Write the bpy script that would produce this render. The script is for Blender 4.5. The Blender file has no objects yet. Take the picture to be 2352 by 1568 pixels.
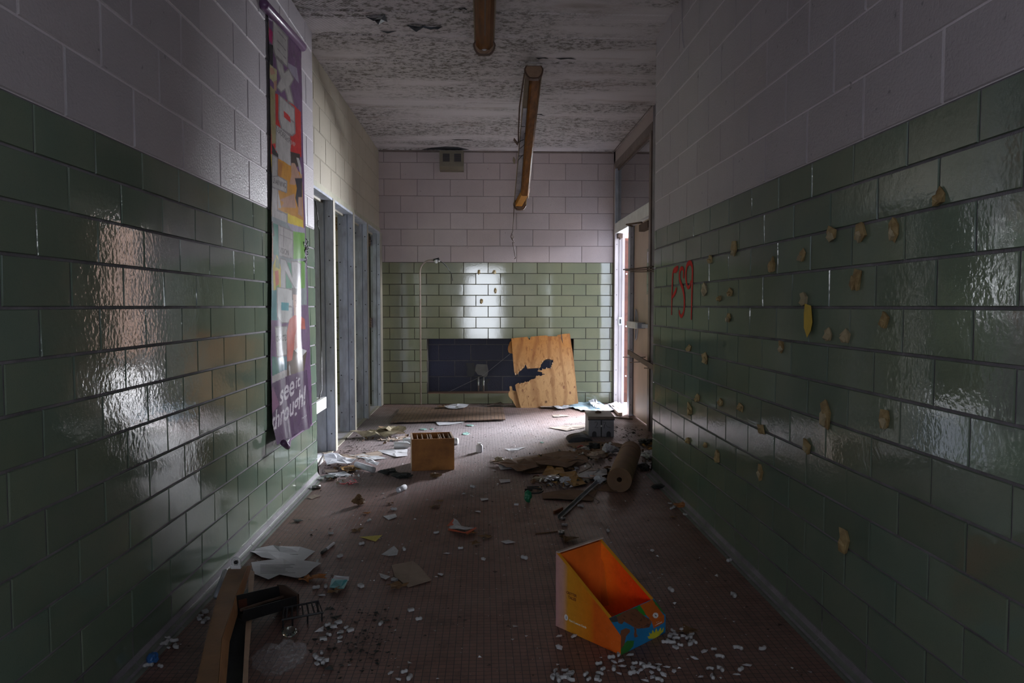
import bpy, bmesh, math, random
import numpy as np
from mathutils import Vector, Matrix, noise as mnoise
R = random.Random(7)
PI = math.pi
S = bpy.context.scene
COL = S.collection

# ------------------------------------------------------------------ camera
F_PX = 1667.0
EYE = Vector((0, 0, 1.225))
PITCH = math.atan((784 - 702) / F_PX)
YAW = math.atan((1176 - 1110) / F_PX)
cd = bpy.data.cameras.new('camera')
cd.sensor_width = 36.0
cd.lens = F_PX / 2352 * 36.0
cd.clip_start = 0.05
cam = bpy.data.objects.new('camera', cd)
cam.location = EYE
cam.rotation_euler = (PI / 2 - PITCH, 0, -YAW)
COL.objects.link(cam)
S.camera = cam
# ------------------------------------------------------------------ colour management
S.view_settings.view_transform = 'Standard'
S.view_settings.look = 'None'
S.view_settings.gamma = 1.0
S.view_settings.use_curve_mapping = False
S.view_settings.exposure = 0.0
# ------------------------------------------------------------------ world: overcast sky
W = bpy.data.worlds.new('sky'); S.world = W
W.use_nodes = True
bg = W.node_tree.nodes['Background']
bg.inputs[0].default_value = (0.72, 0.82, 1.0, 1)
bg.inputs[1].default_value = 3.2
XFILL = -1.40
# ------------------------------------------------------------------ large lights
def area(name, loc, target, sx, sy, power, col, spread=None):
    l = bpy.data.lights.new(name, 'AREA')
    l.shape = 'RECTANGLE'; l.size = sx; l.size_y = sy
    l.energy = power; l.color = col
    if spread: l.spread = spread
    o = bpy.data.objects.new(name, l)
    o.location = loc
    d = Vector(target) - Vector(loc)
    o.rotation_euler = d.to_track_quat('-Z', 'Y').to_euler()
    COL.objects.link(o)
    return o
# bright sky low over the yard outside the broken door
area('yard_daylight', (4.83, 11.74, 2.2), (1.7, 8.55, 0.8), 2.3, 3.2, 6200, (0.90, 0.93, 1.0))
# brighter strip of sky straight out from the door, grazing the back wall
area('yard_sky_gap', (5.6, 8.05, 2.75), (1.0, 8.9, 1.9), 0.7, 0.5, 300, (0.92, 0.94, 1.0))
# sun falling on the building across the yard (it comes over the roof from behind the camera)
sl = bpy.data.lights.new('sun', 'SUN'); sl.energy = 14; sl.angle = 0.01; sl.color = (1.0, 0.92, 0.82)
so = bpy.data.objects.new('sun', sl); so.rotation_euler = Vector((0.45, 0.50, -0.74)).to_track_quat('-Z', 'Y').to_euler(); COL.objects.link(so)
# daylight in the glazed door at the far end of the corridor behind the camera
area('end_door_daylight', (0.0, -8.3, 1.30), (0.0, 0, 1.30), 1.25, 2.3, 150, (0.86, 0.91, 1.0))
# fill lamps added beside and behind the camera to brighten the near walls
area('passage_fill_light', (XFILL, -0.72, 1.75), (1.2, -0.5, 1.5), 0.62, 1.3, 22, (0.90, 0.92, 1.0))
area('passage_fill_light', (-XFILL + 0.04, -0.72, 1.75), (-1.2, -0.3, 1.5), 0.62, 1.3, 17, (0.86, 0.95, 0.98))
# daylight through the window of the side room on the left
area('side_room_daylight', (-4.48, 7.3, 1.05), (-1.3, 7.2, 0.9), 1.6, 1.1, 17, (0.82, 1.0, 0.58))

# ------------------------------------------------------------------ helpers
_F = Vector((math.sin(YAW) * math.cos(PITCH), math.cos(YAW) * math.cos(PITCH), -math.sin(PITCH)))
_R = Vector((math.cos(YAW), -math.sin(YAW), 0))
_U = _R.cross(_F)
def ray(px, py):
    return _F * F_PX + _R * (px - 1176) - _U * (py - 784)
def fl(px, py, z=0.0):            # point of the horizontal plane z seen at a pixel of the photograph
    d = ray(px, py); t = (z - EYE.z) / d.z
    return EYE + d * t
def wx(px, py, X):                # point of the plane x = X
    d = ray(px, py); return EYE + d * (X / d.x)
def wy(px, py, Y):                # point of the plane y = Y
    d = ray(px, py); return EYE + d * (Y / d.y)
def proj(p):
    v = Vector(p) - EYE
    return 1176 + F_PX * v.dot(_R) / v.dot(_F), 784 - F_PX * v.dot(_U) / v.dot(_F)

def tag(o, label=None, cat=None, group=None, kind=None):
    if label: o['label'] = label
    if cat: o['category'] = cat
    if group: o['group'] = group
    if kind: o['kind'] = kind
    return o
def empty(name, loc=(0, 0, 0), rz=0.0):
    o = bpy.data.objects.new(name, None)
    o.location = loc; o.rotation_euler = (0, 0, rz); o.empty_display_size = 0.05
    COL.objects.link(o); return o
class MB:
    def __init__(s): s.v = []; s.f = []; s.c = None
    def quad(s, a, b, c, d):
        n = len(s.v); s.v += [tuple(a), tuple(b), tuple(c), tuple(d)]; s.f.append((n, n + 1, n + 2, n + 3))
    def box(s, lo, hi, M=None):
        x0, y0, z0 = lo; x1, y1, z1 = hi
        p = [Vector(q) for q in ((x0, y0, z0), (x1, y0, z0), (x1, y1, z0), (x0, y1, z0), (x0, y0, z1), (x1, y0, z1), (x1, y1, z1), (x0, y1, z1))]
        if M: p = [M @ q for q in p]
        n = len(s.v); s.v += [tuple(q) for q in p]
        for f in ((0, 3, 2, 1), (4, 5, 6, 7), (0, 1, 5, 4), (1, 2, 6, 5), (2, 3, 7, 6), (3, 0, 4, 7)):
            s.f.append(tuple(n + i for i in f))
        return s
    def tube(s, pts, r, seg=8, cap=True, rs=None):
        pts = [Vector(p) for p in pts]; n0 = len(s.v); m = len(pts)
        prev = None
        for i, p in enumerate(pts):
            t = (pts[min(i + 1, m - 1)] - pts[max(i - 1, 0)])
            t = t.normalized() if t.length > 1e-9 else Vector((0, 0, 1))
            if prev is None:
                a = t.orthogonal().normalized()
            else:
                a = (prev - t * prev.dot(t)); a = a.normalized() if a.length > 1e-6 else t.orthogonal().normalized()
            prev = a; b = t.cross(a)
            rr = rs[i] if rs else r
            for k in range(seg):
                w = 2 * PI * k / seg
                s.v.append(tuple(p + (a * math.cos(w) + b * math.sin(w)) * rr))
        for i in range(m - 1):
            for k in range(seg):
                k2 = (k + 1) % seg
                s.f.append((n0 + i * seg + k, n0 + i * seg + k2, n0 + (i + 1) * seg + k2, n0 + (i + 1) * seg + k))
        if cap:
            s.f.append(tuple(n0 + k for k in reversed(range(seg))))
            s.f.append(tuple(n0 + (m - 1) * seg + k for k in range(seg)))
        return s
    def prism(s, poly, ext):          # poly: list of 3D points, ext: vector
        n = len(poly); n0 = len(s.v); e = Vector(ext)
        s.v += [tuple(Vector(p)) for p in poly] + [tuple(Vector(p) + e) for p in poly]
        s.f.append(tuple(n0 + i for i in range(n))); s.f.append(tuple(n0 + n + i for i in reversed(range(n))))
        for i in range(n):
            j = (i + 1) % n
            s.f.append((n0 + i, n0 + n + i, n0 + n + j, n0 + j))
        return s
    def sweep(s, prof, frames, cap=True):   # prof: 2D list; frames: list of (origin, xaxis, yaxis)
        n0 = len(s.v); n = len(prof)
        for o, ax, ay in frames:
            for u, v in prof: s.v.append(tuple(Vector(o) + Vector(ax) * u + Vector(ay) * v))
        for i in range(len(frames) - 1):
            for k in range(n):
                k2 = (k + 1) % n
                s.f.append((n0 + i * n + k, n0 + i * n + k2, n0 + (i + 1) * n + k2, n0 + (i + 1) * n + k))
        if cap:
            s.f.append(tuple(n0 + k for k in reversed(range(n)))); s.f.append(tuple(n0 + (len(frames) - 1) * n + k for k in range(n)))
        return s
    def build(s, name, mat, parent=None, smooth=False, bevel=0, tri=False):
        me = bpy.data.meshes.new(name)
        me.from_pydata(s.v, [], s.f)
        if s.c is None and mat and mat.name.endswith('block_paint'): s.c = [(1, 1, 1, 1)] * len(s.v)
        if s.c is not None:
            a = me.color_attributes.new('Col', 'FLOAT_COLOR', 'POINT')
            a.data.foreach_set('color', np.asarray(s.c, dtype=np.float32).ravel())
        me.update()
        bm = bmesh.new(); bm.from_mesh(me)
        if tri: bmesh.ops.triangulate(bm, faces=bm.faces)
        if s.c is None: bmesh.ops.recalc_face_normals(bm, faces=bm.faces)
        bm.to_mesh(me); bm.free()
        if mat: me.materials.append(mat)
        if smooth:
            me.polygons.foreach_set('use_smooth', [True] * len(me.polygons))
        o = bpy.data.objects.new(name, me); COL.objects.link(o)
        if bevel:
            m = o.modifiers.new('bevel', 'BEVEL'); m.width = bevel; m.segments = 2; m.limit_method = 'ANGLE'
        if parent: o.parent = parent
        return o
def structure(o): o['kind'] = 'structure'; return o
def grid_sheet(P, n, m, thick=0.0):      # P(u,v)->Vector ; a sheet of n x m cells
    b = MB()
    for j in range(m + 1):
        for i in range(n + 1): b.v.append(tuple(P(i / n, j / m)))
    for j in range(m):
        for i in range(n):
            a = j * (n + 1) + i
            b.f.append((a, a + 1, a + n + 2, a + n + 1))
    return b
def copy_tree(o, parent=None):
    c = o.copy(); COL.objects.link(c); c.parent = parent
    for ch in list(o.children): copy_tree(ch, c)
    return c

# ------------------------------------------------------------------ materials
def new_mat(name):
    m = bpy.data.materials.new(name); m.use_nodes = True
    nt = m.node_tree; b = nt.nodes['Principled BSDF']
    return m, nt, b
def N(nt, t, **k):
    n = nt.nodes.new(t)
    for a, v in k.items():
        if a.startswith('i_'):
            key = a[2:]; key = int(key) if key.isdigit() else key.replace('_', ' ')
            n.inputs[key].default_value = v
        else: setattr(n, a, v)
    return n
def L(nt, a, b): nt.links.new(a, b)
def ramp(nt, fac, stops):
    r = nt.nodes.new('ShaderNodeValToRGB'); e = r.color_ramp.elements
    while len(e) < len(stops): e.new(0.5)
    for i, (p, c) in enumerate(stops):
        e[i].position = p; e[i].color = (c if len(c) == 4 else (*c, 1))
    L(nt, fac, r.inputs[0]); return r.outputs[0]
def mixc(nt, fac, a, b, mode='MIX'):
    n = nt.nodes.new('ShaderNodeMix'); n.data_type = 'RGBA'; n.blend_type = mode
    for inp, v in ((n.inputs['Factor'], fac), (n.inputs[6], a), (n.inputs[7], b)):
        if hasattr(v, 'is_output') or isinstance(v, bpy.types.NodeSocket): L(nt, v, inp)
        elif isinstance(v, (int, float)): inp.default_value = v
        else: inp.default_value = (*v, 1) if len(v) == 3 else v
    return n.outputs[2]
def plain(name, col, rough=0.6, metal=0.0, var=0.18, scale=9.0, bump=0.15, bscale=60.0, stretch=(1, 1, 1), spec=0.5, second=None, sheen=0):
    m, nt, b = new_mat(name)
    tc = N(nt, 'ShaderNodeTexCoord'); mp = N(nt, 'ShaderNodeMapping'); mp.inputs['Scale'].default_value = stretch
    L(nt, tc.outputs['Object'], mp.inputs[0])
    no = N(nt, 'ShaderNodeTexNoise', i_Scale=scale, i_Detail=6.0, i_Roughness=0.65); L(nt, mp.outputs[0], no.inputs['Vector'])
    dark = second or tuple(c * (1 - var) for c in col); lite = tuple(min(1, c * (1 + var)) for c in col)
    c = ramp(nt, no.outputs[0], [(0.32, dark), (0.68, lite)])
    L(nt, c, b.inputs['Base Color'])
    b.inputs['Roughness'].default_value = rough; b.inputs['Metallic'].default_value = metal
    b.inputs['Specular IOR Level'].default_value = spec
    if bump:
        n2 = N(nt, 'ShaderNodeTexNoise', i_Scale=bscale, i_Detail=4.0); L(nt, mp.outputs[0], n2.inputs['Vector'])
        bp = N(nt, 'ShaderNodeBump', i_Strength=bump, i_Distance=0.004); L(nt, n2.outputs[0], bp.inputs['Height'])
        L(nt, bp.outputs[0], b.inputs['Normal'])
    return m
def attr_mat(name, rough=0.5, bump=0.1, bscale=40.0, grime=0.25, coat=0.0):
    m, nt, b = new_mat(name)
    at = N(nt, 'ShaderNodeAttribute', attribute_name='Col')
    tc = N(nt, 'ShaderNodeTexCoord')
    no = N(nt, 'ShaderNodeTexNoise', i_Scale=14.0, i_Detail=7.0, i_Roughness=0.7); L(nt, tc.outputs['Object'], no.inputs['Vector'])
    g = ramp(nt, no.outputs[0], [(0.3, (1 - grime,) * 3), (0.6, (1, 1, 1))])
    L(nt, mixc(nt, 1.0, at.outputs['Color'], g, 'MULTIPLY'), b.inputs['Base Color'])
    b.inputs['Roughness'].default_value = rough; b.inputs['Coat Weight'].default_value = coat; b.inputs['Coat Roughness'].default_value = 0.12
    n2 = N(nt, 'ShaderNodeTexNoise', i_Scale=bscale, i_Detail=4.0); L(nt, tc.outputs['Object'], n2.inputs['Vector'])
    bp = N(nt, 'ShaderNodeBump', i_Strength=bump, i_Distance=0.004); L(nt, n2.outputs[0], bp.inputs['Height'])
    L(nt, bp.outputs[0], b.inputs['Normal'])
    return m
def glazed_tile(name='green_glazed_tile', k1=0.16, k2=0.10, ca=(0.140, 0.196, 0.150), cb_=(0.182, 0.222, 0.162)):
    m, nt, b = new_mat(name)
    at = N(nt, 'ShaderNodeAttribute', attribute_name='Col')
    tc = N(nt, 'ShaderNodeTexCoord')
    no = N(nt, 'ShaderNodeTexNoise', i_Scale=3.0, i_Detail=5.0, i_Roughness=0.6); L(nt, tc.outputs['Object'], no.inputs['Vector'])
    c0 = mixc(nt, ramp(nt, no.outputs[0], [(0.3, (0, 0, 0)), (0.7, (1, 1, 1))]), ca, cb_)
    c1 = mixc(nt, 1.0, c0, at.outputs['Color'], 'MULTIPLY')
    sp = N(nt, 'ShaderNodeTexNoise', i_Scale=420.0, i_Detail=2.0); L(nt, tc.outputs['Object'], sp.inputs['Vector'])
    c2 = mixc(nt, ramp(nt, sp.outputs[0], [(0.60, (0, 0, 0)), (0.72, (0.5, 0.5, 0.5))]), c1, (0.09, 0.12, 0.08))
    L(nt, c2, b.inputs['Base Color'])
    r = ramp(nt, no.outputs[0], [(0.25, (0.045,) * 3), (0.75, (0.085,) * 3)])
    L(nt, r, b.inputs['Roughness'])
    w1 = N(nt, 'ShaderNodeTexNoise', i_Scale=55.0, i_Detail=2.0); L(nt, tc.outputs['Object'], w1.inputs['Vector'])
    w2 = N(nt, 'ShaderNodeTexNoise', i_Scale=9.0, i_Detail=1.0); L(nt, tc.outputs['Object'], w2.inputs['Vector'])
    b1 = N(nt, 'ShaderNodeBump', i_Strength=k1, i_Distance=0.003); L(nt, w1.outputs[0], b1.inputs['Height'])
    b2 = N(nt, 'ShaderNodeBump', i_Strength=k2, i_Distance=0.008); L(nt, w2.outputs[0], b2.inputs['Height']); L(nt, b1.outputs[0], b2.inputs['Normal'])
    L(nt, b2.outputs[0], b.inputs['Normal'])
    return m
def block_paint(name, col, rough=0.42):
    m, nt, b = new_mat(name)
    at = N(nt, 'ShaderNodeAttribute', attribute_name='Col')
    tc = N(nt, 'ShaderNodeTexCoord')
    no = N(nt, 'ShaderNodeTexNoise', i_Scale=1.6, i_Detail=8.0, i_Roughness=0.65); L(nt, tc.outputs['Object'], no.inputs['Vector'])
    c0 = ramp(nt, no.outputs[0], [(0.28, tuple(c * 0.86 for c in col)), (0.7, col)])
    c1 = mixc(nt, 1.0, c0, at.outputs['Color'], 'MULTIPLY')
    pit = N(nt, 'ShaderNodeTexNoise', i_Scale=28.0, i_Detail=3.0); L(nt, tc.outputs['Object'], pit.inputs['Vector'])
    c2 = mixc(nt, ramp(nt, pit.outputs[0], [(0.25, (0.7, 0.7, 0.7)), (0.30, (0, 0, 0))]), c1, tuple(c * 0.35 for c in col))
    L(nt, c2, b.inputs['Base Color'])
    b.inputs['Roughness'].default_value = rough
    w1 = N(nt, 'ShaderNodeTexNoise', i_Scale=85.0, i_Detail=4.0, i_Roughness=0.6); L(nt, tc.outputs['Object'], w1.inputs['Vector'])
    vo = N(nt, 'ShaderNodeTexVoronoi', i_Scale=120.0); L(nt, tc.outputs['Object'], vo.inputs['Vector'])
    b1 = N(nt, 'ShaderNodeBump', i_Strength=0.70, i_Distance=0.004); L(nt, w1.outputs[0], b1.inputs['Height'])
    b2 = N(nt, 'ShaderNodeBump', i_Strength=0.22, i_Distance=0.003); L(nt, vo.outputs[0], b2.inputs['Height']); L(nt, b1.outputs[0], b2.inputs['Normal'])
    L(nt, b2.outputs[0], b.inputs['Normal'])
    return m
def floor_mat(name, tile, grout, dust=0.5, cell=0.0256, crush_lit=False, mort=0.0016):
    m, nt, b = new_mat(name)
    tc = N(nt, 'ShaderNodeTexCoord')
    br = N(nt, 'ShaderNodeTexBrick', offset=0.0, squash=1.0)
    br.inputs['Scale'].default_value = 1.0; br.inputs['Brick Width'].default_value = cell; br.inputs['Row Height'].default_value = cell
    br.inputs['Mortar Size'].default_value = mort; br.inputs['Mortar Smooth'].default_value = 0.25
    br.inputs['Color1'].default_value = (*tile, 1); br.inputs['Color2'].default_value = (*(c * 0.78 for c in tile), 1)
    br.inputs['Mortar'].default_value = (*grout, 1)
    L(nt, tc.outputs['Object'], br.inputs['Vector'])
    no = N(nt, 'ShaderNodeTexNoise', i_Scale=1.3, i_Detail=9.0, i_Roughness=0.7); L(nt, tc.outputs['Object'], no.inputs['Vector'])
    c1 = mixc(nt, ramp(nt, no.outputs[0], [(0.45, (0, 0, 0)), (0.80, (0.45 * dust,) * 3)]), br.outputs[0], (0.26, 0.235, 0.22))
    if crush_lit:   # crushed glass round the broken openings, also painting the lit floor patch brighter
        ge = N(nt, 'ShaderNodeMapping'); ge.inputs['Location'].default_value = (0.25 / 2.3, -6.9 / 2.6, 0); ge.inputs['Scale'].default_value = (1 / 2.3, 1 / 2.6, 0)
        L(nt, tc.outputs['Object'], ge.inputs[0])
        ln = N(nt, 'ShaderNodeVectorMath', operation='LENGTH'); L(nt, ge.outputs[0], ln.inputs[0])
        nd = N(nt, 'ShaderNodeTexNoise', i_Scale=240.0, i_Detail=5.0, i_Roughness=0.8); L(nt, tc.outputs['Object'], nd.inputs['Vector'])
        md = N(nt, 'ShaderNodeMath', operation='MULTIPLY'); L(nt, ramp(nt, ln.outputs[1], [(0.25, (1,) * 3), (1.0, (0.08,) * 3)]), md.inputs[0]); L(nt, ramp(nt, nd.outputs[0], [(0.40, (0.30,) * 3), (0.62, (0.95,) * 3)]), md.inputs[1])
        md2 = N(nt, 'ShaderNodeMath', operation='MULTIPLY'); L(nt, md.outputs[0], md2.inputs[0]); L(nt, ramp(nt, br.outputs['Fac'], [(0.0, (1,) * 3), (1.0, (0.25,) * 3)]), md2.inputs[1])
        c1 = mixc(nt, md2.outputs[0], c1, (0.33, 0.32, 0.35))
    n3 = N(nt, 'ShaderNodeTexNoise', i_Scale=4.2, i_Detail=9.0, i_Roughness=0.75); L(nt, tc.outputs['Object'], n3.inputs['Vector'])
    c2 = mixc(nt, ramp(nt, n3.outputs[0], [(0.34, (0.5,) * 3), (0.46, (0, 0, 0))]), c1, (0.035, 0.026, 0.022))
    L(nt, c2, b.inputs['Base Color'])
    rr = ramp(nt, n3.outputs[0], [(0.4, (0.55,) * 3), (0.65, (0.36,) * 3)]); L(nt, rr, b.inputs['Roughness'])
    inv = N(nt, 'ShaderNodeMath', operation='SUBTRACT'); inv.inputs[0].default_value = 1.0; L(nt, br.outputs['Fac'], inv.inputs[1])
    b1 = N(nt, 'ShaderNodeBump', i_Strength=0.5, i_Distance=0.0015); L(nt, inv.outputs[0], b1.inputs['Height'])
    n4 = N(nt, 'ShaderNodeTexNoise', i_Scale=160.0, i_Detail=3.0); L(nt, tc.outputs['Object'], n4.inputs['Vector'])
    b2 = N(nt, 'ShaderNodeBump', i_Strength=0.25, i_Distance=0.002); L(nt, n4.outputs[0], b2.inputs['Height']); L(nt, b1.outputs[0], b2.inputs['Normal'])
    L(nt, b2.outputs[0], b.inputs['Normal'])
    return m
def ceiling_mat():
    m, nt, b = new_mat('stained_white_ceiling')
    tc = N(nt, 'ShaderNodeTexCoord')
    mp = N(nt, 'ShaderNodeMapping'); mp.inputs['Scale'].default_value = (0.55, 2.6, 1); L(nt, tc.outputs['Object'], mp.inputs[0])
    big = N(nt, 'ShaderNodeTexNoise', i_Scale=1.15, i_Detail=4.0); L(nt, mp.outputs[0], big.inputs['Vector'])
    mp2 = N(nt, 'ShaderNodeMapping'); mp2.inputs['Scale'].default_value = (1.0, 1.45, 1); L(nt, tc.outputs['Object'], mp2.inputs[0])
    sp = N(nt, 'ShaderNodeTexNoise', i_Scale=19.0, i_Detail=10.0, i_Roughness=0.82); L(nt, mp2.outputs[0], sp.inputs['Vector'])
    mul = N(nt, 'ShaderNodeMath', operation='MULTIPLY'); L(nt, ramp(nt, big.outputs[0], [(0.40, (0.0,) * 3), (0.55, (1,) * 3)]), mul.inputs[0])
    L(nt, ramp(nt, sp.outputs[0], [(0.50, (0, 0, 0)), (0.545, (0.88,) * 3)]), mul.inputs[1])
    c0 = mixc(nt, ramp(nt, big.outputs[0], [(0.3, (0, 0, 0)), (0.7, (1, 1, 1))]), (0.58, 0.54, 0.55), (0.43, 0.40, 0.40))
    c1 = mixc(nt, mul.outputs[0], c0, (0.10, 0.088, 0.070))
    # a few rusty soak marks
    n5 = N(nt, 'ShaderNodeTexNoise', i_Scale=2.1, i_Detail=6.0); L(nt, mp.outputs[0], n5.inputs['Vector'])
    c2 = mixc(nt, ramp(nt, n5.outputs[0], [(0.60, (0, 0, 0)), (0.72, (0.45,) * 3)]), c1, (0.26, 0.19, 0.15))
    L(nt, c2, b.inputs['Base Color']); b.inputs['Roughness'].default_value = 0.75
    wv = N(nt, 'ShaderNodeTexWave', i_Scale=26.0, i_Distortion=1.2, i_Detail=2.0); wv.bands_direction = 'DIAGONAL'
    L(nt, tc.outputs['Object'], wv.inputs['Vector'])
    b1 = N(nt, 'ShaderNodeBump', i_Strength=0.35, i_Distance=0.004); L(nt, wv.outputs[1], b1.inputs['Height'])
    b2 = N(nt, 'ShaderNodeBump', i_Strength=0.4, i_Distance=0.004); L(nt, sp.outputs[0], b2.inputs['Height']); L(nt, b1.outputs[0], b2.inputs['Normal'])
    L(nt, b2.outputs[0], b.inputs['Normal'])
    return m
def wood_mat(name, c_lite, c_dark, rough=0.6, axis=2, scale=9.0, stain=None, stretch=9.0, knots=True):
    m, nt, b = new_mat(name)
    tc = N(nt, 'ShaderNodeTexCoord'); mp = N(nt, 'ShaderNodeMapping')
    sc = [stretch, stretch, stretch]; sc[axis] = 0.5; mp.inputs['Scale'].default_value = sc
    L(nt, tc.outputs['Object'], mp.inputs[0])
    n1 = N(nt, 'ShaderNodeTexNoise', i_Scale=scale / 3, i_Detail=8.0, i_Roughness=0.62, i_Distortion=0.8); L(nt, mp.outputs[0], n1.inputs['Vector'])
    c = ramp(nt, n1.outputs[0], [(0.3, c_dark), (0.5, c_lite), (0.62, tuple(0.75 * a + 0.25 * d for a, d in zip(c_lite, c_dark))), (0.75, c_lite)])
    wvn = N(nt, 'ShaderNodeTexWave', i_Scale=2.0, i_Distortion=9.0, i_Detail=3.0); wvn.inputs['Detail Scale'].default_value = 0.8; wvn.bands_direction = 'X'
    mq = N(nt, 'ShaderNodeMapping'); s3 = [1.0, 1.0, 1.0]; s3[axis] = 0.22; mq.inputs['Scale'].default_value = s3; L(nt, tc.outputs['Object'], mq.inputs[0]); L(nt, mq.outputs[0], wvn.inputs['Vector'])
    c = mixc(nt, ramp(nt, wvn.outputs[1], [(0.0, (0.55,) * 3), (0.35, (0.0,) * 3)]), c, c_dark)
    if knots:
        vo = N(nt, 'ShaderNodeTexVoronoi', i_Scale=4.3); L(nt, tc.outputs['Object'], vo.inputs['Vector'])
        c = mixc(nt, ramp(nt, vo.outputs[0], [(0.05, (0.9,) * 3), (0.10, (0, 0, 0))]), c, tuple(x * 0.35 for x in c_dark))
    if stain:
        sx = N(nt, 'ShaderNodeSeparateXYZ'); L(nt, tc.outputs['Object'], sx.inputs[0])
        n2 = N(nt, 'ShaderNodeTexNoise', i_Scale=3.0, i_Detail=4.0); L(nt, tc.outputs['Object'], n2.inputs['Vector'])
        ad = N(nt, 'ShaderNodeMath', operation='ADD'); L(nt, sx.outputs[2], ad.inputs[0])
        mu = N(nt, 'ShaderNodeMath', operation='MULTIPLY'); mu.inputs[1].default_value = 0.5; L(nt, n2.outputs[0], mu.inputs[0]); L(nt, mu.outputs[0], ad.inputs[1])
        c = mixc(nt, ramp(nt, ad.outputs[0], [(stain[0], (0, 0, 0)), (stain[1], (1, 1, 1))]), c, stain[2], 'MULTIPLY')
    L(nt, c, b.inputs['Base Color']); b.inputs['Roughness'].default_value = rough
    b1 = N(nt, 'ShaderNodeBump', i_Strength=0.3, i_Distance=0.003); L(nt, n1.outputs[0], b1.inputs['Height']); L(nt, b1.outputs[0], b.inputs['Normal'])
    return m
def glass_mat(name, col=(0.8, 0.95, 0.92), rough=0.03):
    m, nt, b = new_mat(name)
    b.inputs['Base Color'].default_value = (*col, 1); b.inputs['Roughness'].default_value = rough
    b.inputs['Transmission Weight'].default_value = 1.0; b.inputs['IOR'].default_value = 1.45
    return m
M = {}
M['tile'] = glazed_tile()
M['tile_flat'] = glazed_tile('green_glazed_tile_smooth', 0.030, 0.020, (0.188, 0.198, 0.128), (0.230, 0.228, 0.145))
M['grout_dark'] = plain('dark_mortar', (0.055, 0.048, 0.042), 0.8, var=0.3, bump=0)
M['cove'] = plain('dulled_cove_tile', (0.13, 0.145, 0.125), 0.55, spec=0.3, var=0.2, bump=0.1)
M['grout'] = plain('grey_mortar', (0.20, 0.185, 0.205), 0.8, var=0.35, scale=5, bump=0.4, bscale=200)
M['block'] = block_paint('lavender_grey_block_paint', (0.47, 0.43, 0.46), 0.34)
M['block_pink'] = block_paint('bounce_tinted_pink_block_paint', (0.45, 0.37, 0.36))  # block paint with the back wall's warm bounced light put into its tint
M['block_cream'] = block_paint('bounce_tinted_cream_block_paint', (0.39, 0.345, 0.265))  # block paint warmed in colour to carry the bounced light
M['block_blue'] = block_paint('navy_block_paint', (0.028, 0.031, 0.060), 0.6)
M['floor'] = floor_mat('red_brown_mosaic_floor', (0.205, 0.098, 0.072), (0.034, 0.024, 0.021), crush_lit=True)
M['sheet'] = floor_mat('brown_sheet_flooring', (0.24, 0.15, 0.10), (0.07, 0.045, 0.035), dust=0.25, cell=0.0405, mort=0.004)
M['ceiling'] = ceiling_mat()
M['side_floor'] = plain('grey_lavender_side_floor', (0.34, 0.32, 0.34), 0.5, bump=0.2)
M['steel_blue'] = plain('blue_grey_painted_steel', (0.38, 0.42, 0.50), 0.42, var=0.22, scale=5, bump=0.06, stretch=(2, 2, 0.7), second=(0.26, 0.27, 0.31))
M['cream_paint'] = plain('cream_painted_edge', (0.30, 0.275, 0.22), 0.5, var=0.1)
M['white_paint'] = plain('white_painted_wood', (0.72, 0.72, 0.72), 0.5, var=0.1)
M['door_peach'] = plain('peach_painted_door', (0.50, 0.37, 0.30), 0.48, var=0.12, scale=3, stretch=(1, 1, 0.5))
M['rust'] = plain('rusty_brown_paint', (0.10, 0.030, 0.016), 0.6, var=0.35, scale=18)
M['rust_dark'] = plain('dark_rusted_steel', (0.085, 0.05, 0.035), 0.7, var=0.4, scale=20)
M['bronze'] = plain('dull_bronze_frame', (0.16, 0.12, 0.105), 0.45, var=0.25)
M['black'] = plain('dull_black', (0.014, 0.014, 0.016), 0.5, var=0.3)
M['metal'] = plain('tarnished_metal', (0.45, 0.44, 0.43), 0.35, metal=0.9, var=0.25)
M['concrete'] = plain('pale_concrete', (0.15, 0.145, 0.14), 0.8, var=0.15, scale=4)  # one even concrete tone for the outdoor slabs
M['kraft'] = plain('brown_kraft_paper', (0.165, 0.090, 0.040), 0.7, var=0.18, bump=0.1)
M['card'] = plain('brown_cardboard', (0.145, 0.080, 0.042), 0.8, var=0.22, bump=0.1)
M['card_pale'] = plain('pale_dusty_cardboard', (0.30, 0.23, 0.18), 0.8, var=0.16, bump=0.1)
M['paper'] = plain('white_paper', (0.50, 0.50, 0.53), 0.75, var=0.08, bump=0.1, bscale=20)
M['foam'] = plain('white_foam', (0.40, 0.395, 0.40), 0.9, var=0.12, bump=0.3, bscale=150)
M['glass'] = glass_mat('broken_glass')
M['yellow'] = plain('yellow_tape', (0.62, 0.42, 0.02), 0.5, var=0.15)
M['tape'] = plain('aged_masking_tape', (0.38, 0.285, 0.135), 0.6, var=0.28, scale=25, bump=0.3, bscale=90, second=(0.21, 0.135, 0.05))
M['tape_pale'] = plain('pale_masking_tape', (0.40, 0.33, 0.20), 0.6, var=0.25, bump=0.2)
# ------------------------------------------------------------------ room shell
XL, XR, YE = -1.185, 1.2255, 5.19        # near corridor walls and where they end
XLF, XRF, YB = -1.274, 1.626, 9.035      # far part: left door wall, right door wall, back wall
ZC, ZT = 3.125, 1.761                    # ceiling, top of the tiling
TW, TH, BW, BH = 0.3048, 0.13547, 0.4064, 0.2032

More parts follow.
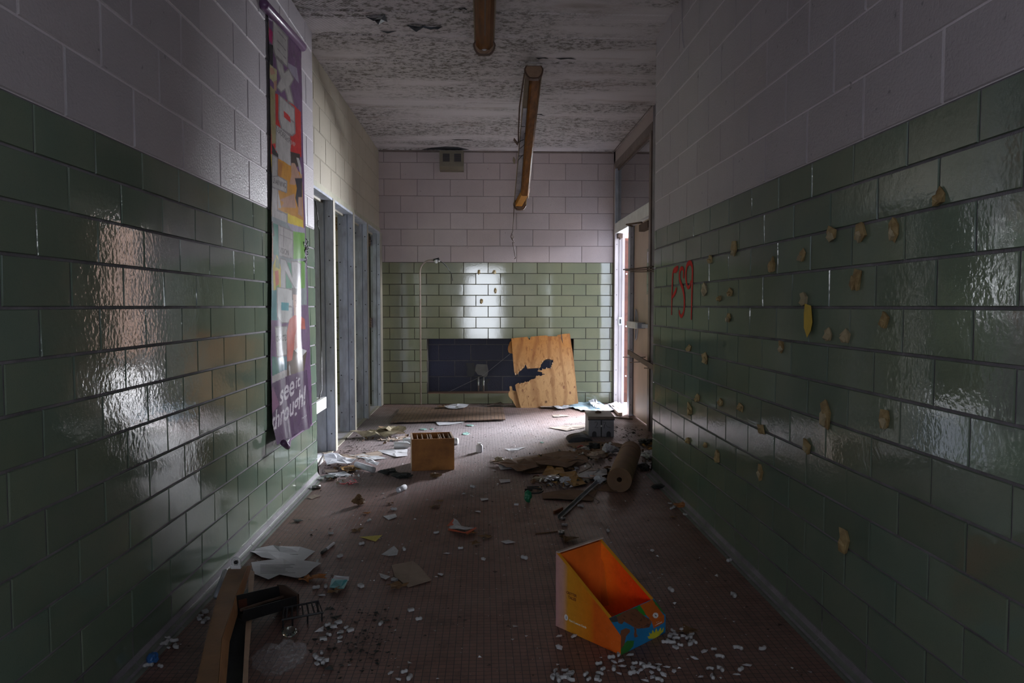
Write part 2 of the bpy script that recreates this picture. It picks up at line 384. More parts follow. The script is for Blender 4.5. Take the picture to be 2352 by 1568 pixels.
def masonry(O, U, Nn, regions, bw, bh, u0, z0, gap, depth, mat, name, parent=None, bev=0.002, tilt=0.0006, cvar=0.10, half=True, extra=None, ztop=None, seed=1):
    """blocks laid in running bond on the plane O + u*U + z*Z, facing Nn; regions are (umin,umax,zmin,zmax)"""
    rr = random.Random(seed)
    U = Vector(U); Nn = Vector(Nn); Z = Vector((0, 0, 1)); O = Vector(O)
    b = MB(); b.c = []
    def P(u, z, d): return O + U * u + Z * z + Nn * d
    for (ua, ub, za, zb) in regions:
        k0 = int(math.floor((za - z0) / bh + 1e-6)); k1 = int(math.ceil((zb - z0) / bh - 1e-6))
        for k in range(k0, k1):
            za2, zb2 = max(za, z0 + k * bh), min(zb, z0 + (k + 1) * bh)
            if zb2 - za2 < 0.012: continue
            off = u0 + (bw / 2 if (half and k % 2) else 0)
            i0 = int(math.floor((ua - off) / bw + 1e-6)); i1 = int(math.ceil((ub - off) / bw - 1e-6))
            for i in range(i0, i1):
                a, c = max(ua, off + i * bw), min(ub, off + (i + 1) * bw)
                if c - a < 0.012: continue
                g = gap / 2
                a2, c2, z2, z3 = a + g, c - g, za2 + g, zb2 - g
                dd = [rr.uniform(-tilt, tilt) for _ in range(3)]
                d4 = (-dd[0] - dd[1], dd[0] - dd[1], dd[0] + dd[1], -dd[0] + dd[1])
                sh = 1 + rr.uniform(-cvar, cvar); wr = rr.uniform(-cvar, cvar) * 0.3
                n = len(b.v)
                b.v += [tuple(P(a2, z2, -depth)), tuple(P(c2, z2, -depth)), tuple(P(c2, z3, -depth)), tuple(P(a2, z3, -depth))]
                e = bev
                for q, (u, z) in enumerate(((a2 + e, z2 + e), (c2 - e, z2 + e), (c2 - e, z3 - e), (a2 + e, z3 - e))):
                    b.v.append(tuple(P(u, z, d4[q])))
                b.c += [(sh + wr, sh, sh - wr, 1)] * 8
                for f in ((4, 5, 6, 7), (0, 1, 5, 4), (1, 2, 6, 5), (2, 3, 7, 6), (3, 0, 4, 7)): b.f.append(tuple(n + q for q in f))
    # orient faces to Nn
    ref = b.f[0]; v = [Vector(b.v[q]) for q in ref]
    if (v[1] - v[0]).cross(v[2] - v[0]).dot(Nn) < 0: b.f = [tuple(reversed(f)) for f in b.f]
    return b.build(name, mat, parent)

def plates(O, U, Nn, regions, d, mat, name, parent, tone=1.0):
    O, U, Nn = Vector(O), Vector(U), Vector(Nn); b = MB()
    for a, c, z0, z1 in regions:
        b.prism([O + U * a - Nn * d + Vector((0, 0, z0)), O + U * c - Nn * d + Vector((0, 0, z0)), O + U * c - Nn * d + Vector((0, 0, z1)), O + U * a - Nn * d + Vector((0, 0, z1))], -Nn * 0.001)
    b.c = [(tone, tone, tone, 1)] * len(b.v)
    return b.build(name, mat, parent)
def slab(name, lo, hi, mat, parent=None):
    return MB().box(lo, hi).build(name, mat, parent)

YN = -1.2        # near end of the tiled passage, behind the camera; the widened hall lies beyond it
YH = -8.0
# floor and ceiling
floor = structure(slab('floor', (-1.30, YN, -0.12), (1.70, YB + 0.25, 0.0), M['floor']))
side_floor = structure(slab('floor', (-4.4, 5.0, -0.12), (-1.301, YB + 0.25, 0.004), M['side_floor']))
ceil = structure(slab('ceiling', (-4.4, YN, ZC), (1.80, YB + 0.35, ZC + 0.2), M['ceiling']))
b = MB()
y = 0.6
while y < YB - 0.05:
    w = 0.012
    b.prism([(-1.27, y, ZC), (-1.27, y + w, ZC - 0.007), (-1.27, y + 2.2 * w, ZC)], (2.896, 0, 0))
    b.prism([(-1.27, y + 0.09, ZC), (-1.27, y + 0.10, ZC - 0.004), (-1.27, y + 0.11, ZC)], (2.896, 0, 0))
    y += 0.535 if y > 5 else 0.42
b.build('panel_seam', M['ceiling'], ceil)

# ---- near walls
def near_wall(name, X, nx, phase_t, phase_b, seed):
    xa, xb = min(X - nx * 0.14, X - nx * 0.006), max(X - nx * 0.14, X - nx * 0.006)
    HY0, HY1, HZ0, HZ1 = -1.06, -0.38, 1.08, 2.42
    w = MB()
    if True:        # hole cut for the added fill lamp behind the camera
        w.box((xa, YN, 0), (xb, HY0, ZC)).box((xa, HY1, 0), (xb, YE - 0.006, ZC)).box((xa, HY0, 0), (xb, HY1, HZ0)).box((xa, HY0, HZ1), (xb, HY1, ZC))
        rt = [(YN, HY0, TH, ZT), (HY1, YE, TH, ZT), (HY0, HY1, TH, HZ0)]; rb_ = [(YN, HY0, ZT, ZC), (HY1, YE, ZT, ZC), (HY0, HY1, HZ1, ZC)]
    else:
        w.box((xa, YN, 0), (xb, YE - 0.006, ZC)); rt = [(YN, YE, TH, ZT)]; rb_ = [(YN, YE, ZT, ZC)]
    w = w.build(name, M['grout'])
    structure(w)
    masonry((X, 0, 0), (0, 1, 0), (nx, 0, 0), rt, TW, TH, phase_t, 0.0, 0.0075, 0.004, M['tile'], 'tile_cladding', w, seed=seed, tilt=0.0009)
    masonry((X, 0, 0), (0, 1, 0), (nx, 0, 0), rb_, BW, BH, phase_b, ZT, 0.007, 0.0035, M['block'], 'painted_blockwork', w, bev=0.0035, tilt=0.0003, cvar=0.04, seed=seed + 3)
    plates((X, 0, 0), (0, 1, 0), (nx, 0, 0), rb_, 0.0037, M['block'], 'painted_joints', w, 1.6)
    # return face at the end of the wall
    masonry((X, YE, 0), (-nx, 0, 0), (0, 1, 0), [(0.0, 0.14, TH, ZT)], TW, TH, 0.0, 0.0, 0.0075, 0.004, M['tile'], 'tile_cladding', w, seed=seed + 5)
    masonry((X, YE, 0), (-nx, 0, 0), (0, 1, 0), [(0.0, 0.14, ZT, ZC)], BW, BH, 0.0, ZT, 0.006, 0.003, M['block'], 'painted_blockwork', w, seed=seed + 6)
    # coved bottom course
    b = MB(); b.c = []
    prof = [(0.0, TH - 0.004), (0.0, 0.045)] + [(0.040 * (1 - math.cos(t)), 0.045 - 0.040 * math.sin(t)) for t in [PI / 2 * q / 8 for q in range(1, 9)]] + [(0.050, 0.001)]
    y = phase_t + TW / 2 - 60 * TW
    rr = random.Random(seed)
    while y < YE:
        a, c = max(y, YN), min(y + TW, YE)
        if c - a > 0.02 and a >= YN:
            sh = 1 + rr.uniform(-0.1, 0.1)
            n0 = len(b.v)
            for yy in (a + 0.003, c - 0.003):
                for (d, z) in prof: b.v.append((X + nx * d, yy, z)); b.c.append((sh, sh, sh, 1))
            m = len(prof)
            for q in range(m - 1):
                f = (n0 + q, n0 + q + 1, n0 + m + q + 1, n0 + m + q)
                b.f.append(f if nx < 0 else tuple(reversed(f)))
        y += TW
    co = b.build('cove_course', M['cove'], w, smooth=False); co.data.materials.append(M['tile'])
    for i, f in enumerate(co.data.polygons):
        if i % (len(prof) - 1) == 0: f.material_index = 1
    g = MB()
    g.prism([(X, YN, 0), (X + nx * 0.047, YN, 0), (X + nx * 0.040, YN, 0.003), (X + nx * 0.012, YN, 0.013), (X - nx * 0.002, YN, 0.045), (X - nx * 0.002, YN, TH)], (0, YE - YN - 0.002, 0))
    g.build('cove_mortar', M['grout'], w)
    return w
WL = near_wall('wall_left', XL, 1, 1.991, 2.1425, 11)
WR = near_wall('wall_right', XR, -1, 5.124 - 12 * TW, 4.359 - 10 * BW, 23)

# ---- back wall with its niche
NX0, NX1, NZ0, NZ1 = -0.694, 1.127, TH, 6 * TH
wb = structure(slab('wall_back', (-4.4, YB + 0.20, 0), (1.735, YB + 0.35, ZC), M['grout_dark']))
g = MB()
g.box((-4.4, YB + 0.006, 0), (NX0, YB + 0.20, ZT)).box((NX1, YB + 0.006, 0), (1.735, YB + 0.20, ZT))
g.box((NX0, YB + 0.006, NZ1), (NX1, YB + 0.20, ZT)).box((NX0, YB + 0.006, 0), (NX1, YB + 0.20, NZ0)).box((-4.4, YB + 0.006, ZT), (1.735, YB + 0.20, ZC))
g.build('masonry_core', M['grout_dark'], wb)
masonry((0, YB, 0), (1, 0, 0), (0, -1, 0), [(-1.3, 1.626, NZ1, ZT), (-1.3, NX0, 0.0, NZ1), (NX1, 1.626, 0.0, NZ1), (NX0, NX1, 0.0, NZ0)], TW, TH, -1.158, 0.0, 0.0060, 0.004, M['tile_flat'], 'tile_cladding', wb, tilt=0.0005, seed=5, cvar=0.07)
masonry((0, YB, 0), (1, 0, 0), (0, -1, 0), [(-4.4, -1.45, 0, ZT)], TW, TH, -1.158, 0.0, 0.0065, 0.004, M['tile_flat'], 'side_room_tile', wb, tilt=0.001, seed=6)
masonry((0, YB, 0), (1, 0, 0), (0, -1, 0), [(-1.3, 1.626, ZT, ZC)], BW, BH, -1.214, ZT, 0.006, 0.0035, M['block_pink'], 'painted_blockwork', wb, bev=0.003, tilt=0.0003, cvar=0.05, seed=8)
masonry((0, YB, 0), (1, 0, 0), (0, -1, 0), [(-4.4, -1.45, ZT, ZC)], BW, BH, -1.214, ZT, 0.006, 0.0035, M['block_cream'], 'side_room_blockwork', wb, bev=0.003, seed=9)
plates((0, YB, 0), (1, 0, 0), (0, -1, 0), [(-1.3, 1.626, ZT, ZC)], 0.0040, M['block_pink'], 'painted_joints', wb, 0.55)
masonry((0, YB + 0.192, 0), (1, 0, 0), (0, -1, 0), [(NX0, NX1, NZ0, NZ1)], BW, BH, -0.566, 0.123, 0.010, 0.003, M['block_blue'], 'navy_blockwork', wb, bev=0.003, seed=10, cvar=0.2)
slab('niche_mortar', (NX0, YB + 0.1945, NZ0), (NX1, YB + 0.1995, NZ1), plain('grey_niche_mortar', (0.10, 0.095, 0.10), 0.8, var=0.3), wb)
# niche lining: broken sill, bare mortar
slab('niche_sill', (NX0, YB + 0.002, NZ0 - 0.006), (NX1, YB + 0.19, NZ0 + 0.003), plain('orange_brown_mortar', (0.22, 0.12, 0.08), 0.8), wb)
def blob_plate(cx, cz, y, pts, th, mat, name, parent):
    return MB().prism([(cx + a, y, cz + c) for a, c in pts], (0, th, 0)).build(name, mat, parent)
blob_plate(-0.020, 0.40, YB + 0.172, [(-0.075, 0.07), (-0.06, 0.085), (0.07, 0.08), (0.085, 0.0), (0.075, -0.05), (0.05, -0.085), (0.0, -0.06), (-0.05, -0.05), (-0.085, 0.0)], 0.018, plain('grey_plaster', (0.17, 0.165, 0.16), 0.85), 'plaster_patch', wb)
blob_plate(-0.18, 0.40, YB + 0.182, [(-0.045, 0.10), (0.06, 0.10), (0.09, 0.0), (0.05, -0.075), (-0.02, -0.085), (-0.03, -0.02), (-0.02, 0.03)], 0.008, M['black'], 'broken_cavity', wb)
blob_plate(0.0, 0.235, YB + 0.182, [(-0.10, 0.06), (0.10, 0.06), (0.05, 0.0), (0.06, -0.085), (-0.07, -0.085), (-0.055, 0.0)], 0.008, M['black'], 'broken_cavity', wb)
for px in (1099, 1111):
    p = wy(px, 890, YB + 0.15)
    o = MB().tube([(p.x, YB + 0.15, NZ0 + 0.003), (p.x, YB + 0.15, 0.325)], 0.011, 10).build('pipe_stub', M['metal'], None, smooth=True)
    tag(o, 'short grey pipe stub in the dark niche, %s of the two' % ('left' if px < 1105 else 'right'), 'pipe', 'pipe stubs in the niche')
o = MB().tube([wy(1030, 900, YB - 0.02), wy(1110, 862, YB - 0.03), wy(1172, 812, YB - 0.05)], 0.0016, 5).build('thin_wire', M['metal'])
tag(o, 'thin grey wire stretched across the dark niche up to the plywood', 'wire')
# thin dark trim under the ceiling at the back wall
structure(slab('trim_1', (-1.27, YB - 0.018, ZC - 0.022), (1.62, YB - 0.001, ZC - 0.001), M['bronze']))

# ---- left door wall (four openings into the side rooms)
ZH = 2.095
posts = [(6.12, 6.20), (7.05, 7.13), (7.89, 7.97), (8.86, YB - 0.005)]
XP = -1.246
wlf = structure(slab('wall_left_far', (XLF - 0.2, YE - 0.006, ZH + 0.0755), (XLF - 0.006, YB, ZC), M['grout']))
masonry((XLF, 0, 0), (0, 1, 0), (1, 0, 0), [(YE - 0.004, YB, ZH + 0.075, ZC)], BW, BH, 2.1425, ZT, 0.007, 0.0035, M['block_cream'], 'painted_blockwork', wlf, bev=0.0035, tilt=0.0003, cvar=0.04, seed=31)
plates((XLF, 0, 0), (0, 1, 0), (1, 0, 0), [(YE - 0.004, YB, ZH + 0.075, ZC)], 0.0042, M['block_cream'], 'painted_joints', wlf, 0.7)
st = MB().box((XLF - 0.2, YE + 0.001, ZH + 0.02), (XLF + 0.012, YB - 0.002, ZH + 0.075)).build('lintel_strip', plain('olive_cream_lintel', (0.33, 0.31, 0.22), 0.5), wlf)
def steel_post(name, x0, x1, y0, y1, z1, bolts, mat=None):
    """rebated hollow-metal jamb: stepped profile in plan, full height"""
    w = x1 - x0
    prof = [(x1, y0), (x1, y1), (x0, y1), (x0, y0 + 0.012), (x0 + 0.22 * w, y0 + 0.012), (x0 + 0.24 * w, y0 + 0.004), (x0 + 0.60 * w, y0 + 0.004), (x0 + 0.63 * w, y0 + 0.016), (x0 + 0.66 * w, y0 + 0.016), (x0 + 0.68 * w, y0)]
    r = MB().prism([(a, c, 0) for a, c in prof], (0, 0, z1)).build(name, mat or M['steel_blue'])
    e = MB().box((x1 - 0.001, y0 + 0.002, 0.0), (x1 + 0.004, y1 - 0.002, z1)).build('cream_edge', M['cream_paint'], r)
    bb = MB()
    for k in range(bolts):
        z = 0.15 + k * (z1 - 0.3) / (bolts - 1)
        for u in (0.12, 0.84):
            c = Vector((x0 + u * w, y0 + (0.012 if u < 0.5 else 0.0), z + (0.04 if u < 0.5 else 0)))
            bb.tube([c + Vector((0, -0.003, 0)), c + Vector((0, 0.004, 0))], 0.006, 8)
    bb.build('screw_holes', M['black'], r)
    return r
for i, (a, c) in enumerate(posts):
    x0 = (-1.44, -1.391, -1.385, -1.36)[i]
    d = steel_post('door_%d' % (i + 1), x0, XP, a, c, ZH + 0.02, 6); structure(d)
    # head and stop over the opening in front of this post
    ya = YE + 0.002 if i == 0 else posts[i - 1][1]
    MB().box((x0, ya, ZH), (XP, a, ZH + 0.019)).build('door_head', M['steel_blue'], d)
    MB().box((-1.345, ya, ZH - 0.018), (-1.330, a, ZH)).build('door_stop', M['cream_paint'], d)
# white rails left in the first opening
o = MB().box((-1.285, YE + 0.01, 0.405), (-1.262, 5.86, 0.495)).box((-1.37, 5.80, 0.40), (-1.285, 5.86, 0.49)).build('window_1', M['white_paint']); structure(o)
MB().box((-1.30, YE + 0.01, 0.0), (-1.262, 5.72, 0.055)).build('sill_rail', M['white_paint'], o)
MB().box((-1.41, YE + 0.01, 0.0), (-1.385, 5.90, 0.41)).build('lower_panel', M['steel_blue'], o)
structure(slab('trim_2', (-1.300, 5.75, -0.01), (-1.262, YB - 0.11, 0.007), M['cream_paint']))
# hinges on the posts
def hinge(x, y, z0, z1, mat, label):
    r = MB().box((x - 0.03, y - 0.012, z0), (x + 0.012, y + 0.004, z1)).build('hinge', mat, bevel=0.002)
    kn = MB()
    n = 4
    for k in range(n):
        za = z0 + (z1 - z0) * k / n; kn.tube([(x + 0.014, y - 0.012, za + 0.002), (x + 0.014, y - 0.012, za + (z1 - z0) / n - 0.002)], 0.009, 8)
    kn.build('hinge_knuckle', mat, r, smooth=True)
    tag(r, label, 'hinge', 'hinges on the left door posts')
M['old_brass'] = plain('old_brass', (0.30, 0.19, 0.08), 0.5, metal=0.5, var=0.4)
for (x, y, za, zb, mt, nm) in ((-1.415, 7.045, 1.94, 2.07, 'old_brass', 'rusty brass hinge high on the second blue-grey post'), (-1.40, 7.885, 1.93, 2.07, 'old_brass', 'rusty brass hinge high on the third blue-grey post'),
        (-1.375, 8.855, 1.94, 2.06, 'rust_dark', 'dark hinge high on the last blue-grey post by the corner'),
        (-1.42, 7.045, 0.96, 1.10, 'metal', 'bare metal hinge at middle height beside the second blue-grey post'), (-1.40, 7.885, 0.95, 1.09, 'metal', 'bare metal hinge at middle height beside the third blue-grey post'),
        (-1.375, 8.855, 0.96, 1.08, 'rust_dark', 'dark hinge at middle height on the last blue-grey post'), (-1.395, 7.885, 0.20, 0.42, 'rust', 'rust-red strip hinge low beside the third blue-grey post')):
    hinge(x, y, za, zb, M[mt], nm)
# thin cable down the first opening
pts = [wx(724, 462, -1.33), wx(731, 505, -1.34), wx(729, 512, -1.34), wx(733, 530, -1.35), wx(735, 600, -1.35), wx(738, 800, -1.34), wx(739, 895, -1.33), wx(733, 915, -1.30)]
o = MB().tube(pts, 0.004, 6).build('cable', M['black'], None, smooth=True); tag(o, 'thin black cable hanging down inside the first left door opening', 'cable')

# ---- side room behind the openings
wsl = structure(slab('wall_side_room', (-4.55, 5.0, 0), (-4.4, YB + 0.2, 0.45), M['block_cream']))
slab('wall_above_window', (-4.55, 5.0, 1.65), (-4.4, YB + 0.2, ZC), M['block_cream'], wsl)
slab('wall_beside_window', (-4.55, 5.0, 0.45), (-4.4, 6.45, 1.65), M['block_cream'], wsl)
slab('wall_beside_window', (-4.55, 8.15, 0.45), (-4.4, YB + 0.2, 1.65), M['block_cream'], wsl)
structure(slab('wall_side_room', (-4.4, 4.86, 0), (XL - 0.14, 5.0, ZC), M['block_cream']))

# ---- right door wall
wrf = structure(slab('wall_right_far', (XRF, YE - 0.006, 0), (XRF + 0.13, 6.98, ZC), M['grout']))
slab('blockwork_above_frame', (XRF, 6.98, 2.985), (XRF + 0.13, YB + 0.01, ZC), M['block_pink'], wrf)
slab('wall_corner', (XRF, 8.957, 0), (XRF + 0.118, YB + 0.01, ZC), M['block_pink'], wrf)
slab('wall_inner_face', (XR + 0.13, YE - 0.14, 0), (XRF + 0.13, YE, ZC), M['grout'], wrf)
# frame: head, transom bar, far jamb, mullion, near jamb
fr = MB().box((XRF - 0.004, 6.98, 2.90), (XRF + 0.13, 8.955, 2.985)).box((XRF + 0.02, 7.06, 2.875), (XRF + 0.05, 8.90, 2.90)).build('door_5', M['bronze']); structure(fr)
MB().box((XRF - 0.004, 6.98, 2.11), (XRF + 0.14, 8.955, 2.235)).box((XRF + 0.02, 7.06, 2.235), (XRF + 0.045, 8.90, 2.255)).build('transom_bar', M['white_paint'], fr, bevel=0.004)
def jamb(y0, y1, z0, z1, mat, name, flip=False, x0=XRF - 0.004, x1=XRF + 0.14):
    w = x1 - x0
    prof = [(x0, y0), (x0 + 0.30 * w, y0), (x0 + 0.33 * w, y0 + 0.012), (x0 + 0.42 * w, y0 + 0.012), (x0 + 0.45 * w, y0), (x0 + 0.70 * w, y0), (x0 + 0.73 * w, y0 - 0.010), (x1, y0 - 0.010), (x1, y1), (x0, y1)]
    return MB().prism([(a, c, z0) for a, c in prof], (0, 0, z1 - z0)).build(name, mat, fr)
M['jamb_white'] = plain('scuffed_pinkish_white_steel', (0.46, 0.41, 0.41), 0.45, var=0.12, scale=6, stretch=(2, 2, 0.5))
jamb(8.925, 8.956, 0, 2.11, M['jamb_white'], 'far_jamb', x1=XRF + 0.118)
jamb(8.90, 8.956, 2.235, 2.90, M['steel_blue'], 'transom_jamb')
jamb(8.00, 8.10, 0, 2.11, M['steel_blue'], 'mullion', x1=XRF + 0.125)
MB().box((XRF - 0.014, 6.98, 0), (XRF + 0.13, 7.06, 2.90)).build('near_jamb', M['bronze'], fr)
bb = MB()
for k in range(7):
    z = 0.12 + 0.31 * k
    for (x, y) in ((XRF + 0.02, 8.925), (XRF + 0.10, 8.925), (XRF + 0.016, 8.00)):
        bb.tube([(x, y - 0.002, z), (x, y + 0.004, z)], 0.005, 8)
bb.build('screw_holes', M['black'], fr)
MB().box((XRF + 0.045, 8.911, 0.985), (XRF + 0.085, 8.926, 1.085)).build('strike_plate', M['metal'], fr)
MB().box((XRF + 0.055, 8.909, 1.005), (XRF + 0.075, 8.9105, 1.06)).build('latch_hole', M['black'], fr)
MB().box((XRF + 0.02, 8.84, 2.05), (XRF + 0.075, 8.92, 2.105)).box((XRF + 0.03, 8.80, 2.03), (XRF + 0.045, 8.84, 2.06)).build('closer_bracket', M['rust_dark'], fr)
# transom light: glass over dark boarding
tg = MB().box((XRF + 0.030, 7.06, 2.255), (XRF + 0.036, 8.90, 2.875)).build('window_2', None)
m, nt, bs = new_mat('dusty_transom_glass'); bs.inputs['Base Color'].default_value = (0.045, 0.035, 0.033, 1); bs.inputs['Roughness'].default_value = 0.05; bs.inputs['Coat Weight'].default_value = 0.6
tg.data.materials.append(m); structure(tg)
# closed leaf
dl = MB().box((XRF + 0.045, 7.06, 0.012), (XRF + 0.09, 8.00, 2.105)).build('door_6', M['door_peach']); structure(dl)
vx = XRF + 0.045
MB().box((vx - 0.008, 7.20, 1.34), (vx + 0.002, 7.35, 1.80)).build('vision_frame', M['cream_paint'], dl)
MB().box((vx - 0.010, 7.225, 1.37), (vx - 0.007, 7.325, 1.77)).build('vision_glass', m, dl)
MB().box((vx - 0.085, 7.50, 0.985), (vx - 0.035, 7.98, 1.055)).build('push_bar', M['white_paint'], dl, bevel=0.006)
MB().box((vx - 0.085, 7.42, 0.99), (vx - 0.002, 7.52, 1.05)).box((vx - 0.04, 7.12, 1.00), (vx - 0.002, 7.46, 1.04)).build('bar_mount', M['steel_blue'], dl, bevel=0.004)
ring = MB()
ring.tube([(vx - 0.012, 7.80 + 0.012 * math.cos(t), 1.02 + 0.175 * math.sin(t)) if False else (vx - 0.012, 7.86 + 0.12 * math.cos(t), 1.02 + 0.165 * math.sin(t)) for t in [PI / 2 + PI * q / 20 for q in range(21)]], 0.006, 8)
ring.box((vx - 0.014, 7.86, 0.855), (vx - 0.002, 7.87, 1.185)).build('lock_plate', M['steel_blue'], dl)
MB().box((vx - 0.06, 7.10, 1.99), (vx, 7.50, 2.06)).tube([(vx - 0.04, 7.45, 2.08), (vx - 0.14, 7.75, 2.09), (vx - 0.03, 7.98, 2.10)], 0.010, 6).build('door_closer', M['rust_dark'], dl)
# open leaf standing outside, its rusty edge toward the room
ol = MB().box((XRF + 0.126, 8.965, 0.02), (XRF + 0.172, 9.90, 2.06)).build('door_7', M['rust']); structure(ol)
bb = MB()
for z in (0.35, 0.62 + 0.35, 1.62):
    bb.tube([(XRF + 0.149, 8.958, z), (XRF + 0.149, 8.966, z)], 0.010, 10)
bb.build('hinge_screw', M['white_paint'], ol)
# yard outside
structure(slab('ground_outside', (1.70, 2.0, -0.14), (16.0, 22.0, -0.02), M['concrete']))
structure(slab('wall_outside', (1.4, 17.0, -0.1), (14.0, 17.4, 6.0), plain('pink_brick_outside', (0.66, 0.45, 0.37), 0.8, var=0.2, scale=6)))
structure(slab('sun_block_wall', (-7.4, -12.0, -0.1), (-7.0, 12.0, 5.5), M['concrete']))  # unseen wall added to keep the sun out of the side room window
structure(slab('threshold', (1.70, 8.2, -0.12), (1.80, 9.0, 0.0), M['concrete']))

# ---- unseen hall behind the camera, widened to drop side reflections, with its glazed door
structure(slab('floor_hall', (-3.4, YH, -0.12), (3.4, YN, 0.0), M['side_floor']))
structure(slab('ceiling_hall', (-3.4, YH, ZC), (3.4, YN, ZC + 0.2), M['ceiling']))
for nm, lo, hi in (('wall_hall_left', (-3.55, YH, 0), (-3.4, YN, ZC)), ('wall_hall_right', (3.4, YH, 0), (3.55, YN, ZC)),
                   ('wall_hall_near', (-3.4, YN - 0.15, 0), (XL - 0.14, YN, ZC)), ('wall_hall_near', (XR + 0.14, YN - 0.15, 0), (3.4, YN, ZC))):
    structure(slab(nm, lo, hi, M['block']))
for sx0, sx1 in ((XL, -0.62), (0.62, XR)):  # unseen panels added to block side reflections of the end door
    structure(slab('door_9' if sx0 < 0 else 'door_8', (sx0, YN - 0.10, 0), (sx1, YN - 0.05, ZC), M['steel_blue']))
we = structure(slab('wall_end', (-3.4, YH - 0.15, 0), (-0.66, YH, ZC), M['block']))
slab('end_wall_right', (0.66, YH - 0.15, 0), (3.4, YH, ZC), M['block'], we)
slab('end_wall_top', (-0.66, YH - 0.15, 2.48), (0.66, YH, ZC), M['block'], we)
slab('end_wall_sill', (-0.66, YH - 0.15, 0), (0.66, YH, 0.10), M['block'], we)

# ---- ceiling damage
def flake(px, py, pts, dz, mat, label):
    c = fl(px, py, ZC)
    b = MB(); b.v.append((c.x, c.y, ZC - dz * 0.3))
    n = len(pts)
    for k, (a, d) in enumerate(pts): b.v.append((c.x + a, c.y + d, ZC - 0.002 - (dz * (0.4 + 0.6 * R.random()) if k % 2 else 0)))
    for k in range(n): b.f.append((0, 1 + k, 1 + (k + 1) % n))
    o = b.build('peeling_paint', mat); o.modifiers.new('s', 'SOLIDIFY').thickness = 0.0015
    tag(o, label, 'peeling paint', 'peeling paint on the ceiling')
M['dark_flake'] = plain('dark_grey_paint_underside', (0.045, 0.052, 0.062), 0.5, var=0.4)
flake(875, 38, [(-0.10, 0.0), (-0.04, -0.03), (0.03, -0.04), (0.04, 0.02), (0.02, 0.06), (-0.02, 0.03), (-0.05, 0.06), (-0.05, 0.01)], 0.05, M['dark_flake'], 'small dark peeling paint flake hanging from the ceiling near the left wall')
flake(972, 58, [(-0.11, -0.01), (-0.05, -0.035), (0.0, 0.0), (0.10, -0.012), (0.13, 0.012), (0.05, 0.02), (0.0, 0.03), (-0.05, 0.03)], 0.045, M['dark_flake'], 'long dark peeling paint strip on the ceiling left of the near light')
flake(890, 70, [(-0.05, 0.0), (0.0, -0.01), (0.06, 0.0), (0.0, 0.012)], 0.02, M['dark_flake'], 'thin dark curl of paint behind the first ceiling flake')
for (px, py, w, lb) in ((1245, 132, 0.05, 'short dark torn strip on the ceiling between the two lights'), (1300, 133, 0.08, 'dark torn paint strip on the ceiling right of the hanging light'), (1063, 18, 0.03, 'black spot of torn paint beside the near light'), (1235, 262, 0.07, 'faint torn strip on the ceiling beside the hanging light'), (1062, 320, 0.12, 'dark torn paint line at the ceiling above the vent box')):
    flake(px, py, [(-w, 0.0), (-w * 0.3, -0.012), (w * 0.5, -0.006), (w, 0.004), (w * 0.2, 0.014), (-w * 0.5, 0.01)], 0.012, M['black'], lb)
# soot mark over the vent and loose cable along the right edge of the ceiling
soot = MB().prism([(-0.62, 8.86, ZC - 0.001), (-0.45, 8.80, ZC - 0.001), (-0.30, 8.82, ZC - 0.001), (-0.20, 8.92, ZC - 0.001), (-0.14, YB - 0.03, ZC - 0.001), (-0.78, YB - 0.03, ZC - 0.001)], (0, 0, -0.0015)).build('soot_mark', plain('soot_stain', (0.03, 0.032, 0.038), 0.9, var=0.5, scale=14), ceil)
pts = [wx(1407, 346, 1.60), wx(1440, 308, 1.60), wx(1470, 275, 1.60), wx(1497, 240, 1.60)]
o = MB().tube([(p.x, p.y, min(p.z, ZC - 0.012)) for p in pts], 0.005, 6).build('cable', M['bronze']); tag(o, 'thin cable along the ceiling edge above the right door frame', 'cable')
# ================================================================== light fittings
M['amber'] = plain('aged_amber_diffuser', (0.16, 0.062, 0.012), 0.45, spec=0.12, var=0.35, scale=3, stretch=(8, 0.7, 8), bump=0.05, second=(0.07, 0.026, 0.006))
M['amber_lite'] = plain('bright_amber_diffuser', (0.40, 0.17, 0.03), 0.30, var=0.2, bump=0.03)
M['cap'] = plain('tan_plastic_end_cap', (0.26, 0.165, 0.11), 0.6, spec=0.2, var=0.15)
M['cap_trim'] = plain('brown_end_cap_edge', (0.085, 0.045, 0.028), 0.5)
M['cream_steel'] = plain('cream_steel_flange', (0.22, 0.17, 0.10), 0.5, var=0.2)
def cap_poly(w, h, drop=0.0):
    pts = [(-w * 0.42, 0.0), (w * 0.42, 0.0)]
    for t in [0, 0.5, 1]: pts.append((w * (0.42 + 0.08 * math.sin(t * PI / 2)), -h * (0.04 + 0.26 * t)))
    pts += [(w * 0.46, -h * 0.55), (w * 0.36, -h * 0.82), (w * 0.24, -h * 0.97), (0, -h), (-w * 0.24, -h * 0.97), (-w * 0.36, -h * 0.82), (-w * 0.46, -h * 0.55)]
    for t in [1, 0.5, 0]: pts.append((-w * (0.42 + 0.08 * math.sin(t * PI / 2)), -h * (0.04 + 0.26 * t)))
    return pts
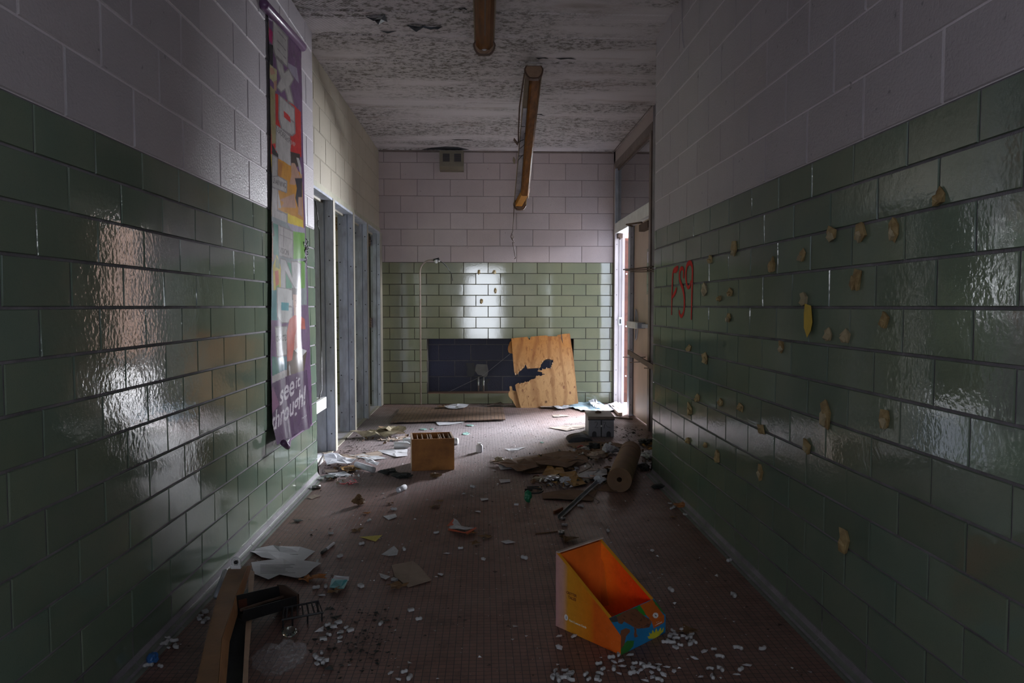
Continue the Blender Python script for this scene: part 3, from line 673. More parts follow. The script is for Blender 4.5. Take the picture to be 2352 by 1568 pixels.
def end_cap(parent, o, ax, up, fwd, w, h, th, socket):
    """o: top centre of the cap; ax lateral, up, fwd (direction of thickness)"""
    o, ax, up, fwd = Vector(o), Vector(ax), Vector(up), Vector(fwd)
    P = [o + ax * a + up * c for a, c in cap_poly(w, h)]
    c = MB().prism(P, fwd * th).build('end_cap', M['cap_trim'], parent, bevel=0.002)
    Q = [o - fwd * 0.002 + up * (-0.5 * h * 0.12) + ax * a + up * k for a, k in cap_poly(w * 0.84, h * 0.84)]
    MB().prism(Q, fwd * 0.003).build('cap_panel', M['cap'], c)
    if socket:
        b = MB()
        sc = o + up * (-h * 0.52) - fwd * 0.003
        for rr_, t in ((h * 0.20, 0.006), (h * 0.10, 0.010)):
            b.tube([sc, sc - fwd * t], rr_, 14)
        b.build('lamp_socket', M['metal'], c, smooth=False)
        b = MB()
        b.tube([sc + (ax * math.cos(t) + up * math.sin(t)) * h * 0.36 - fwd * 0.002 for t in [2 * PI * q / 18 for q in range(19)]], h * 0.03, 6, cap=False)
        b.build('socket_rim', M['cap'], c, smooth=True)
    return c
# near ceiling light
t = empty('ceiling_light', (0.012, 4.7, ZC))
t['label'] = 'brown strip light fixed to the ceiling nearest the camera'; t['category'] = 'ceiling light'; t['group'] = 'fluorescent strip lights'
def local(o, t): o.parent = t; o.matrix_parent_inverse = Matrix.Translation(-t.location); return o
x0, x1 = -0.052, 0.076
prof = [(x0, 0.0), (x0 + 0.004, -0.045), (x0 + 0.028, -0.072), (x1 - 0.028, -0.072), (x1 - 0.004, -0.045), (x1, 0.0)]
d = MB().sweep(prof, [((0, y, ZC - 0.006), (1, 0, 0), (0, 0, 1)) for y in (4.02, 5.27)]).build('diffuser', M['amber'], None)
MB().box((x0 + 0.062, 4.02, ZC - 0.081), (x0 + 0.072, 5.0, ZC - 0.0775)).build('diffuser_rib', M['cap_trim'], d); local(d, t)
h = MB().box((x0 - 0.008, 4.0, ZC - 0.012), (x1 + 0.008, 5.30, ZC - 0.001)).build('housing', M['cream_steel']); local(h, t)
c = end_cap(None, (0.012, 5.275, ZC - 0.012), (1, 0, 0), (0, 0, 1), (0, 1, 0), 0.162, 0.105, 0.025, True); local(c, t)
c = end_cap(None, (0.012, 4.0, ZC - 0.012), (-1, 0, 0), (0, 0, 1), (0, -1, 0), 0.150, 0.085, 0.02, False); local(c, t)

# hanging ceiling light
A = wy(1226, 152, 5.69); B = wy(1194, 462, 7.88)
t = empty('ceiling_light', A)
t['label'] = 'broken brown strip light hanging down from the ceiling at its far end'; t['category'] = 'ceiling light'; t['group'] = 'fluorescent strip lights'
ax = (B - A).normalized(); sx = Vector((1, 0, 0)); sx = (sx - ax * sx.dot(ax)).normalized(); up = sx.cross(ax); up = up if up.z > 0 else -up
Lf = (B - A).length
def HP(s, a, c): return A + ax * s + sx * a + up * c
def hsweep(prof, ss, name, mat, par, off=lambda s: (0, 0)):
    o = MB().sweep(prof, [(HP(s, *off(s)), sx, up) for s in ss]).build(name, mat, par)
    return o
hous = hsweep([(-0.068, -0.045), (-0.062, 0.0), (0.062, 0.0), (0.068, -0.045), (0.062, -0.045), (0.056, -0.006), (-0.056, -0.006), (-0.062, -0.045)], [0.02, Lf - 0.01], 'housing', M['cream_steel'], None)
local(hous, t)
o = MB().sweep([(-0.055, -0.008), (-0.055, -0.012), (0.055, -0.012), (0.055, -0.008)], [(HP(s, 0, 0), sx, up) for s in (0.55, Lf - 0.05)]).build('reflector', plain('sooty_white_reflector', (0.36, 0.36, 0.38), 0.4, var=0.5, scale=5, second=(0.12, 0.12, 0.14)), None); local(o, t)
off = lambda s: ((0.010 + 0.012 * s) if s < 1.9 else 0.033, -0.012 - 0.014 * s)
o = hsweep([(-0.040, 0.0), (-0.036, -0.05), (-0.022, -0.062), (0.030, -0.062), (0.044, -0.05), (0.048, 0.0)], [0.03, 0.5, 1.0, 1.5, 1.98], 'diffuser', M['amber'], None, off); local(o, t)
o = MB().sweep([(-0.040, 0.0), (-0.036, -0.05), (0.032, -0.05), (0.040, 0.0)], [(HP(1.98, 0.036, -0.045), sx, up), (HP(Lf - 0.02, -0.012, -0.02), sx, up)]).build('diffuser_end', M['amber_lite'], None); local(o, t)
c = end_cap(None, HP(0.0, 0, 0.006), sx, up, ax, 0.150, 0.118, 0.03, False); local(c, t)
c = end_cap(None, HP(Lf, 0, 0.0), sx, up, ax, 0.145, 0.10, 0.025, True); local(c, t)
o = MB().tube([HP(0.06, -0.07, -0.02), HP(0.5, -0.088, -0.03), HP(0.9, -0.078, -0.01), HP(1.1, -0.07, -0.01)], 0.006, 6).build('loose_flange', M['cap_trim'], None); local(o, t)
o = MB().box((-0.03, -0.04, -0.004), (0.03, 0.04, 0.004), Matrix.Translation(HP(1.05, -0.095, -0.03)) @ Matrix.Rotation(0.9, 4, 'Y')).build('bracket', M['rust_dark'], None); local(o, t)
o = MB().box((-0.018, -0.09, -0.003), (0.018, 0.09, 0.003), Matrix.Translation(HP(1.35, -0.10, -0.05)) @ Matrix.Rotation(1.1, 4, 'Y')).build('bracket', M['cream_steel'], None); local(o, t)
o = MB().tube([HP(1.9, 0.078, -0.05), HP(2.12, 0.078, -0.055)], 0.006, 6).build('loose_strip', M['cream_steel'], None); local(o, t)
b = MB()
for k in range(3):
    pts = [HP(0.75 + 0.25 * k + 0.12 * q / 8, -0.03 - 0.035 * math.sin(q * PI / 4 + k), -0.03 - 0.03 * math.cos(q * PI / 4)) for q in range(9)]
    o = MB().tube(pts, 0.0028, 5).build('loose_wiring', M['black'], None, smooth=True); local(o, t)
w = [wy(px, py, 7.86) for px, py in ((1181, 464), (1180, 500), (1178, 530), (1176, 536), (1173, 543), (1176, 550), (1180, 545), (1177, 538), (1176, 548), (1178, 553), (1181, 555), (1180, 558), (1177, 556), (1179, 565), (1181, 575), (1183, 588), (1185, 592), (1182, 594))]
o = MB().tube([p + Vector((0, 0.012 * math.sin(i * 1.9), 0)) for i, p in enumerate(w)], 0.0042, 6).build('dangling_wire', M['rust_dark'], None, smooth=True); local(o, t)

# ================================================================== wall things
# vent box
a = wy(1012, 352, YB); c2 = wy(1066.5, 391, YB - 0.14)
x0, x1 = -0.525, -0.235; z1 = ZC - 0.025; z0 = wy(1040, 392, YB - 0.10).z; yf = YB - 0.14
M['vent'] = plain('olive_brown_box_paint', (0.150, 0.125, 0.085), 0.5, var=0.12)
t = empty('vent_box', (0.5 * (x0 + x1), YB, z1)); tag(t, 'small olive-brown box with two dark square openings high on the back wall', 'vent')
body = MB().prism([(x0, YB - 0.001, z1), (x0, yf, z1), (x0, yf, z0 + 0.045), (x0, yf + 0.035, z0), (x0, YB - 0.001, z0)], (x1 - x0, 0, 0)).build('housing', M['vent'], None, bevel=0.003); local(body, t)
for k, cx in enumerate((x0 + 0.28 * (x1 - x0), x0 + 0.755 * (x1 - x0))):
    o = MB().box((cx - 0.041, yf - 0.0025, z1 - 0.135), (cx + 0.041, yf + 0.004, z1 - 0.040)).build('opening', M['black'], None); local(o, t)
    fr_ = MB()
    for q in range(4):
        zz = z1 - 0.128 + q * 0.023; fr_.box((cx - 0.040, yf - 0.004, zz), (cx + 0.040, yf - 0.002, zz + 0.003))
    fr_.build('louvre', M['rust_dark'], o).matrix_parent_inverse = Matrix.Translation(-t.location) @ Matrix.Translation(t.location)
# bent conduit
M['conduit'] = plain('grey_tan_conduit', (0.36, 0.29, 0.24), 0.4, var=0.15, bump=0.03)
xc = wy(965.5, 760, YB - 0.05).x; zt = wy(990, 597, YB - 0.05).z; rb = 0.145; yc = YB - 0.045
pts = [(xc, yc, 0.002), (xc, yc, zt - rb)] + [(xc + rb * (1 - math.cos(q)), yc, zt - rb + rb * math.sin(q)) for q in [PI / 2 * k / 10 for k in range(1, 11)]] + [(xc + rb + 0.02, yc, zt + 0.001)]
t = empty('conduit', (xc, yc, 0)); tag(t, 'tall bent metal conduit standing in front of the back wall', 'conduit')
o = MB().tube(pts, 0.0105, 12).build('pipe', M['conduit'], None, smooth=True); local(o, t)
e = Vector((xc + rb + 0.02, yc, zt))
o = MB().tube([e, e + Vector((0.03, 0, 0.004)), e + Vector((0.07, -0.004, 0.012))], 0.013, 10, rs=[0.014, 0.017, 0.019]).build('connector', M['black'], None, smooth=True); local(o, t)
o = MB().tube([e + Vector((0.025, -0.02, -0.012)), e + Vector((0.040, -0.035, -0.020))], 0.024, 14, rs=[0.018, 0.026]).build('lamp_head', M['white_paint'], None, smooth=True); local(o, t)
o = MB().tube([e + Vector((0.065, -0.02, -0.010)), e + Vector((0.078, -0.03, -0.014))], 0.010, 10).build('bulb', M['white_paint'], None, smooth=True); local(o, t)
o = MB().tube([wy(px, py, YB - 0.04 + 0.02 * math.sin(i)) for i, (px, py) in enumerate(((1006, 597), (1018, 604), (1029, 616), (1037, 630), (1039.5, 645)))], 0.0035, 6).build('wire', M['black'], None, smooth=True); local(o, t)
o = MB().tube([wy(px, py, YB - 0.035) for px, py in ((1008, 598), (1016, 601), (1023, 607), (1033, 622))], 0.002, 5).build('wire', M['metal'], None, smooth=True); local(o, t)

# hook of tangled wire on the left wall beside the banner
pts = []
for q in range(60):
    s = q / 59; pts.append(Vector((XL + 0.012 + 0.010 * math.sin(q * 1.7), 4.86 + 0.06 * math.sin(q * 0.62) * (1 - 0.4 * s) + 0.012 * math.sin(q * 2.1), 1.64 - 0.155 * s + 0.030 * math.cos(q * 0.9))))
o = MB().tube(pts, 0.0032, 5).build('tangled_wire', M['black'], None, smooth=True); tag(o, 'small tangle of dark wire on the left wall beside the banner', 'wire')
o = MB().tube([wx(600, 0, XL), wx(1566, 0, XR - 0.012), wx(1566.5, 60, XR - 0.012), wx(1568, 95, XR - 0.012), wx(1571, 108, XR - 0.012)][1:], 0.0045, 8).build('wall_cord', M['block'], None, smooth=True); tag(o, 'thin painted cord running down the upper right block wall', 'cord')

# bent rods across the right door
def rodset(label, pieces):
    t = empty('bent_rod', pieces[0][0]); tag(t, label, 'metal rod', 'rusty rods across the right door')
    for k, (a, c, r) in enumerate(pieces):
        o = MB().tube([a, (a + c) / 2 + Vector((0, 0, -0.003)), c], r, 6).build('rod', M['rust_dark'], None); local(o, t)
Xr = XRF - 0.03
rodset('bundle of rusty rods sticking across the right door at head height', [(wx(1432, 619, Xr), wx(1500, 612, Xr), 0.007), (wx(1437, 621, Xr - 0.01), wx(1500, 618, Xr - 0.01), 0.006), (wx(1448, 624, Xr), wx(1502, 623, Xr), 0.005)])
rodset('broken timber strip and rods slanting across the right door at knee height', [(wx(1431, 820, Xr), wx(1482, 820, Xr), 0.005), (wx(1447, 832, Xr), wx(1494, 829, Xr), 0.005), (wx(1480, 845, Xr), wx(1501, 845, Xr), 0.005)])
p0, p1 = wx(1443, 808, Xr - 0.03), wx(1503, 845, Xr - 0.03)
d_ = (p1 - p0).normalized(); u_ = Vector((0, 0, 1)); u_ = (u_ - d_ * u_.dot(d_)).normalized(); n_ = d_.cross(u_)
o = MB().sweep([(-0.025, -0.008), (0.025, -0.008), (0.025, 0.008), (-0.025, 0.008)], [(p0, u_, n_), (p1, u_, n_)]).build('broken_batten', wood_mat('weathered_batten', (0.16, 0.12, 0.10), (0.07, 0.05, 0.04), axis=1, knots=False))
tag(o, 'weathered wooden batten slanting across the right door among the rods', 'batten')

# graffiti
M['red_paint'] = plain('red_spray_paint', (0.60, 0.008, 0.004), 0.75, var=0.12, bump=0.05)
def stroke(b, pts, r, wid=None):
    P = [wx(1480 + x / 5.6, 560 + y / 5.6, XR - 0.0022) for x, y in pts]
    # smooth
    Q = []
    for i in range(len(P) - 1):
        p0 = P[max(i - 1, 0)]; p1 = P[i]; p2 = P[i + 1]; p3 = P[min(i + 2, len(P) - 1)]
        for q in range(8):
            s = q / 8; Q.append(0.5 * ((2 * p1) + (-p0 + p2) * s + (2 * p0 - 5 * p1 + 4 * p2 - p3) * s * s + (-p0 + 3 * p1 - 3 * p2 + p3) * s ** 3))
    Q.append(P[-1])
    fr = []
    for i, p in enumerate(Q):
        d = (Q[min(i + 1, len(Q) - 1)] - Q[max(i - 1, 0)]).normalized()
        k = 0.55 + 0.45 * math.sin(PI * min(1, max(0.08, i / (len(Q) - 1))))
        if wid: k *= wid(i / (len(Q) - 1))
        fr.append((p, Vector((-1, 0, 0)).cross(d) * r * k * 0.78, Vector((-1, 0, 0)) * 0.0012))
    b.sweep([(-1, 0), (1, 0), (0.7, 1), (-0.7, 1)], fr)
t = empty('graffiti', wx(1567, 670, XR)); tag(t, 'red spray painted graffiti reading FS9 on the right tile wall', 'graffiti')
g1 = MB(); stroke(g1, [(350, 915), (352, 760), (356, 600), (362, 440), (372, 350), (400, 310), (430, 290)], 0.014); stroke(g1, [(372, 350), (395, 350), (415, 335), (435, 300)], 0.018); stroke(g1, [(356, 690), (375, 660), (392, 630), (408, 590), (412, 560)], 0.018)
o = g1.build('letter_f', M['red_paint']); local(o, t)
g1 = MB(); stroke(g1, [(500, 440), (505, 370), (495, 320), (472, 318), (455, 360), (452, 440), (470, 510), (492, 570), (508, 650), (515, 740), (512, 820), (500, 890), (475, 930), (452, 900), (450, 850)], 0.020)
o = g1.build('letter_s', M['red_paint']); local(o, t)
g1 = MB(); stroke(g1, [(600, 470), (585, 540), (560, 560), (540, 500), (533, 400), (545, 290), (575, 245), (605, 260), (618, 330), (616, 450), (612, 600), (608, 760), (604, 900), (602, 975)], 0.019)
o = g1.build('digit_9', M['red_paint']); local(o, t)

# masking tape scraps stuck on the tiles
TS = [(2162, 452, 40, 42, 'large crumpled tape scrap, highest of all on the right wall'), (1913, 536, 40, 38, 'folded tape scrap with a cut-off top, left one of the upper row of three'),
 (1980, 534, 44, 46, 'kite-shaped tape scrap, middle of the upper row of three on the right wall'), (2058, 528, 30, 46, 'dark brown folded tape scrap, right one of the upper row of three'),
 (1845, 587, 25, 30, 'small tape scrap left of and below the upper row of three'), (1777, 609, 22, 38, 'upright tape scrap on a mortar line between the graffiti and the upper row'),
 (1689, 572, 16, 34, 'narrow olive tape scrap, highest one near the graffiti'), (1633, 596, 18, 18, 'small dark tape scrap just right of the top of the red nine'),
 (1970, 638, 42, 54, 'big crumpled tape scrap below the upper row of three'), (1849, 686, 28, 32, 'white-faced tape scrap above the hanging yellow strip'),
 (1620, 666, 18, 32, 'pale upright tape scrap closest to the right of the graffiti'), (1679, 671, 20, 18, 'small square tape scrap level with the middle of the graffiti'),
 (1655, 685, 12, 14, 'tiny dark tape scrap between two others beside the graffiti'), (1676, 729, 15, 20, 'small tape scrap on a vertical joint below and right of the graffiti'),
 (2037, 734, 26, 40, 'tape scrap with a narrow neck, alone on the right beyond the yellow strip'), (1905, 768, 33, 32, 'pale diamond tape scrap, left of the pair right of the yellow strip'),
 (1946, 772, 37, 34, 'pale triangular tape scrap, right of the pair beside the yellow strip'), (1798, 796, 14, 28, 'thin torn tape scrap left of and below the tip of the yellow strip'),
 (1585, 799, 15, 18, 'small pale tape scrap below the graffiti'), (1621, 823, 20, 26, 'pale butterfly-shaped tape scrap below and right of the graffiti'),
 (1605, 914, 15, 20, 'small tape scrap just above the four-cornered one low on the far right wall'), (1657, 923, 15, 22, 'small rounded tape scrap, middle of the low row'),
 (1586, 940, 30, 28, 'four-cornered open tape scrap low near the far end of the right wall'), (1704, 935, 28, 20, 'flat wide tape scrap at the right of the low row'),
 (1751, 984, 30, 28, 'curled tape scrap on the mortar line below the low row'), (1900, 950, 36, 72, 'long twisted tape scrap with a white lower end'),
 (2037, 962, 36, 44, 'curled cup-like tape scrap, rightmost of the lower ones'), (1857, 1025, 30, 36, 'tape scrap with a point at its bottom, under the long twisted one'),
 (1582, 1011, 14, 16, 'small tape scrap, leftmost of the lowest group'), (1623, 1022, 10, 14, 'tiny tape scrap, second from the left in the lowest group'),
 (1650, 1047, 18, 30, 'drop-shaped tape scrap, third from the left in the lowest group'), (1750, 1083, 18, 34, 'seed-shaped brown tape scrap standing alone near the floor end'),
 (1943, 1242, 22, 64, 'long narrow tape scrap, lowest of all on the right wall')]
def tape_scrap(c, U, Nn, w, h, seed, mat, label, group, cat='tape scrap'):
    rr = random.Random(seed)
    t = empty('tape_scrap', c); tag(t, label, cat, group)
    Z = Vector((0, 0, 1)); U = Vector(U); Nn = Vector(Nn)
    rot = rr.uniform(-0.5, 0.5)
    n = rr.choice((4, 5, 5, 6))
    def shape(k, lift0, lift1, dx, dz, sc):
        b = MB(); ring = []
        for q in range(n):
            w_ = 2 * PI * q / n + rot + rr.uniform(-0.2, 0.2)
            r_ = rr.uniform(0.80, 1.2)
            ring.append((dx + 0.5 * w * sc * r_ * math.cos(w_), dz + 0.5 * h * sc * r_ * math.sin(w_), lift0 + (lift1 - lift0) * rr.random()))
        b.v = [tuple(c + U * a + Z * z + Nn * d) for a, z, d in ring]
        mid = (dx + rr.uniform(-0.15, 0.15) * w, dz + rr.uniform(-0.15, 0.15) * h, lift1 * 1.15)
        b.v.append(tuple(c + U * mid[0] + Z * mid[1] + Nn * mid[2]))
        back = [tuple(c + U * a * 0.9 + Z * z * 0.9 + Nn * 0.001) for a, z, d in ring]
        b.v += back
        for q in range(n):
            b.f.append((q, (q + 1) % n, n)); b.f.append((q, n + 1 + q, n + 1 + (q + 1) % n, (q + 1) % n))
        b.f.append(tuple(n + 1 + q for q in range(n)))
        return b
    o = shape(0, 0.003, 0.015, 0, 0, 1.0).build('folded_tape', mat); local(o, t)
    o = shape(1, 0.008, 0.021, rr.uniform(-0.1, 0.1) * w, -0.14 * h, 0.60).build('tape_flap', M['tape_pale'] if rr.random() < 0.35 else mat); local(o, t)
    return t
for k, (px, py, w, h, lb) in enumerate(TS):
    c = wx(px, py, XR); s = c.y * 1.0 / F_PX
    hh = h * s * 1.12; ww = max(w * s / (XR / c.y) * 0.52, hh * 0.6); ww = min(ww * 1.12, 0.12)
    tape_scrap(c, (0, 1, 0), (-1, 0, 0), ww, hh, 100 + k, M['tape'] if k not in (9, 10, 15, 16) else M['tape_pale'], lb, 'masking tape scraps on the right wall')
for k, (px, py, w, h, lb) in enumerate(((1100, 625, 8, 12, 'left of the two tape scraps in the top tile course of the back wall'), (1135, 625, 9, 11, 'right of the two tape scraps in the top tile course of the back wall'),
        (1138, 667, 8, 13, 'tape scrap in the third tile course of the back wall'), (1106, 692, 8, 12, 'lowest tape scrap on the back wall, over the glossy reflection'))):
    c = wy(px, py, YB); tape_scrap(c, (1, 0, 0), (0, -1, 0), w * c.y / F_PX, h * c.y / F_PX, 200 + k, M['tape'], lb, 'masking tape scraps on the back wall')
# yellow strip under the white scrap
P = [wx(px, py, XR - 0.012) for px, py in ((1849, 697), (1863, 702), (1866, 740), (1862, 760), (1854, 775), (1847, 752), (1847, 720))]
o = MB().prism(P, (-0.0012, 0, 0)).build('yellow_strip', M['yellow']); tag(o, 'long yellow pointed strip hanging on the right tile wall', 'tape strip')
P = [wx(px, py, XR - 0.016) for px, py in ((1846, 672), (1862, 668), (1863, 700), (1856, 696), (1847, 694), (1838, 692))]

# ================================================================== plywood
Ply0 = fl(1260, 936).y - 0.0
def ply(px, py, zz=None, lift=0.0):
    # leaning plane through (y=Ply0, z=0) and (y=YB-0.035, z=.86)
    d = ray(px, py); nrm = Vector((0, 0.86, -(YB - 0.035 - Ply0))).normalized()
    p0 = Vector((0, Ply0, 0)) - nrm * lift
    return EYE + d * ((p0 - EYE).dot(nrm) / d.dot(nrm))
def crop(pts, ox, oy, sc): return [(ox + x / sc, oy + y / sc) for x, y in pts]
main = [(190, 210), (330, 196), (480, 182), (500, 215), (520, 240), (545, 180), (700, 165), (820, 158), (860, 172), (1010, 174), (1025, 150), (1130, 130), (1245, 122), (1262, 240), (1280, 360), (1300, 480), (1318, 620), (1330, 740), (1340, 850), (1355, 960), (1362, 1060), (1375, 1160), (1386, 1270), (1398, 1375),
        (1300, 1395), (1200, 1410), (1100, 1425), (950, 1430), (850, 1440), (720, 1455), (600, 1460), (480, 1465), (370, 1470), (345, 1400), (322, 1310), (305, 1240), (290, 1180), (270, 1110), (262, 1050),
        (300, 1020), (330, 1012), (345, 1040), (362, 1012), (420, 1010), (440, 985), (462, 1000), (485, 985), (500, 994), (530, 960), (560, 945), (600, 940), (625, 930), (632, 900), (645, 880), (668, 886), (690, 872), (712, 890), (740, 880), (762, 858), (775, 870), (800, 850), (825, 850), (745, 845), (750, 822), (720, 812), (665, 800), (672, 780), (738, 786), (762, 762), (800, 765), (830, 750), (880, 745), (903, 758), (912, 720), (925, 680), (948, 655), (946, 596), (905, 592), (870, 580), (830, 582), (800, 592), (768, 620), (745, 655), (722, 680), (722, 715), (700, 742), (640, 744), (560, 750), (480, 755), (468, 715), (445, 680), (435, 690), (425, 735), (400, 745), (385, 770), (355, 790), (328, 812), (308, 862), (292, 835), (280, 868), (262, 870), (244, 810), (232, 690), (220, 560), (212, 440), (205, 330)]
M['ply'] = wood_mat('fir_plywood', (0.52, 0.30, 0.125), (0.25, 0.105, 0.035), rough=0.55, scale=7, stretch=11, axis=2, stain=(0.60, 1.05, (0.80, 0.58, 0.30)))
t = empty('plywood_board', (0.8, Ply0, 0)); tag(t, 'broken sheet of plywood with a jagged hole leaning on the back wall', 'board')
P = [ply(x, y) for x, y in crop(main, 1150, 750, 7.84)]
nrm = Vector((0, 0.86, -(YB - 0.035 - Ply0))).normalized()
b = MB().prism(P, nrm * 0.014)
o = b.build('face_sheet', M['ply'], None, tri=True); local(o, t)
for pts, th in (([(195, 245), (165, 270), (150, 310), (135, 350), (130, 400), (140, 450), (165, 470), (215, 478), (260, 300)], 0), ([(160, 1070), (185, 1062), (205, 1075), (215, 1140), (262, 1150), (360, 1200), (420, 1455), (300, 1468), (265, 1420), (230, 1350), (205, 1310), (180, 1290), (150, 1250), (135, 1205), (150, 1165), (168, 1150)], 0), ([(1090, 135), (1100, 135), (1108, 190), (1120, 280), (1125, 310), (1100, 240), (1088, 190)], 1)):
    off = nrm * (0.015 if th == 0 else -0.002)
    P = [ply(x, y) + off for x, y in crop(pts, 1150, 750, 7.84)]
    o = MB().prism(P, nrm * 0.004).build('torn_ply' if th == 0 else 'split', M['ply'] if th == 0 else M['rust_dark'], None, tri=True); local(o, t)
sp = MB(); rr = random.Random(3)
for k in range(44):       # splinters along the torn edges
    i = rr.randrange(39, len(main) - 3); (x0, y0), (x1, y1) = main[i], main[i + 1]; s = rr.random()
    x, y = x0 + (x1 - x0) * s, y0 + (y1 - y0) * s
    a = ply(1150 + x / 7.84, 750 + y / 7.84) - nrm * 0.003
    dn = 1 if i < 62 else -1
    l = rr.uniform(0.006, 0.020)
    sp.prism([a + Vector((-0.004, 0, -dn * l)), a + Vector((0.004, 0, -dn * l)), a + Vector((rr.uniform(-0.004, 0.004), -0.002, dn * l * 0.3))], nrm * 0.003)
o = sp.build('splinters', plain('pale_splinters', (0.72, 0.50, 0.30), 0.6)); local(o, t); o['kind'] = 'stuff'
for x, y, r_ in ((395, 1150, 26), (590, 1130, 17), (500, 1258, 16), (1140, 1090, 30), (1250, 1190, 26), (1330, 1085, 20), (560, 415, 15), (1160, 565, 7)):
    Pk = [ply(1150 + (x + r_ * 0.7 * math.cos(q)) / 7.84, 750 + (y + r_ * math.sin(q)) / 7.84) - nrm * 0.0006 for q in [2 * PI * j / 14 for j in range(14)]]
    o = MB().prism(Pk, nrm * 0.0005).build('knot', plain('brown_knot', (0.24, 0.105, 0.045), 0.6, var=0.4, scale=40), None); local(o, t)
# sheet flooring lying by the back wall
def sheet_poly(pts, z, th, mat, name, label, cat, group=None, wob=0.0, seed=0, thing=True):
    P = [fl(x, y, z) for x, y in pts]
    # refine outline and add a little raggedness
    rr = random.Random(seed); Q = []
    for i in range(len(P)):
        a, c = P[i], P[(i + 1) % len(P)]; n = max(1, int((c - a).length / 0.05))
        nn = Vector((c.y - a.y, a.x - c.x, 0)); nn = nn.normalized() if nn.length else nn
        for q in range(n):
            p = a + (c - a) * (q / n)
            if q: p = p + nn * rr.uniform(-1, 1) * wob
            Q.append(p)
    o = MB().prism([(p.x, p.y, z) for p in Q], (0, 0, th)).build(name, mat, None, tri=True)
    if thing: tag(o, label, cat, group)
    return o
t = empty('flooring_sheet', fl(1030, 955)); tag(t, 'loose brown square-patterned flooring sheet lying in front of the niche', 'flooring sheet')
o = sheet_poly([(922, 937), (1155, 936), (1161, 964), (1100, 966), (897, 971)], 0.012, 0.010, M['sheet'], 'sheet', '', '', wob=0.003, thing=False); local(o, t)
Pq = [(fl(1118, 935), 0.012), (fl(1135, 934), 0.03), (fl(1150, 934.5), 0.055), (fl(1156, 938), 0.05)]
b = MB()
for i, (p, z) in enumerate(Pq):
    b.v += [(p.x, p.y - 0.02, z + 0.01), (p.x + 0.01, p.y + 0.14, z * 0.4 + 0.015)]
for i in range(3): b.f.append((2 * i, 2 * i + 2, 2 * i + 3, 2 * i + 1))
o = b.build('curled_corner', M['rust_dark']); o.modifiers.new('s', 'SOLIDIFY').thickness = 0.006; local(o, t)

# ================================================================== wooden divider box
def oriented(o0, ux, uy): # matrix from floor corner, x axis dir, y axis dir
    ux = Vector(ux).normalized(); uy = Vector(uy).normalized()
    m = Matrix(((ux.x, uy.x, 0, o0[0]), (ux.y, uy.y, 0, o0[1]), (0, 0, 1, 0.0), (0, 0, 0, 1))); return m
c0 = fl(945.8, 1081.7); c1 = fl(1043.7, 1078)
ux = (c1 - c0).normalized(); uy = Vector((-ux.y, ux.x, 0)); Wd = (c1 - c0).length; Dp = 0.285; Ht = 0.236
Mx = oriented(c0, ux, uy)
M['mdf'] = plain('brown_fibreboard', (0.30, 0.125, 0.030), 0.6, var=0.28, scale=5, bump=0.06, spec=0.25, second=(0.17, 0.065, 0.018))
M['mdf_side'] = plain('dusty_tan_board', (0.34, 0.25, 0.19), 0.6, var=0.15)
t = empty('divider_box', (0, 0, 0)); t.matrix_world = Mx; tag(t, 'brown wooden box with thin dividers in its open top, on the lit floor', 'box')
def child(b, name, mat, t, **k): o = b.build(name, mat, None, **k); o.parent = t; return o
th = 0.013
child(MB().box((0, 0, 0.0), (Wd, th, Ht)), 'front_panel', M['mdf'], t, bevel=0.001)
child(MB().box((0, Dp - th, 0.0), (Wd, Dp, Ht)), 'back_panel', M['mdf'], t)
child(MB().box((0, th, 0.0), (th, Dp - th, Ht)), 'side_panel', M['mdf_side'], t)
child(MB().box((Wd - th, th, 0.0), (Wd, Dp - th, Ht)), 'side_panel', M['mdf_side'], t)
child(MB().box((th, th, 0.0), (Wd - th, Dp - th, 0.01)), 'bottom_panel', M['mdf'], t)
for k, s in enumerate((0.12, 0.21, 0.29, 0.36, 0.44, 0.52, 0.64, 0.74, 0.83, 0.91)):
    x = th + (Wd - 2 * th) * s
    tilt = 0.012 * math.sin(k * 2.3)
    child(MB().prism([(x, th, 0.012), (x + 0.0035, th, 0.012), (x + 0.0035 + tilt, th, Ht - 0.008), (x + tilt, th, Ht - 0.008)], (0, Dp - 2 * th, 0)), 'divider', M['mdf_side'], t)
# ================================================================== white crate
c0 = fl(1350.5, 1003.5); Wc = fl(1411, 1003).x - c0.x; ux = Vector((0.998, -0.062, 0)).normalized(); c1 = c0 + ux * Wc; uy = Vector((-ux.y, ux.x, 0)); Wd = (c1 - c0).length; Dp = 0.40; Ht = 0.193
t = empty('storage_crate', (0, 0, 0)); t.matrix_world = oriented(c0, ux, uy); tag(t, 'white two-door crate with arched cut-outs standing near the right door', 'crate')
M['crate_white'] = plain('scuffed_white_crate', (0.19, 0.19, 0.21), 0.55, var=0.12, scale=12)
M['crate_top'] = plain('brown_crate_top', (0.13, 0.09, 0.06), 0.5, var=0.2)
child(MB().box((0.006, 0.012, 0.0), (Wd - 0.006, Dp, Ht - 0.028)), 'body', M['crate_white'], t)
child(MB().box((0, 0, Ht - 0.026), (Wd, Dp, Ht)), 'top', M['crate_top'], t, bevel=0.002)
child(MB().box((0, 0.002, Ht - 0.034), (Wd, 0.012, Ht - 0.018)), 'top_rail', M['black'], t)
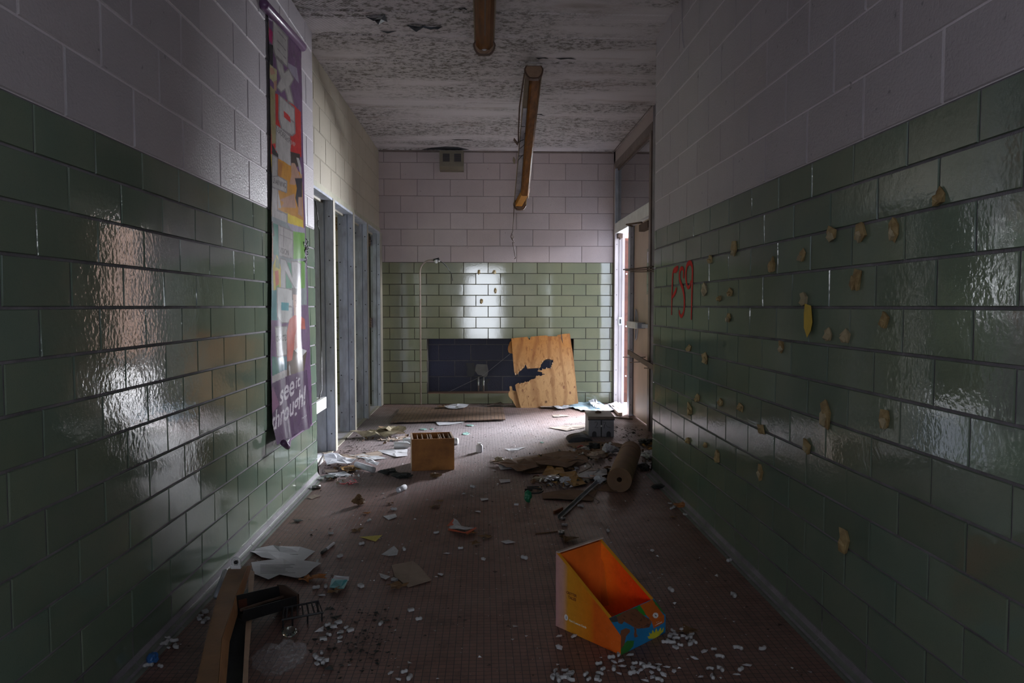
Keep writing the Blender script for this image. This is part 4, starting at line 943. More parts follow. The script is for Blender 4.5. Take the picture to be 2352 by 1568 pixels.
for k in range(2):
    xa, xb = (0.008, Wd / 2 - 0.006) if k == 0 else (Wd / 2 + 0.006, Wd - 0.008)
    xm = (xa + xb) / 2 + (0.008 if k else -0.004); rr_ = 0.021
    outline = [(xa, 0.006), (xm - rr_, 0.006), (xm - rr_, 0.030)] + [(xm - rr_ * math.cos(q), 0.030 + rr_ * 1.2 * math.sin(q)) for q in [PI * j / 10 for j in range(1, 10)]] + [(xm + rr_, 0.030), (xm + rr_, 0.006), (xb, 0.006), (xb, Ht - 0.036), (xa, Ht - 0.036)]
    d = child(MB().prism([(a, 0.0, c) for a, c in outline], (0, 0.008, 0)), 'door', M['crate_white'], t, tri=True)
    o = MB().box((xm - rr_ - 0.004, 0.009, 0.003), (xm + rr_ + 0.004, 0.0118, 0.062)).build('arched_opening', M['black'], d)
child(MB().box((Wd / 2 - 0.005, 0.001, 0.0), (Wd / 2 + 0.005, 0.010, Ht - 0.034)), 'centre_strip', M['black'], t)
child(MB().tube([(Wd / 2, -0.006, 0.105), (Wd / 2, 0.004, 0.105)], 0.009, 10), 'latch', M['metal'], t)
child(MB().tube([(Wd * 0.48, Dp * 0.62, Ht - 0.004), (Wd * 0.48, Dp * 0.62, Ht + 0.006), (Wd * 0.48, Dp * 0.62, Ht + 0.022)], 0.02, 14, rs=[0.026, 0.030, 0.014]), 'knob', M['rust_dark'], t, smooth=True)
def mark(pts): child(MB().tube([(a * Wd, -0.0008, c * Ht) for a, c in pts], 0.0022, 4), 'marker_scribble', M['black'], t)   # scribbled 2 and 7 on the doors
mark([(0.25, 0.70), (0.30, 0.76), (0.35, 0.70), (0.33, 0.58), (0.25, 0.46), (0.38, 0.46)])
mark([(0.56, 0.72), (0.67, 0.73), (0.62, 0.58), (0.60, 0.42)]); mark([(0.68, 0.60), (0.72, 0.50), (0.85, 0.47)])
# dark curved rubber thing in front of it
pts = [fl(px, py, 0.02) for px, py in ((1306, 1010), (1318, 1006), (1335, 1005), (1352, 1009))]
b = MB()
c = fl(1330, 1010)
b.sweep([(0.11 * math.cos(q), 0.062 * math.sin(q)) for q in [PI * j / 12 for j in range(13)]], [((c.x, c.y + dy, 0.001), (1, 0, 0), (0, 0, s_)) for dy, s_ in ((-0.10, 0.7), (-0.05, 0.95), (0.03, 1.0), (0.10, 0.75))])
o = b.build('rubber_pad', M['black'], smooth=False); tag(o, 'dark rounded rubber lump in front of the white crate', 'rubber pad')
# ================================================================== roll of kraft paper
a = fl(1421, 1131); rad = 0.082
pa = Vector((a.x + 0.005, a.y + 0.01, rad)); pb = Vector((1.155, 5.62, rad)); dr = (pb - pa).normalized()
t = empty('paper_roll', (pa.x, pa.y, 0)); tag(t, 'large roll of brown kraft paper lying by the right wall end', 'paper roll')
sx_ = Vector((dr.y, -dr.x, 0)); prof = []
for q in range(64):
    w_ = 2 * PI * q / 64; r_ = rad * (1 - 0.025 * (q / 64)); prof.append((r_ * math.cos(w_ - PI / 2), r_ * math.sin(w_ - PI / 2)))
# hollow roll: outer and inner surface with spiral end
b = MB(); m = 64; inn = 0.017
for (o_, s_) in ((pa, 0), (pb, 1)):
    for u, v in prof: b.v.append(tuple(o_ + sx_ * u + Vector((0, 0, 1)) * v))
    for u, v in prof: l = math.hypot(u, v); b.v.append(tuple(o_ + dr * (0.006 if s_ == 0 else -0.006) + sx_ * u / l * inn + Vector((0, 0, 1)) * v / l * inn))
for k in range(m):
    k2 = (k + 1) % m
    b.f += [(k, k2, 2 * m + k2, 2 * m + k), (k, m + k, m + k2, k2), (2 * m + k, 2 * m + k2, 3 * m + k2, 3 * m + k), (m + k, 3 * m + k, 3 * m + k2, m + k2)]
o = b.build('roll', M['kraft']); local(o, t)
b = MB(); prevp = None
pts = [pa - dr * 0.0005 + (sx_ * math.cos(w_) + Vector((0, 0, 1)) * math.sin(w_)) * (0.020 + 0.058 * w_ / (2 * PI * 9)) for w_ in [2 * PI * q / 20 for q in range(180)]]
o = MB().tube(pts, 0.0006, 3).build('layer_edges', M['rust_dark']); local(o, t)
b = MB(); b.v = [tuple(p) for p in (pa - sx_ * 0.02 + Vector((0, 0, -rad + 0.003)), pa - sx_ * 0.16 + Vector((0, 0, -rad + 0.002)), pa - sx_ * 0.10 + dr * 0.18 + Vector((0, 0, -rad + 0.004)), pa - sx_ * 0.05 + dr * 0.2 + Vector((0, 0, -0.06)))]; b.f = [(0, 1, 2, 3)]
o = b.build('loose_end', M['kraft']); o.modifiers.new('s', 'SOLIDIFY').thickness = 0.002; local(o, t)
b = MB(); 
for s_ in (0.80, 0.95):
    o_ = pa + (pb - pa) * s_
    o = MB().sweep([(u * 1.012, v * 1.012) for u, v in prof], [(o_, sx_, Vector((0, 0, 1))), (o_ + dr * 0.012, sx_, Vector((0, 0, 1)))]).build('wrap_band', M['card']); local(o, t)
# ================================================================== raster of printed artwork into point colours
def inpoly(X, Y, poly):
    r = np.zeros(X.shape, bool); n = len(poly)
    xs = [p[0] for p in poly]; ys = [p[1] for p in poly]
    k = np.where((X >= min(xs)) & (X <= max(xs)) & (Y >= min(ys)) & (Y <= max(ys)))[0]
    if not len(k): return r
    x, y = X[k], Y[k]; c = np.zeros(len(k), bool)
    for i in range(n):
        x0, y0 = poly[i]; x1, y1 = poly[(i + 1) % n]
        if y0 == y1: continue
        m = ((y0 > y) != (y1 > y)) & (x < (x1 - x0) * (y - y0) / (y1 - y0) + x0)
        c ^= m
    r[k] = c; return r
def text_tris(s, bold=0.0):
    cu = bpy.data.curves.new('t', 'FONT'); cu.body = s; cu.size = 1.0; cu.offset = bold; cu.resolution_u = 4
    o = bpy.data.objects.new('t', cu); COL.objects.link(o)
    bpy.context.view_layer.update()
    me = bpy.data.meshes.new_from_object(o.evaluated_get(bpy.context.evaluated_depsgraph_get()))
    me.calc_loop_triangles()
    V = [(v.co.x, v.co.y) for v in me.vertices]; T = [[V[i] for i in t.vertices] for t in me.loop_triangles]
    w = max(v[0] for v in V)
    bpy.data.objects.remove(o); bpy.data.curves.remove(cu); bpy.data.meshes.remove(me)
    return T, w
def paint(C, X, Y, poly, col): C[inpoly(X, Y, poly)] = (*col, 1)
def paint_text(C, X, Y, s, o, xe, yv, col, bold=0.0):
    T, w = text_tris(s, bold)
    ax = ((xe[0] - o[0]) / w, (xe[1] - o[1]) / w)
    for t in T: paint(C, X, Y, [(o[0] + a * ax[0] + b * yv[0], o[1] + a * ax[1] + b * yv[1]) for a, b in t], col)

# ================================================================== banner
TL, TR, BL, BR = wx(611, 22, XL), wx(688, 118, XL), wx(619, 1022, XL), wx(711, 975, XL)
def ban(u, v):
    a = TL.lerp(TR, u); c = BL.lerp(BR, u); p = a.lerp(c, v)
    p = p + Vector((0, 0.015 * math.sin(v * 5) * (1 - u) + 0.035 * math.sin(PI * v) * (0.25 - u) * 0.9, 0))
    d = 0.012 + 0.010 * math.sin(u * PI) + 0.012 * v * math.sin(u * 5 + 4 * v)
    if v > 0.45: d += 0.012 * math.exp(-((u - 0.80 - 0.10 * math.sin(6 * v)) / 0.07) ** 2) * min(1, (v - 0.45) * 5)
    if v > 0.65: d += 0.014 * math.exp(-((u - 0.22 - 0.3 * (v - 0.65)) / 0.07) ** 2) * min(1, (v - 0.65) * 6)
    d += 0.022 * max(0, v - 0.80) / 0.2 * (1 - u) + 0.02 * max(0, v - 0.95) / 0.05 * max(0, 1 - u * 2.5)
    d += 0.004 * mnoise.noise(Vector((u * 4, v * 14, 0)))
    return p + Vector((max(0.006, d), 0, 0))
NU, NV = 170, 620
b = grid_sheet(ban, NU, NV)
PX = np.array([proj(v) for v in b.v]); X, Y = PX[:, 0], PX[:, 1]
C = np.zeros((len(b.v), 4), np.float32); C[:] = (0.150, 0.075, 0.165, 1)
def cr(pts, oy): return [(590 + x / 4.353, oy + y / 4.353) for x, y in pts]
GREY = (0.40, 0.37, 0.36); GREYD = (0.22, 0.20, 0.20); SKIN = (0.42, 0.24, 0.17)
A0, B0, C0 = 0, 340, 680
for pts, oy, col in (
    ([(120, 270), (165, 330), (165, 460), (120, 400)], A0, (0.38, 0.02, 0.12)),
    ([(300, 620), (400, 680), (420, 830), (370, 770), (320, 700)], A0, (0.30, 0.26, 0.34)),
    ([(185, 930), (370, 1050), (440, 1120), (445, 1568), (60, 1568), (70, 1180), (190, 1215)], A0, (0.50, 0.025, 0.022)),
    ([(60, 1150), (110, 1150), (120, 1568), (60, 1568)], A0, (0.30, 0.05, 0.05)),
    ([(160, 190), (315, 372), (310, 680), (180, 565), (155, 480)], A0, GREYD), ([(168, 215), (305, 380), (303, 655), (190, 548), (165, 470)], A0, GREY),
    ([(205, 300), (290, 400), (290, 412), (205, 312)], A0, GREYD), ([(205, 400), (290, 500), (290, 512), (205, 412)], A0, GREYD), ([(205, 480), (290, 580), (290, 592), (205, 492)], A0, GREYD),
    ([(185, 562), (260, 635), (278, 715), (318, 680), (375, 788), (335, 865), (375, 1050), (305, 1015), (278, 900), (243, 930), (192, 872), (235, 782), (200, 680)], A0, GREYD),
    ([(196, 585), (252, 645), (272, 735), (318, 700), (362, 790), (322, 862), (360, 1030), (314, 1002), (285, 880), (243, 912), (205, 868), (246, 780), (212, 680)], A0, GREY),
    ([(215, 940), (378, 1075), (388, 1335), (352, 1365), (245, 1300), (215, 1185)], A0, GREYD), ([(230, 962), (370, 1088), (376, 1325), (350, 1348), (255, 1285), (228, 1180)], A0, GREY),
    ([(268, 1105), (332, 1168), (338, 1225), (272, 1168)], A0, (0.50, 0.03, 0.03)), ([(335, 1185), (385, 1225), (385, 1240), (335, 1205)], A0, GREYD),
    ([(190, 1240), (335, 1355), (345, 1600), (185, 1500)], A0, GREYD), ([(198, 1255), (328, 1362), (336, 1590), (193, 1490)], A0, GREY),
    ([(80, 180), (120, 220), (120, 430), (82, 420)], A0, SKIN), ([(76, 150), (110, 190), (104, 300), (80, 260)], A0, (0.05, 0.035, 0.03)),
    ([(84, 425), (162, 450), (162, 660), (92, 640)], A0, (0.030, 0.028, 0.035)), ([(110, 470), (124, 480), (130, 640), (116, 640)], A0, GREY),
    ([(76, 600), (200, 700), (200, 800), (170, 830), (90, 730)], A0, (0.42, 0.38, 0.22)), ([(120, 670), (165, 680), (185, 740), (140, 750)], A0, SKIN), ([(170, 810), (200, 810), (195, 910), (172, 900)], A0, SKIN),
    ([(110, 830), (182, 905), (190, 1430), (150, 1440), (128, 1120), (112, 1380), (95, 1300), (92, 1000)], A0, (0.30, 0.25, 0.13)), ([(150, 1430), (215, 1560), (180, 1600), (150, 1520)], A0, (0.03, 0.02, 0.02)),
    ([(60, 30), (335, 165), (450, 260), (470, 800), (300, 750), (90, 680)], B0, (0.50, 0.22, 0.02)), ([(60, 30), (150, 60), (150, 690), (90, 660)], B0, (0.62, 0.42, 0.02)), ([(200, 110), (260, 150), (240, 320), (205, 300)], B0, (0.40, 0.15, 0.02)),
    ([(330, 0), (445, 0), (445, 90), (335, 60)], B0, (0.48, 0.02, 0.02)), ([(190, 0), (335, -40), (340, 180), (215, 100)], B0, GREY), ([(150, 0), (215, 60), (215, 100), (150, 40)], B0, (0.03, 0.03, 0.03)),
    ([(280, 640), (460, 720), (462, 800), (300, 760)], B0, (0.66, 0.48, 0.02)),
    ([(148, 55), (210, 88), (210, 615), (308, 655), (308, 775), (148, 718)], B0, GREYD), ([(156, 75), (200, 95), (202, 628), (298, 668), (298, 758), (156, 705)], B0, GREY),
    ([(145, 280), (215, 275), (305, 330), (302, 452), (145, 392)], B0, GREYD), ([(152, 290), (212, 285), (295, 338), (292, 440), (152, 382)], B0, GREY),
    ([(95, 345), (148, 360), (148, 400), (95, 395)], B0, (0.28, 0.22, 0.34)),
    ([(335, 35), (432, 60), (428, 175), (345, 215)], B0, (0.035, 0.022, 0.018)), ([(345, 150), (380, 150), (440, 300), (380, 370), (325, 360), (345, 270)], B0, SKIN), ([(395, 95), (445, 300), (445, 200), (420, 100)], B0, GREY),
    ([(380, 300), (452, 300), (452, 520), (415, 610), (385, 500), (400, 400)], B0, (0.02, 0.02, 0.03)), ([(232, 515), (375, 455), (392, 600), (245, 590), (270, 545)], B0, SKIN), ([(415, 490), (455, 490), (458, 690), (412, 660)], B0, SKIN),
    ([(205, 385), (245, 600), (215, 600)], B0, GREY),
    ([(95, 655), (300, 745), (480, 800), (500, 1568), (90, 1568)], B0, (0.22, 0.25, 0.26)), ([(160, 745), (218, 770), (218, 1080), (160, 1060)], B0, (0.05, 0.20, 0.15)), ([(360, 830), (480, 850), (480, 1100), (365, 1110)], B0, (0.15, 0.36, 0.05)), ([(400, 1130), (480, 1130), (480, 1400), (430, 1400)], B0, (0.14, 0.34, 0.05)),
    ([(300, 745), (480, 800), (480, 850), (350, 830)], B0, (0.34, 0.30, 0.38)), ([(280, 1140), (350, 1150), (350, 1400), (285, 1400)], B0, (0.08, 0.26, 0.16)),
    ([(212, 762), (365, 828), (366, 1112), (218, 1080)], B0, GREYD), ([(220, 775), (356, 836), (357, 1100), (226, 1070)], B0, GREY), ([(225, 860), (355, 915), (355, 922), (225, 868)], B0, GREYD), ([(262, 800), (270, 802), (270, 990), (262, 988)], B0, GREYD),
    ([(105, 665), (160, 740), (178, 880), (115, 870)], B0, (0.08, 0.045, 0.035)), ([(112, 820), (158, 850), (168, 1130), (118, 1145)], B0, SKIN), ([(118, 1010), (140, 1015), (140, 1022), (118, 1020)], B0, (0.05, 0.02, 0.02)),
    ([(228, 1095), (292, 1110), (350, 1280), (340, 1122), (405, 1130), (445, 1150), (436, 1422), (378, 1415), (290, 1250), (292, 1425), (232, 1412)], B0, GREYD), ([(238, 1108), (286, 1122), (354, 1300), (350, 1135), (400, 1142), (436, 1162), (428, 1408), (384, 1402), (282, 1215), (284, 1410), (240, 1400)], B0, (0.46, 0.44, 0.44)),
    ([(160, 1180), (200, 1060), (240, 1200), (240, 1400), (205, 1515), (170, 1470)], B0, (0.55, 0.42, 0.04)), ([(180, 1230), (215, 1220), (222, 1350), (190, 1390)], B0, (0.55, 0.10, 0.04)), ([(190, 1380), (225, 1360), (215, 1470), (185, 1470)], B0, (0.20, 0.33, 0.05)), ([(190, 1080), (225, 1130), (230, 1210), (185, 1190)], B0, (0.20, 0.24, 0.12)),
    ([(130, -60), (205, -60), (205, 240), (145, 240)], C0, (0.04, 0.20, 0.22)), ([(150, 600), (200, 610), (240, 800), (155, 840)], C0, (0.06, 0.18, 0.15)), ([(205, 610), (300, 600), (300, 730), (225, 760)], C0, (0.10, 0.22, 0.26)),
    ([(197, -95), (362, -70), (360, 265), (245, 272), (200, 215)], C0, GREYD), ([(206, -85), (354, -60), (350, 255), (250, 262), (210, 205)], C0, (0.50, 0.49, 0.48)), ([(243, 62), (320, 68), (318, 142), (243, 137)], C0, (0.05, 0.28, 0.32)), ([(318, 95), (362, 100), (362, 112), (318, 110)], C0, GREYD),
    ([(180, 305), (308, 295), (302, 595), (198, 615)], C0, GREYD), ([(188, 315), (300, 306), (295, 582), (204, 600)], C0, (0.44, 0.43, 0.42)),
    ([(350, -85), (405, -70), (425, 30), (352, 40)], C0, (0.06, 0.035, 0.03)), ([(360, -20), (415, -10), (412, 200), (372, 205)], C0, SKIN), ([(380, 40), (392, 40), (392, 48), (380, 48)], C0, (0.04, 0.02, 0.02)), ([(385, 100), (405, 98), (405, 106), (385, 108)], C0, (0.3, 0.10, 0.08)),
    ([(305, 640), (350, 505), (500, 555), (468, 765), (295, 805)], C0, (0.10, 0.065, 0.045)), ([(318, 700), (330, 680), (340, 790), (325, 800)], C0, GREY),
    ([(368, 192), (418, 188), (478, 228), (485, 330), (430, 330), (405, 400), (365, 545), (352, 640), (302, 652), (300, 360), (325, 235)], C0, (0.50, 0.10, 0.07)), ([(400, 330), (440, 330), (430, 520), (370, 540), (380, 400)], C0, (0.50, 0.30, 0.26)),
    ([(378, 545), (412, 508), (500, 545), (452, 602)], C0, (0.55, 0.55, 0.55)),
    ([(150, 800), (300, 730), (300, 800), (155, 870)], C0, GREY),
    ([(130, 882), (310, 795), (500, 735), (545, 1300), (100, 1560)], C0, (0.085, 0.042, 0.100)), ([(160, 900), (225, 1080), (150, 1180), (150, 930)], C0, (0.20, 0.09, 0.17)),
): paint(C, X, Y, cr(pts, oy), col)
def btext(s, o, e, yv, oy, col, bold=0.0): paint_text(C, X, Y, s, cr([o], oy)[0], cr([e], oy)[0], (yv[0] / 4.353, yv[1] / 4.353), col, bold)
DK = (0.08, 0.07, 0.07)
btext('LEADERSHIP', (198, 1310), (330, 1440), (0, -80), A0, DK); btext('SHIP', (335, 1440), (385, 1470), (0, -60), A0, GREY)
btext('LEARNING', (158, 345), (290, 400), (0, -70), B0, DK, 0.01); btext('VISION', (228, 1045), (318, 1075), (0, -80), B0, DK, 0.01); btext('CHARACTER', (195, 455), (298, 440), (0, -80), C0, DK, 0.01)
LW = (0.52, 0.47, 0.52)
btext('s', (226, 1100), (262, 1060), (10, -300), C0, LW, 0.015); btext('ee', (264, 1050), (372, 975), (10, -300), C0, LW, 0.015); btext('it', (386, 925), (432, 893), (6, -175), C0, LW, 0.012)
btext('through!', (146, 1360), (482, 1075), (12, -275), C0, LW, 0.015)
btext('Literacy', (445, 1235), (500, 1195), (0, -30), C0, LW)
C[:, :3] *= 0.72
b.c = C
M['vinyl'] = attr_mat('glossy_printed_vinyl', 0.24, bump=0.25, bscale=9.0, grime=0.3)
M['vinyl'].node_tree.nodes['Principled BSDF'].inputs['Specular IOR Level'].default_value = 0.07
ban_o = empty('banner', (XL, TL.y, TL.z)); tag(ban_o, 'tall narrow printed banner hanging on the left wall, reading see it through', 'banner')
o = b.build('printed_sheet', M['vinyl'], None, smooth=True); local(o, ban_o)
M['purple'] = plain('purple_plastic', (0.15, 0.075, 0.165), 0.3, var=0.2)
rA, rB = wx(604, 8, XL + 0.02), wx(696, 110, XL + 0.02)
o = MB().tube([rA, rA.lerp(rB, 0.02), rA.lerp(rB, 0.98), rB], 0.03, 16, rs=[0.020, 0.028, 0.028, 0.020]).build('top_rail', M['purple'], None, smooth=True); local(o, ban_o)
o = MB().tube([BL + Vector((0.075, 0.0, 0.015)), BL + Vector((0.085, 0.05, -0.02)), BL.lerp(BR, 0.25) + Vector((0.05, 0, -0.005)), BL.lerp(BR, 0.6) + Vector((0.035, 0, 0.0)), BR + Vector((0.02, 0, 0.002))], 0.006, 8, rs=[0.018, 0.016, 0.008, 0.006, 0.005]).build('bottom_hem', M['purple'], None, smooth=True); local(o, ban_o)

# ================================================================== orange display box
P0, P1, P2 = fl(1276.4, 1437.2), fl(1425.7, 1505.1), fl(1533.2, 1455.4)
e1 = (P1 - P0).normalized(); Lb = (P1 - P0).length; e2 = Vector((-e1.y, e1.x, 0)); Wb = (P2 - P1).dot(e2)
def on_plane(px, py, p0, n):
    d = ray(px, py); return EYE + d * ((p0 - EYE).dot(n) / d.dot(n))
n1 = Vector((e1.y, -e1.x, 0))
Hb = on_plane(1278.3, 1270.1, P0, n1).z; Tc = on_plane(1398.3, 1420.5, P0, n1); h1 = on_plane(1425.7, 1461.1, P0, n1).z
l2 = (Tc - P0).dot(e1); h2 = Tc.z
t = empty('display_box', P0); tag(t, 'orange cardboard display box with sloping sides, open at the top, nearest the camera', 'display box')
BM = Matrix(((e1.x, e2.x, 0, P0.x), (e1.y, e2.y, 0, P0.y), (0, 0, 1, 0.001), (0, 0, 0, 1)))
def grad_mat(name, stops, axis=0, pink=True):
    m, nt, bs = new_mat(name); tc = N(nt, 'ShaderNodeTexCoord'); sx = N(nt, 'ShaderNodeSeparateXYZ'); L(nt, tc.outputs['Object'], sx.inputs[0])
    no = N(nt, 'ShaderNodeTexNoise', i_Scale=30.0, i_Detail=6.0, i_Roughness=0.7); L(nt, tc.outputs['Object'], no.inputs['Vector'])
    mr = N(nt, 'ShaderNodeMath', operation='DIVIDE'); L(nt, sx.outputs[axis], mr.inputs[0]); mr.inputs[1].default_value = Lb
    c = ramp(nt, mr.outputs[0], stops)
    g = ramp(nt, no.outputs[0], [(0.25, (0.8,) * 3), (0.55, (1, 1, 1))])
    c = mixc(nt, 1.0, c, g, 'MULTIPLY')
    sp = N(nt, 'ShaderNodeTexVoronoi', i_Scale=70.0); L(nt, tc.outputs['Object'], sp.inputs['Vector'])
    c = mixc(nt, ramp(nt, sp.outputs[0], [(0.06, (0.25,) * 3), (0.10, (0, 0, 0))]), c, (0.8, 0.7, 0.6))
    L(nt, c, bs.inputs['Base Color']); bs.inputs['Roughness'].default_value = 0.42
    return m
M['box_side'] = grad_mat('printed_orange_side', [(0.0, (0.50, 0.27, 0.27)), (0.12, (0.55, 0.30, 0.22)), (0.20, (0.62, 0.27, 0.02)), (0.55, (0.66, 0.19, 0.01)), (0.62, (0.64, 0.11, 0.01)), (1.0, (0.72, 0.13, 0.015))])
M['box_in'] = grad_mat('printed_red_orange_inside', [(0.0, (0.90, 0.20, 0.012)), (0.35, (0.95, 0.10, 0.008)), (0.75, (0.92, 0.035, 0.004)), (1.0, (0.92, 0.04, 0.004))])
M['box_back'] = plain('printed_deep_orange', (0.62, 0.12, 0.012), 0.45, var=0.15)
M['box_edge'] = plain('yellow_orange_fold', (0.62, 0.25, 0.012), 0.4, var=0.1)
M['box_raw'] = plain('bare_board_edge', (0.42, 0.33, 0.28), 0.8)
def bx_child(b, name, mat, **k):
    for i, v in enumerate(b.v): pass
    o = b.build(name, mat, None, **k); o.matrix_world = BM; bpy.context.view_layer.update(); o.parent = t; o.matrix_parent_inverse = Matrix.Translation(-t.location); return o
tk = 0.004; fo = 0.016
prof = [(0, 0), (Lb, 0), (Lb, h1), (l2, h2), (0, Hb)]
bx_child(MB().prism([(a, 0, c) for a, c in prof], (0, tk * 0.5, 0)), 'side_panel', M['box_side'])
bx_child(MB().prism([(a, Wb, c) for a, c in prof], (0, -tk * 0.5, 0)), 'side_panel', M['box_side'])
ip = [(0.004, 0.004), (Lb - 0.004, 0.004), (Lb - 0.004, h1), (l2, h2), (0.004, Hb - 0.004)]
bx_child(MB().prism([(a, fo, c) for a, c in ip], (0, -0.002, 0)), 'inner_side', M['box_in'])
bx_child(MB().prism([(a, Wb - fo, c) for a, c in ip], (0, 0.002, 0)), 'inner_side', M['box_in'])
for y0 in (tk * 0.5, Wb - fo):
    bx_child(MB().prism([(0.004, y0, Hb - 0.005), (l2, y0, h2 - 0.001), (l2, y0, h2 + 0.001), (0.004, y0, Hb - 0.002)], (0, fo - tk * 0.5, 0)), 'folded_edge', M['box_edge'])
bx_child(MB().box((0.0, tk * 0.5, 0.0), (0.003, Wb - tk * 0.5, Hb + 0.002)), 'back_panel', M['box_back'])
bx_child(MB().box((0.0, 0.0, Hb + 0.001), (0.013, Wb, Hb + 0.006)), 'back_rim', M['box_raw'])
bx_child(MB().prism([(0.010, fo, Hb - 0.004), (0.014, fo, Hb - 0.004), (0.020, fo, 0.02), (0.010, fo, 0.02)], (0, Wb - 2 * fo, 0)), 'inner_back', M['box_back'])
bx_child(MB().box((0.003, 0.003, 0.0), (Lb - 0.003, Wb - 0.003, 0.003)), 'bottom_panel', M['box_back'])
bx_child(MB().prism([(0.016, Wb - fo - 0.003, Hb - 0.07), (0.030, Wb - fo - 0.003, Hb - 0.09), (0.060, Wb - fo - 0.003, 0.03), (0.016, Wb - fo - 0.003, 0.01)], (0, -0.002, 0)), 'corner_flap', M['box_back'])
# printed front: vertical lip and the slanting flap above it, one colour grid
def front(u, v):
    if v < 0.45: return Vector((Lb + 0.0006, u * Wb, h1 * v / 0.45))
    s = (v - 0.45) / 0.55; return Vector((Lb + 0.0006 - (Lb - l2) * s, u * Wb, h1 + (h2 - h1) * s + 0.0006))
b = grid_sheet(front, 110, 90)
PX = np.array([proj(BM @ Vector(v)) for v in b.v]); X, Y = PX[:, 0], PX[:, 1]
C = np.zeros((len(b.v), 4), np.float32); C[:] = (0.015, 0.17, 0.36, 1)
def cb(pts): return [(1250 + x / 5.226, 1220 + y / 5.226) for x, y in pts]
BR_ = (0.17, 0.065, 0.032); BRD = (0.055, 0.022, 0.014); GR = (0.03, 0.15, 0.03)
for pts, col in (
    ([(760, 1050), (1160, 880), (1300, 815), (1300, 900), (1180, 1000), (1000, 960), (880, 1080), (800, 1090)], GR), ([(1120, 890), (1220, 900), (1240, 1000), (1150, 1020)], (0.02, 0.22, 0.02)),
    ([(1300, 810), (1500, 985), (1440, 990), (1340, 900)], GR), ([(920, 1380), (1000, 1310), (1080, 1310), (1070, 1380), (1000, 1450), (915, 1500)], GR), ([(1290, 880), (1330, 880), (1400, 980), (1380, 1000)], (0.02, 0.12, 0.3)),
    ([(765, 1050), (860, 1010), (900, 1080), (830, 1090)], (0.05, 0.05, 0.05)), ([(870, 1020), (940, 990), (960, 1080), (930, 1115), (890, 1100)], BR_),
    ([(920, 990), (1010, 940), (1100, 925), (1160, 980), (1210, 1020), (1270, 1055), (1290, 1090), (1262, 1150), (1200, 1162), (1120, 1168), (1060, 1140), (1010, 1110), (950, 1075)], BR_),
    ([(1075, 1150), (1110, 1165), (1105, 1220), (1125, 1260), (1090, 1275), (1075, 1240), (1085, 1200)], BR_), ([(920, 1185), (975, 1160), (1028, 1175), (1028, 1210), (985, 1255), (960, 1360), (915, 1420), (905, 1290)], BR_),
    ([(1150, 1060), (1170, 1055), (1172, 1075), (1152, 1078)], BRD), ([(1200, 1135), (1265, 1110), (1268, 1120), (1204, 1146)], BRD),
    ([(1255, 1290), (1240, 1260), (1270, 1255), (1255, 1215), (1290, 1230), (1300, 1180), (1325, 1215), (1345, 1160), (1365, 1205), (1400, 1150), (1405, 1195), (1435, 1150), (1430, 1200), (1380, 1250), (1330, 1285)], (0.50, 0.46, 0.03)),
    ([(1150, 885), (1300, 815), (1330, 870), (1440, 1010), (1440, 1090), (1410, 1110), (1315, 1165), (1290, 1080), (1230, 1010)], (0.50, 0.10, 0.010))): paint(C, X, Y, cb(pts), col)
rr = random.Random(5)
for k in range(46):
    x = rr.uniform(930, 1250); y = rr.uniform(940, 1160); l = rr.uniform(8, 26)
    p = cb([(x, y), (x + l, y + l * 0.5), (x + l * 0.9, y + l * 0.9), (x - 4, y + 8)])
    m = inpoly(X, Y, p) & (np.abs(C[:, 0] - BR_[0]) < 0.01); C[m] = (*BRD, 1)
cx, cy = cb([(1336, 1008)])[0]
paint(C, X, Y, [(cx + 6.4 * math.cos(q) , cy + 6.4 * math.sin(q)) for q in [2 * PI * k / 20 for k in range(20)]], (0.7, 0.66, 0.62))
paint(C, X, Y, [(cx - 2.5, cy - 2), (cx + 3, cy), (cx + 2, cy + 2.5), (cx - 1, cy + 1)], (0.05, 0.05, 0.06))
paint_text(C, X, Y, 'Part I', cb([(1348, 1098)])[0], cb([(1392, 1078)])[0], (0, -3.5), (0.7, 0.6, 0.5)); paint(C, X, Y, cb([(1330, 1126), (1410, 1082), (1412, 1090), (1332, 1134)]), (0.66, 0.55, 0.45))
b.c = C; M['box_art'] = attr_mat('printed_box_front', 0.40, bump=0.05, grime=0.2)
bx_child(b, 'printed_front', M['box_art'])
bx_child(MB().box((Lb - 0.003, 0.001, 0.0), (Lb - 0.0005, Wb - 0.001, h1 - 0.001)), 'front_lip', M['box_back'])
def label_text(s, size, xz, name, mat, bold=0.0, ext=0.0003):
    cu = bpy.data.curves.new('t', 'FONT'); cu.body = s; cu.size = size; cu.extrude = ext; cu.offset = bold; cu.resolution_u = 3
    o = bpy.data.objects.new('t', cu); COL.objects.link(o); bpy.context.view_layer.update()
    me = bpy.data.meshes.new_from_object(o.evaluated_get(bpy.context.evaluated_depsgraph_get())); bpy.data.objects.remove(o)
    o = bpy.data.objects.new(name, me); COL.objects.link(o); me.materials.clear(); me.materials.append(mat)
    o.matrix_world = BM @ Matrix.Translation((xz[0], -0.0004, xz[1])) @ Matrix.Rotation(PI / 2, 4, 'X')
    bpy.context.view_layer.update(); o.parent = t; o.matrix_parent_inverse = Matrix.Translation(-t.location); return o
def side_uv(px, py): p = on_plane(px, py, P0, n1); return ((p - P0).dot(e1), p.z)
u0, z0 = side_uv(1307.5, 1424); u1, _ = side_uv(1350, 1442)
label_text('Part I Lesson Cards', (u1 - u0) / 8.6, (u0, z0 - 0.004), 'lettering', plain('white_print', (0.75, 0.66, 0.52), 0.5), 0.0003)
u2, z2 = side_uv(1301, 1359); label_text('CRITTER', 0.0135, (u2, z2 - 0.006), 'lettering', plain('brown_print', (0.22, 0.07, 0.02), 0.5), 0.0005)
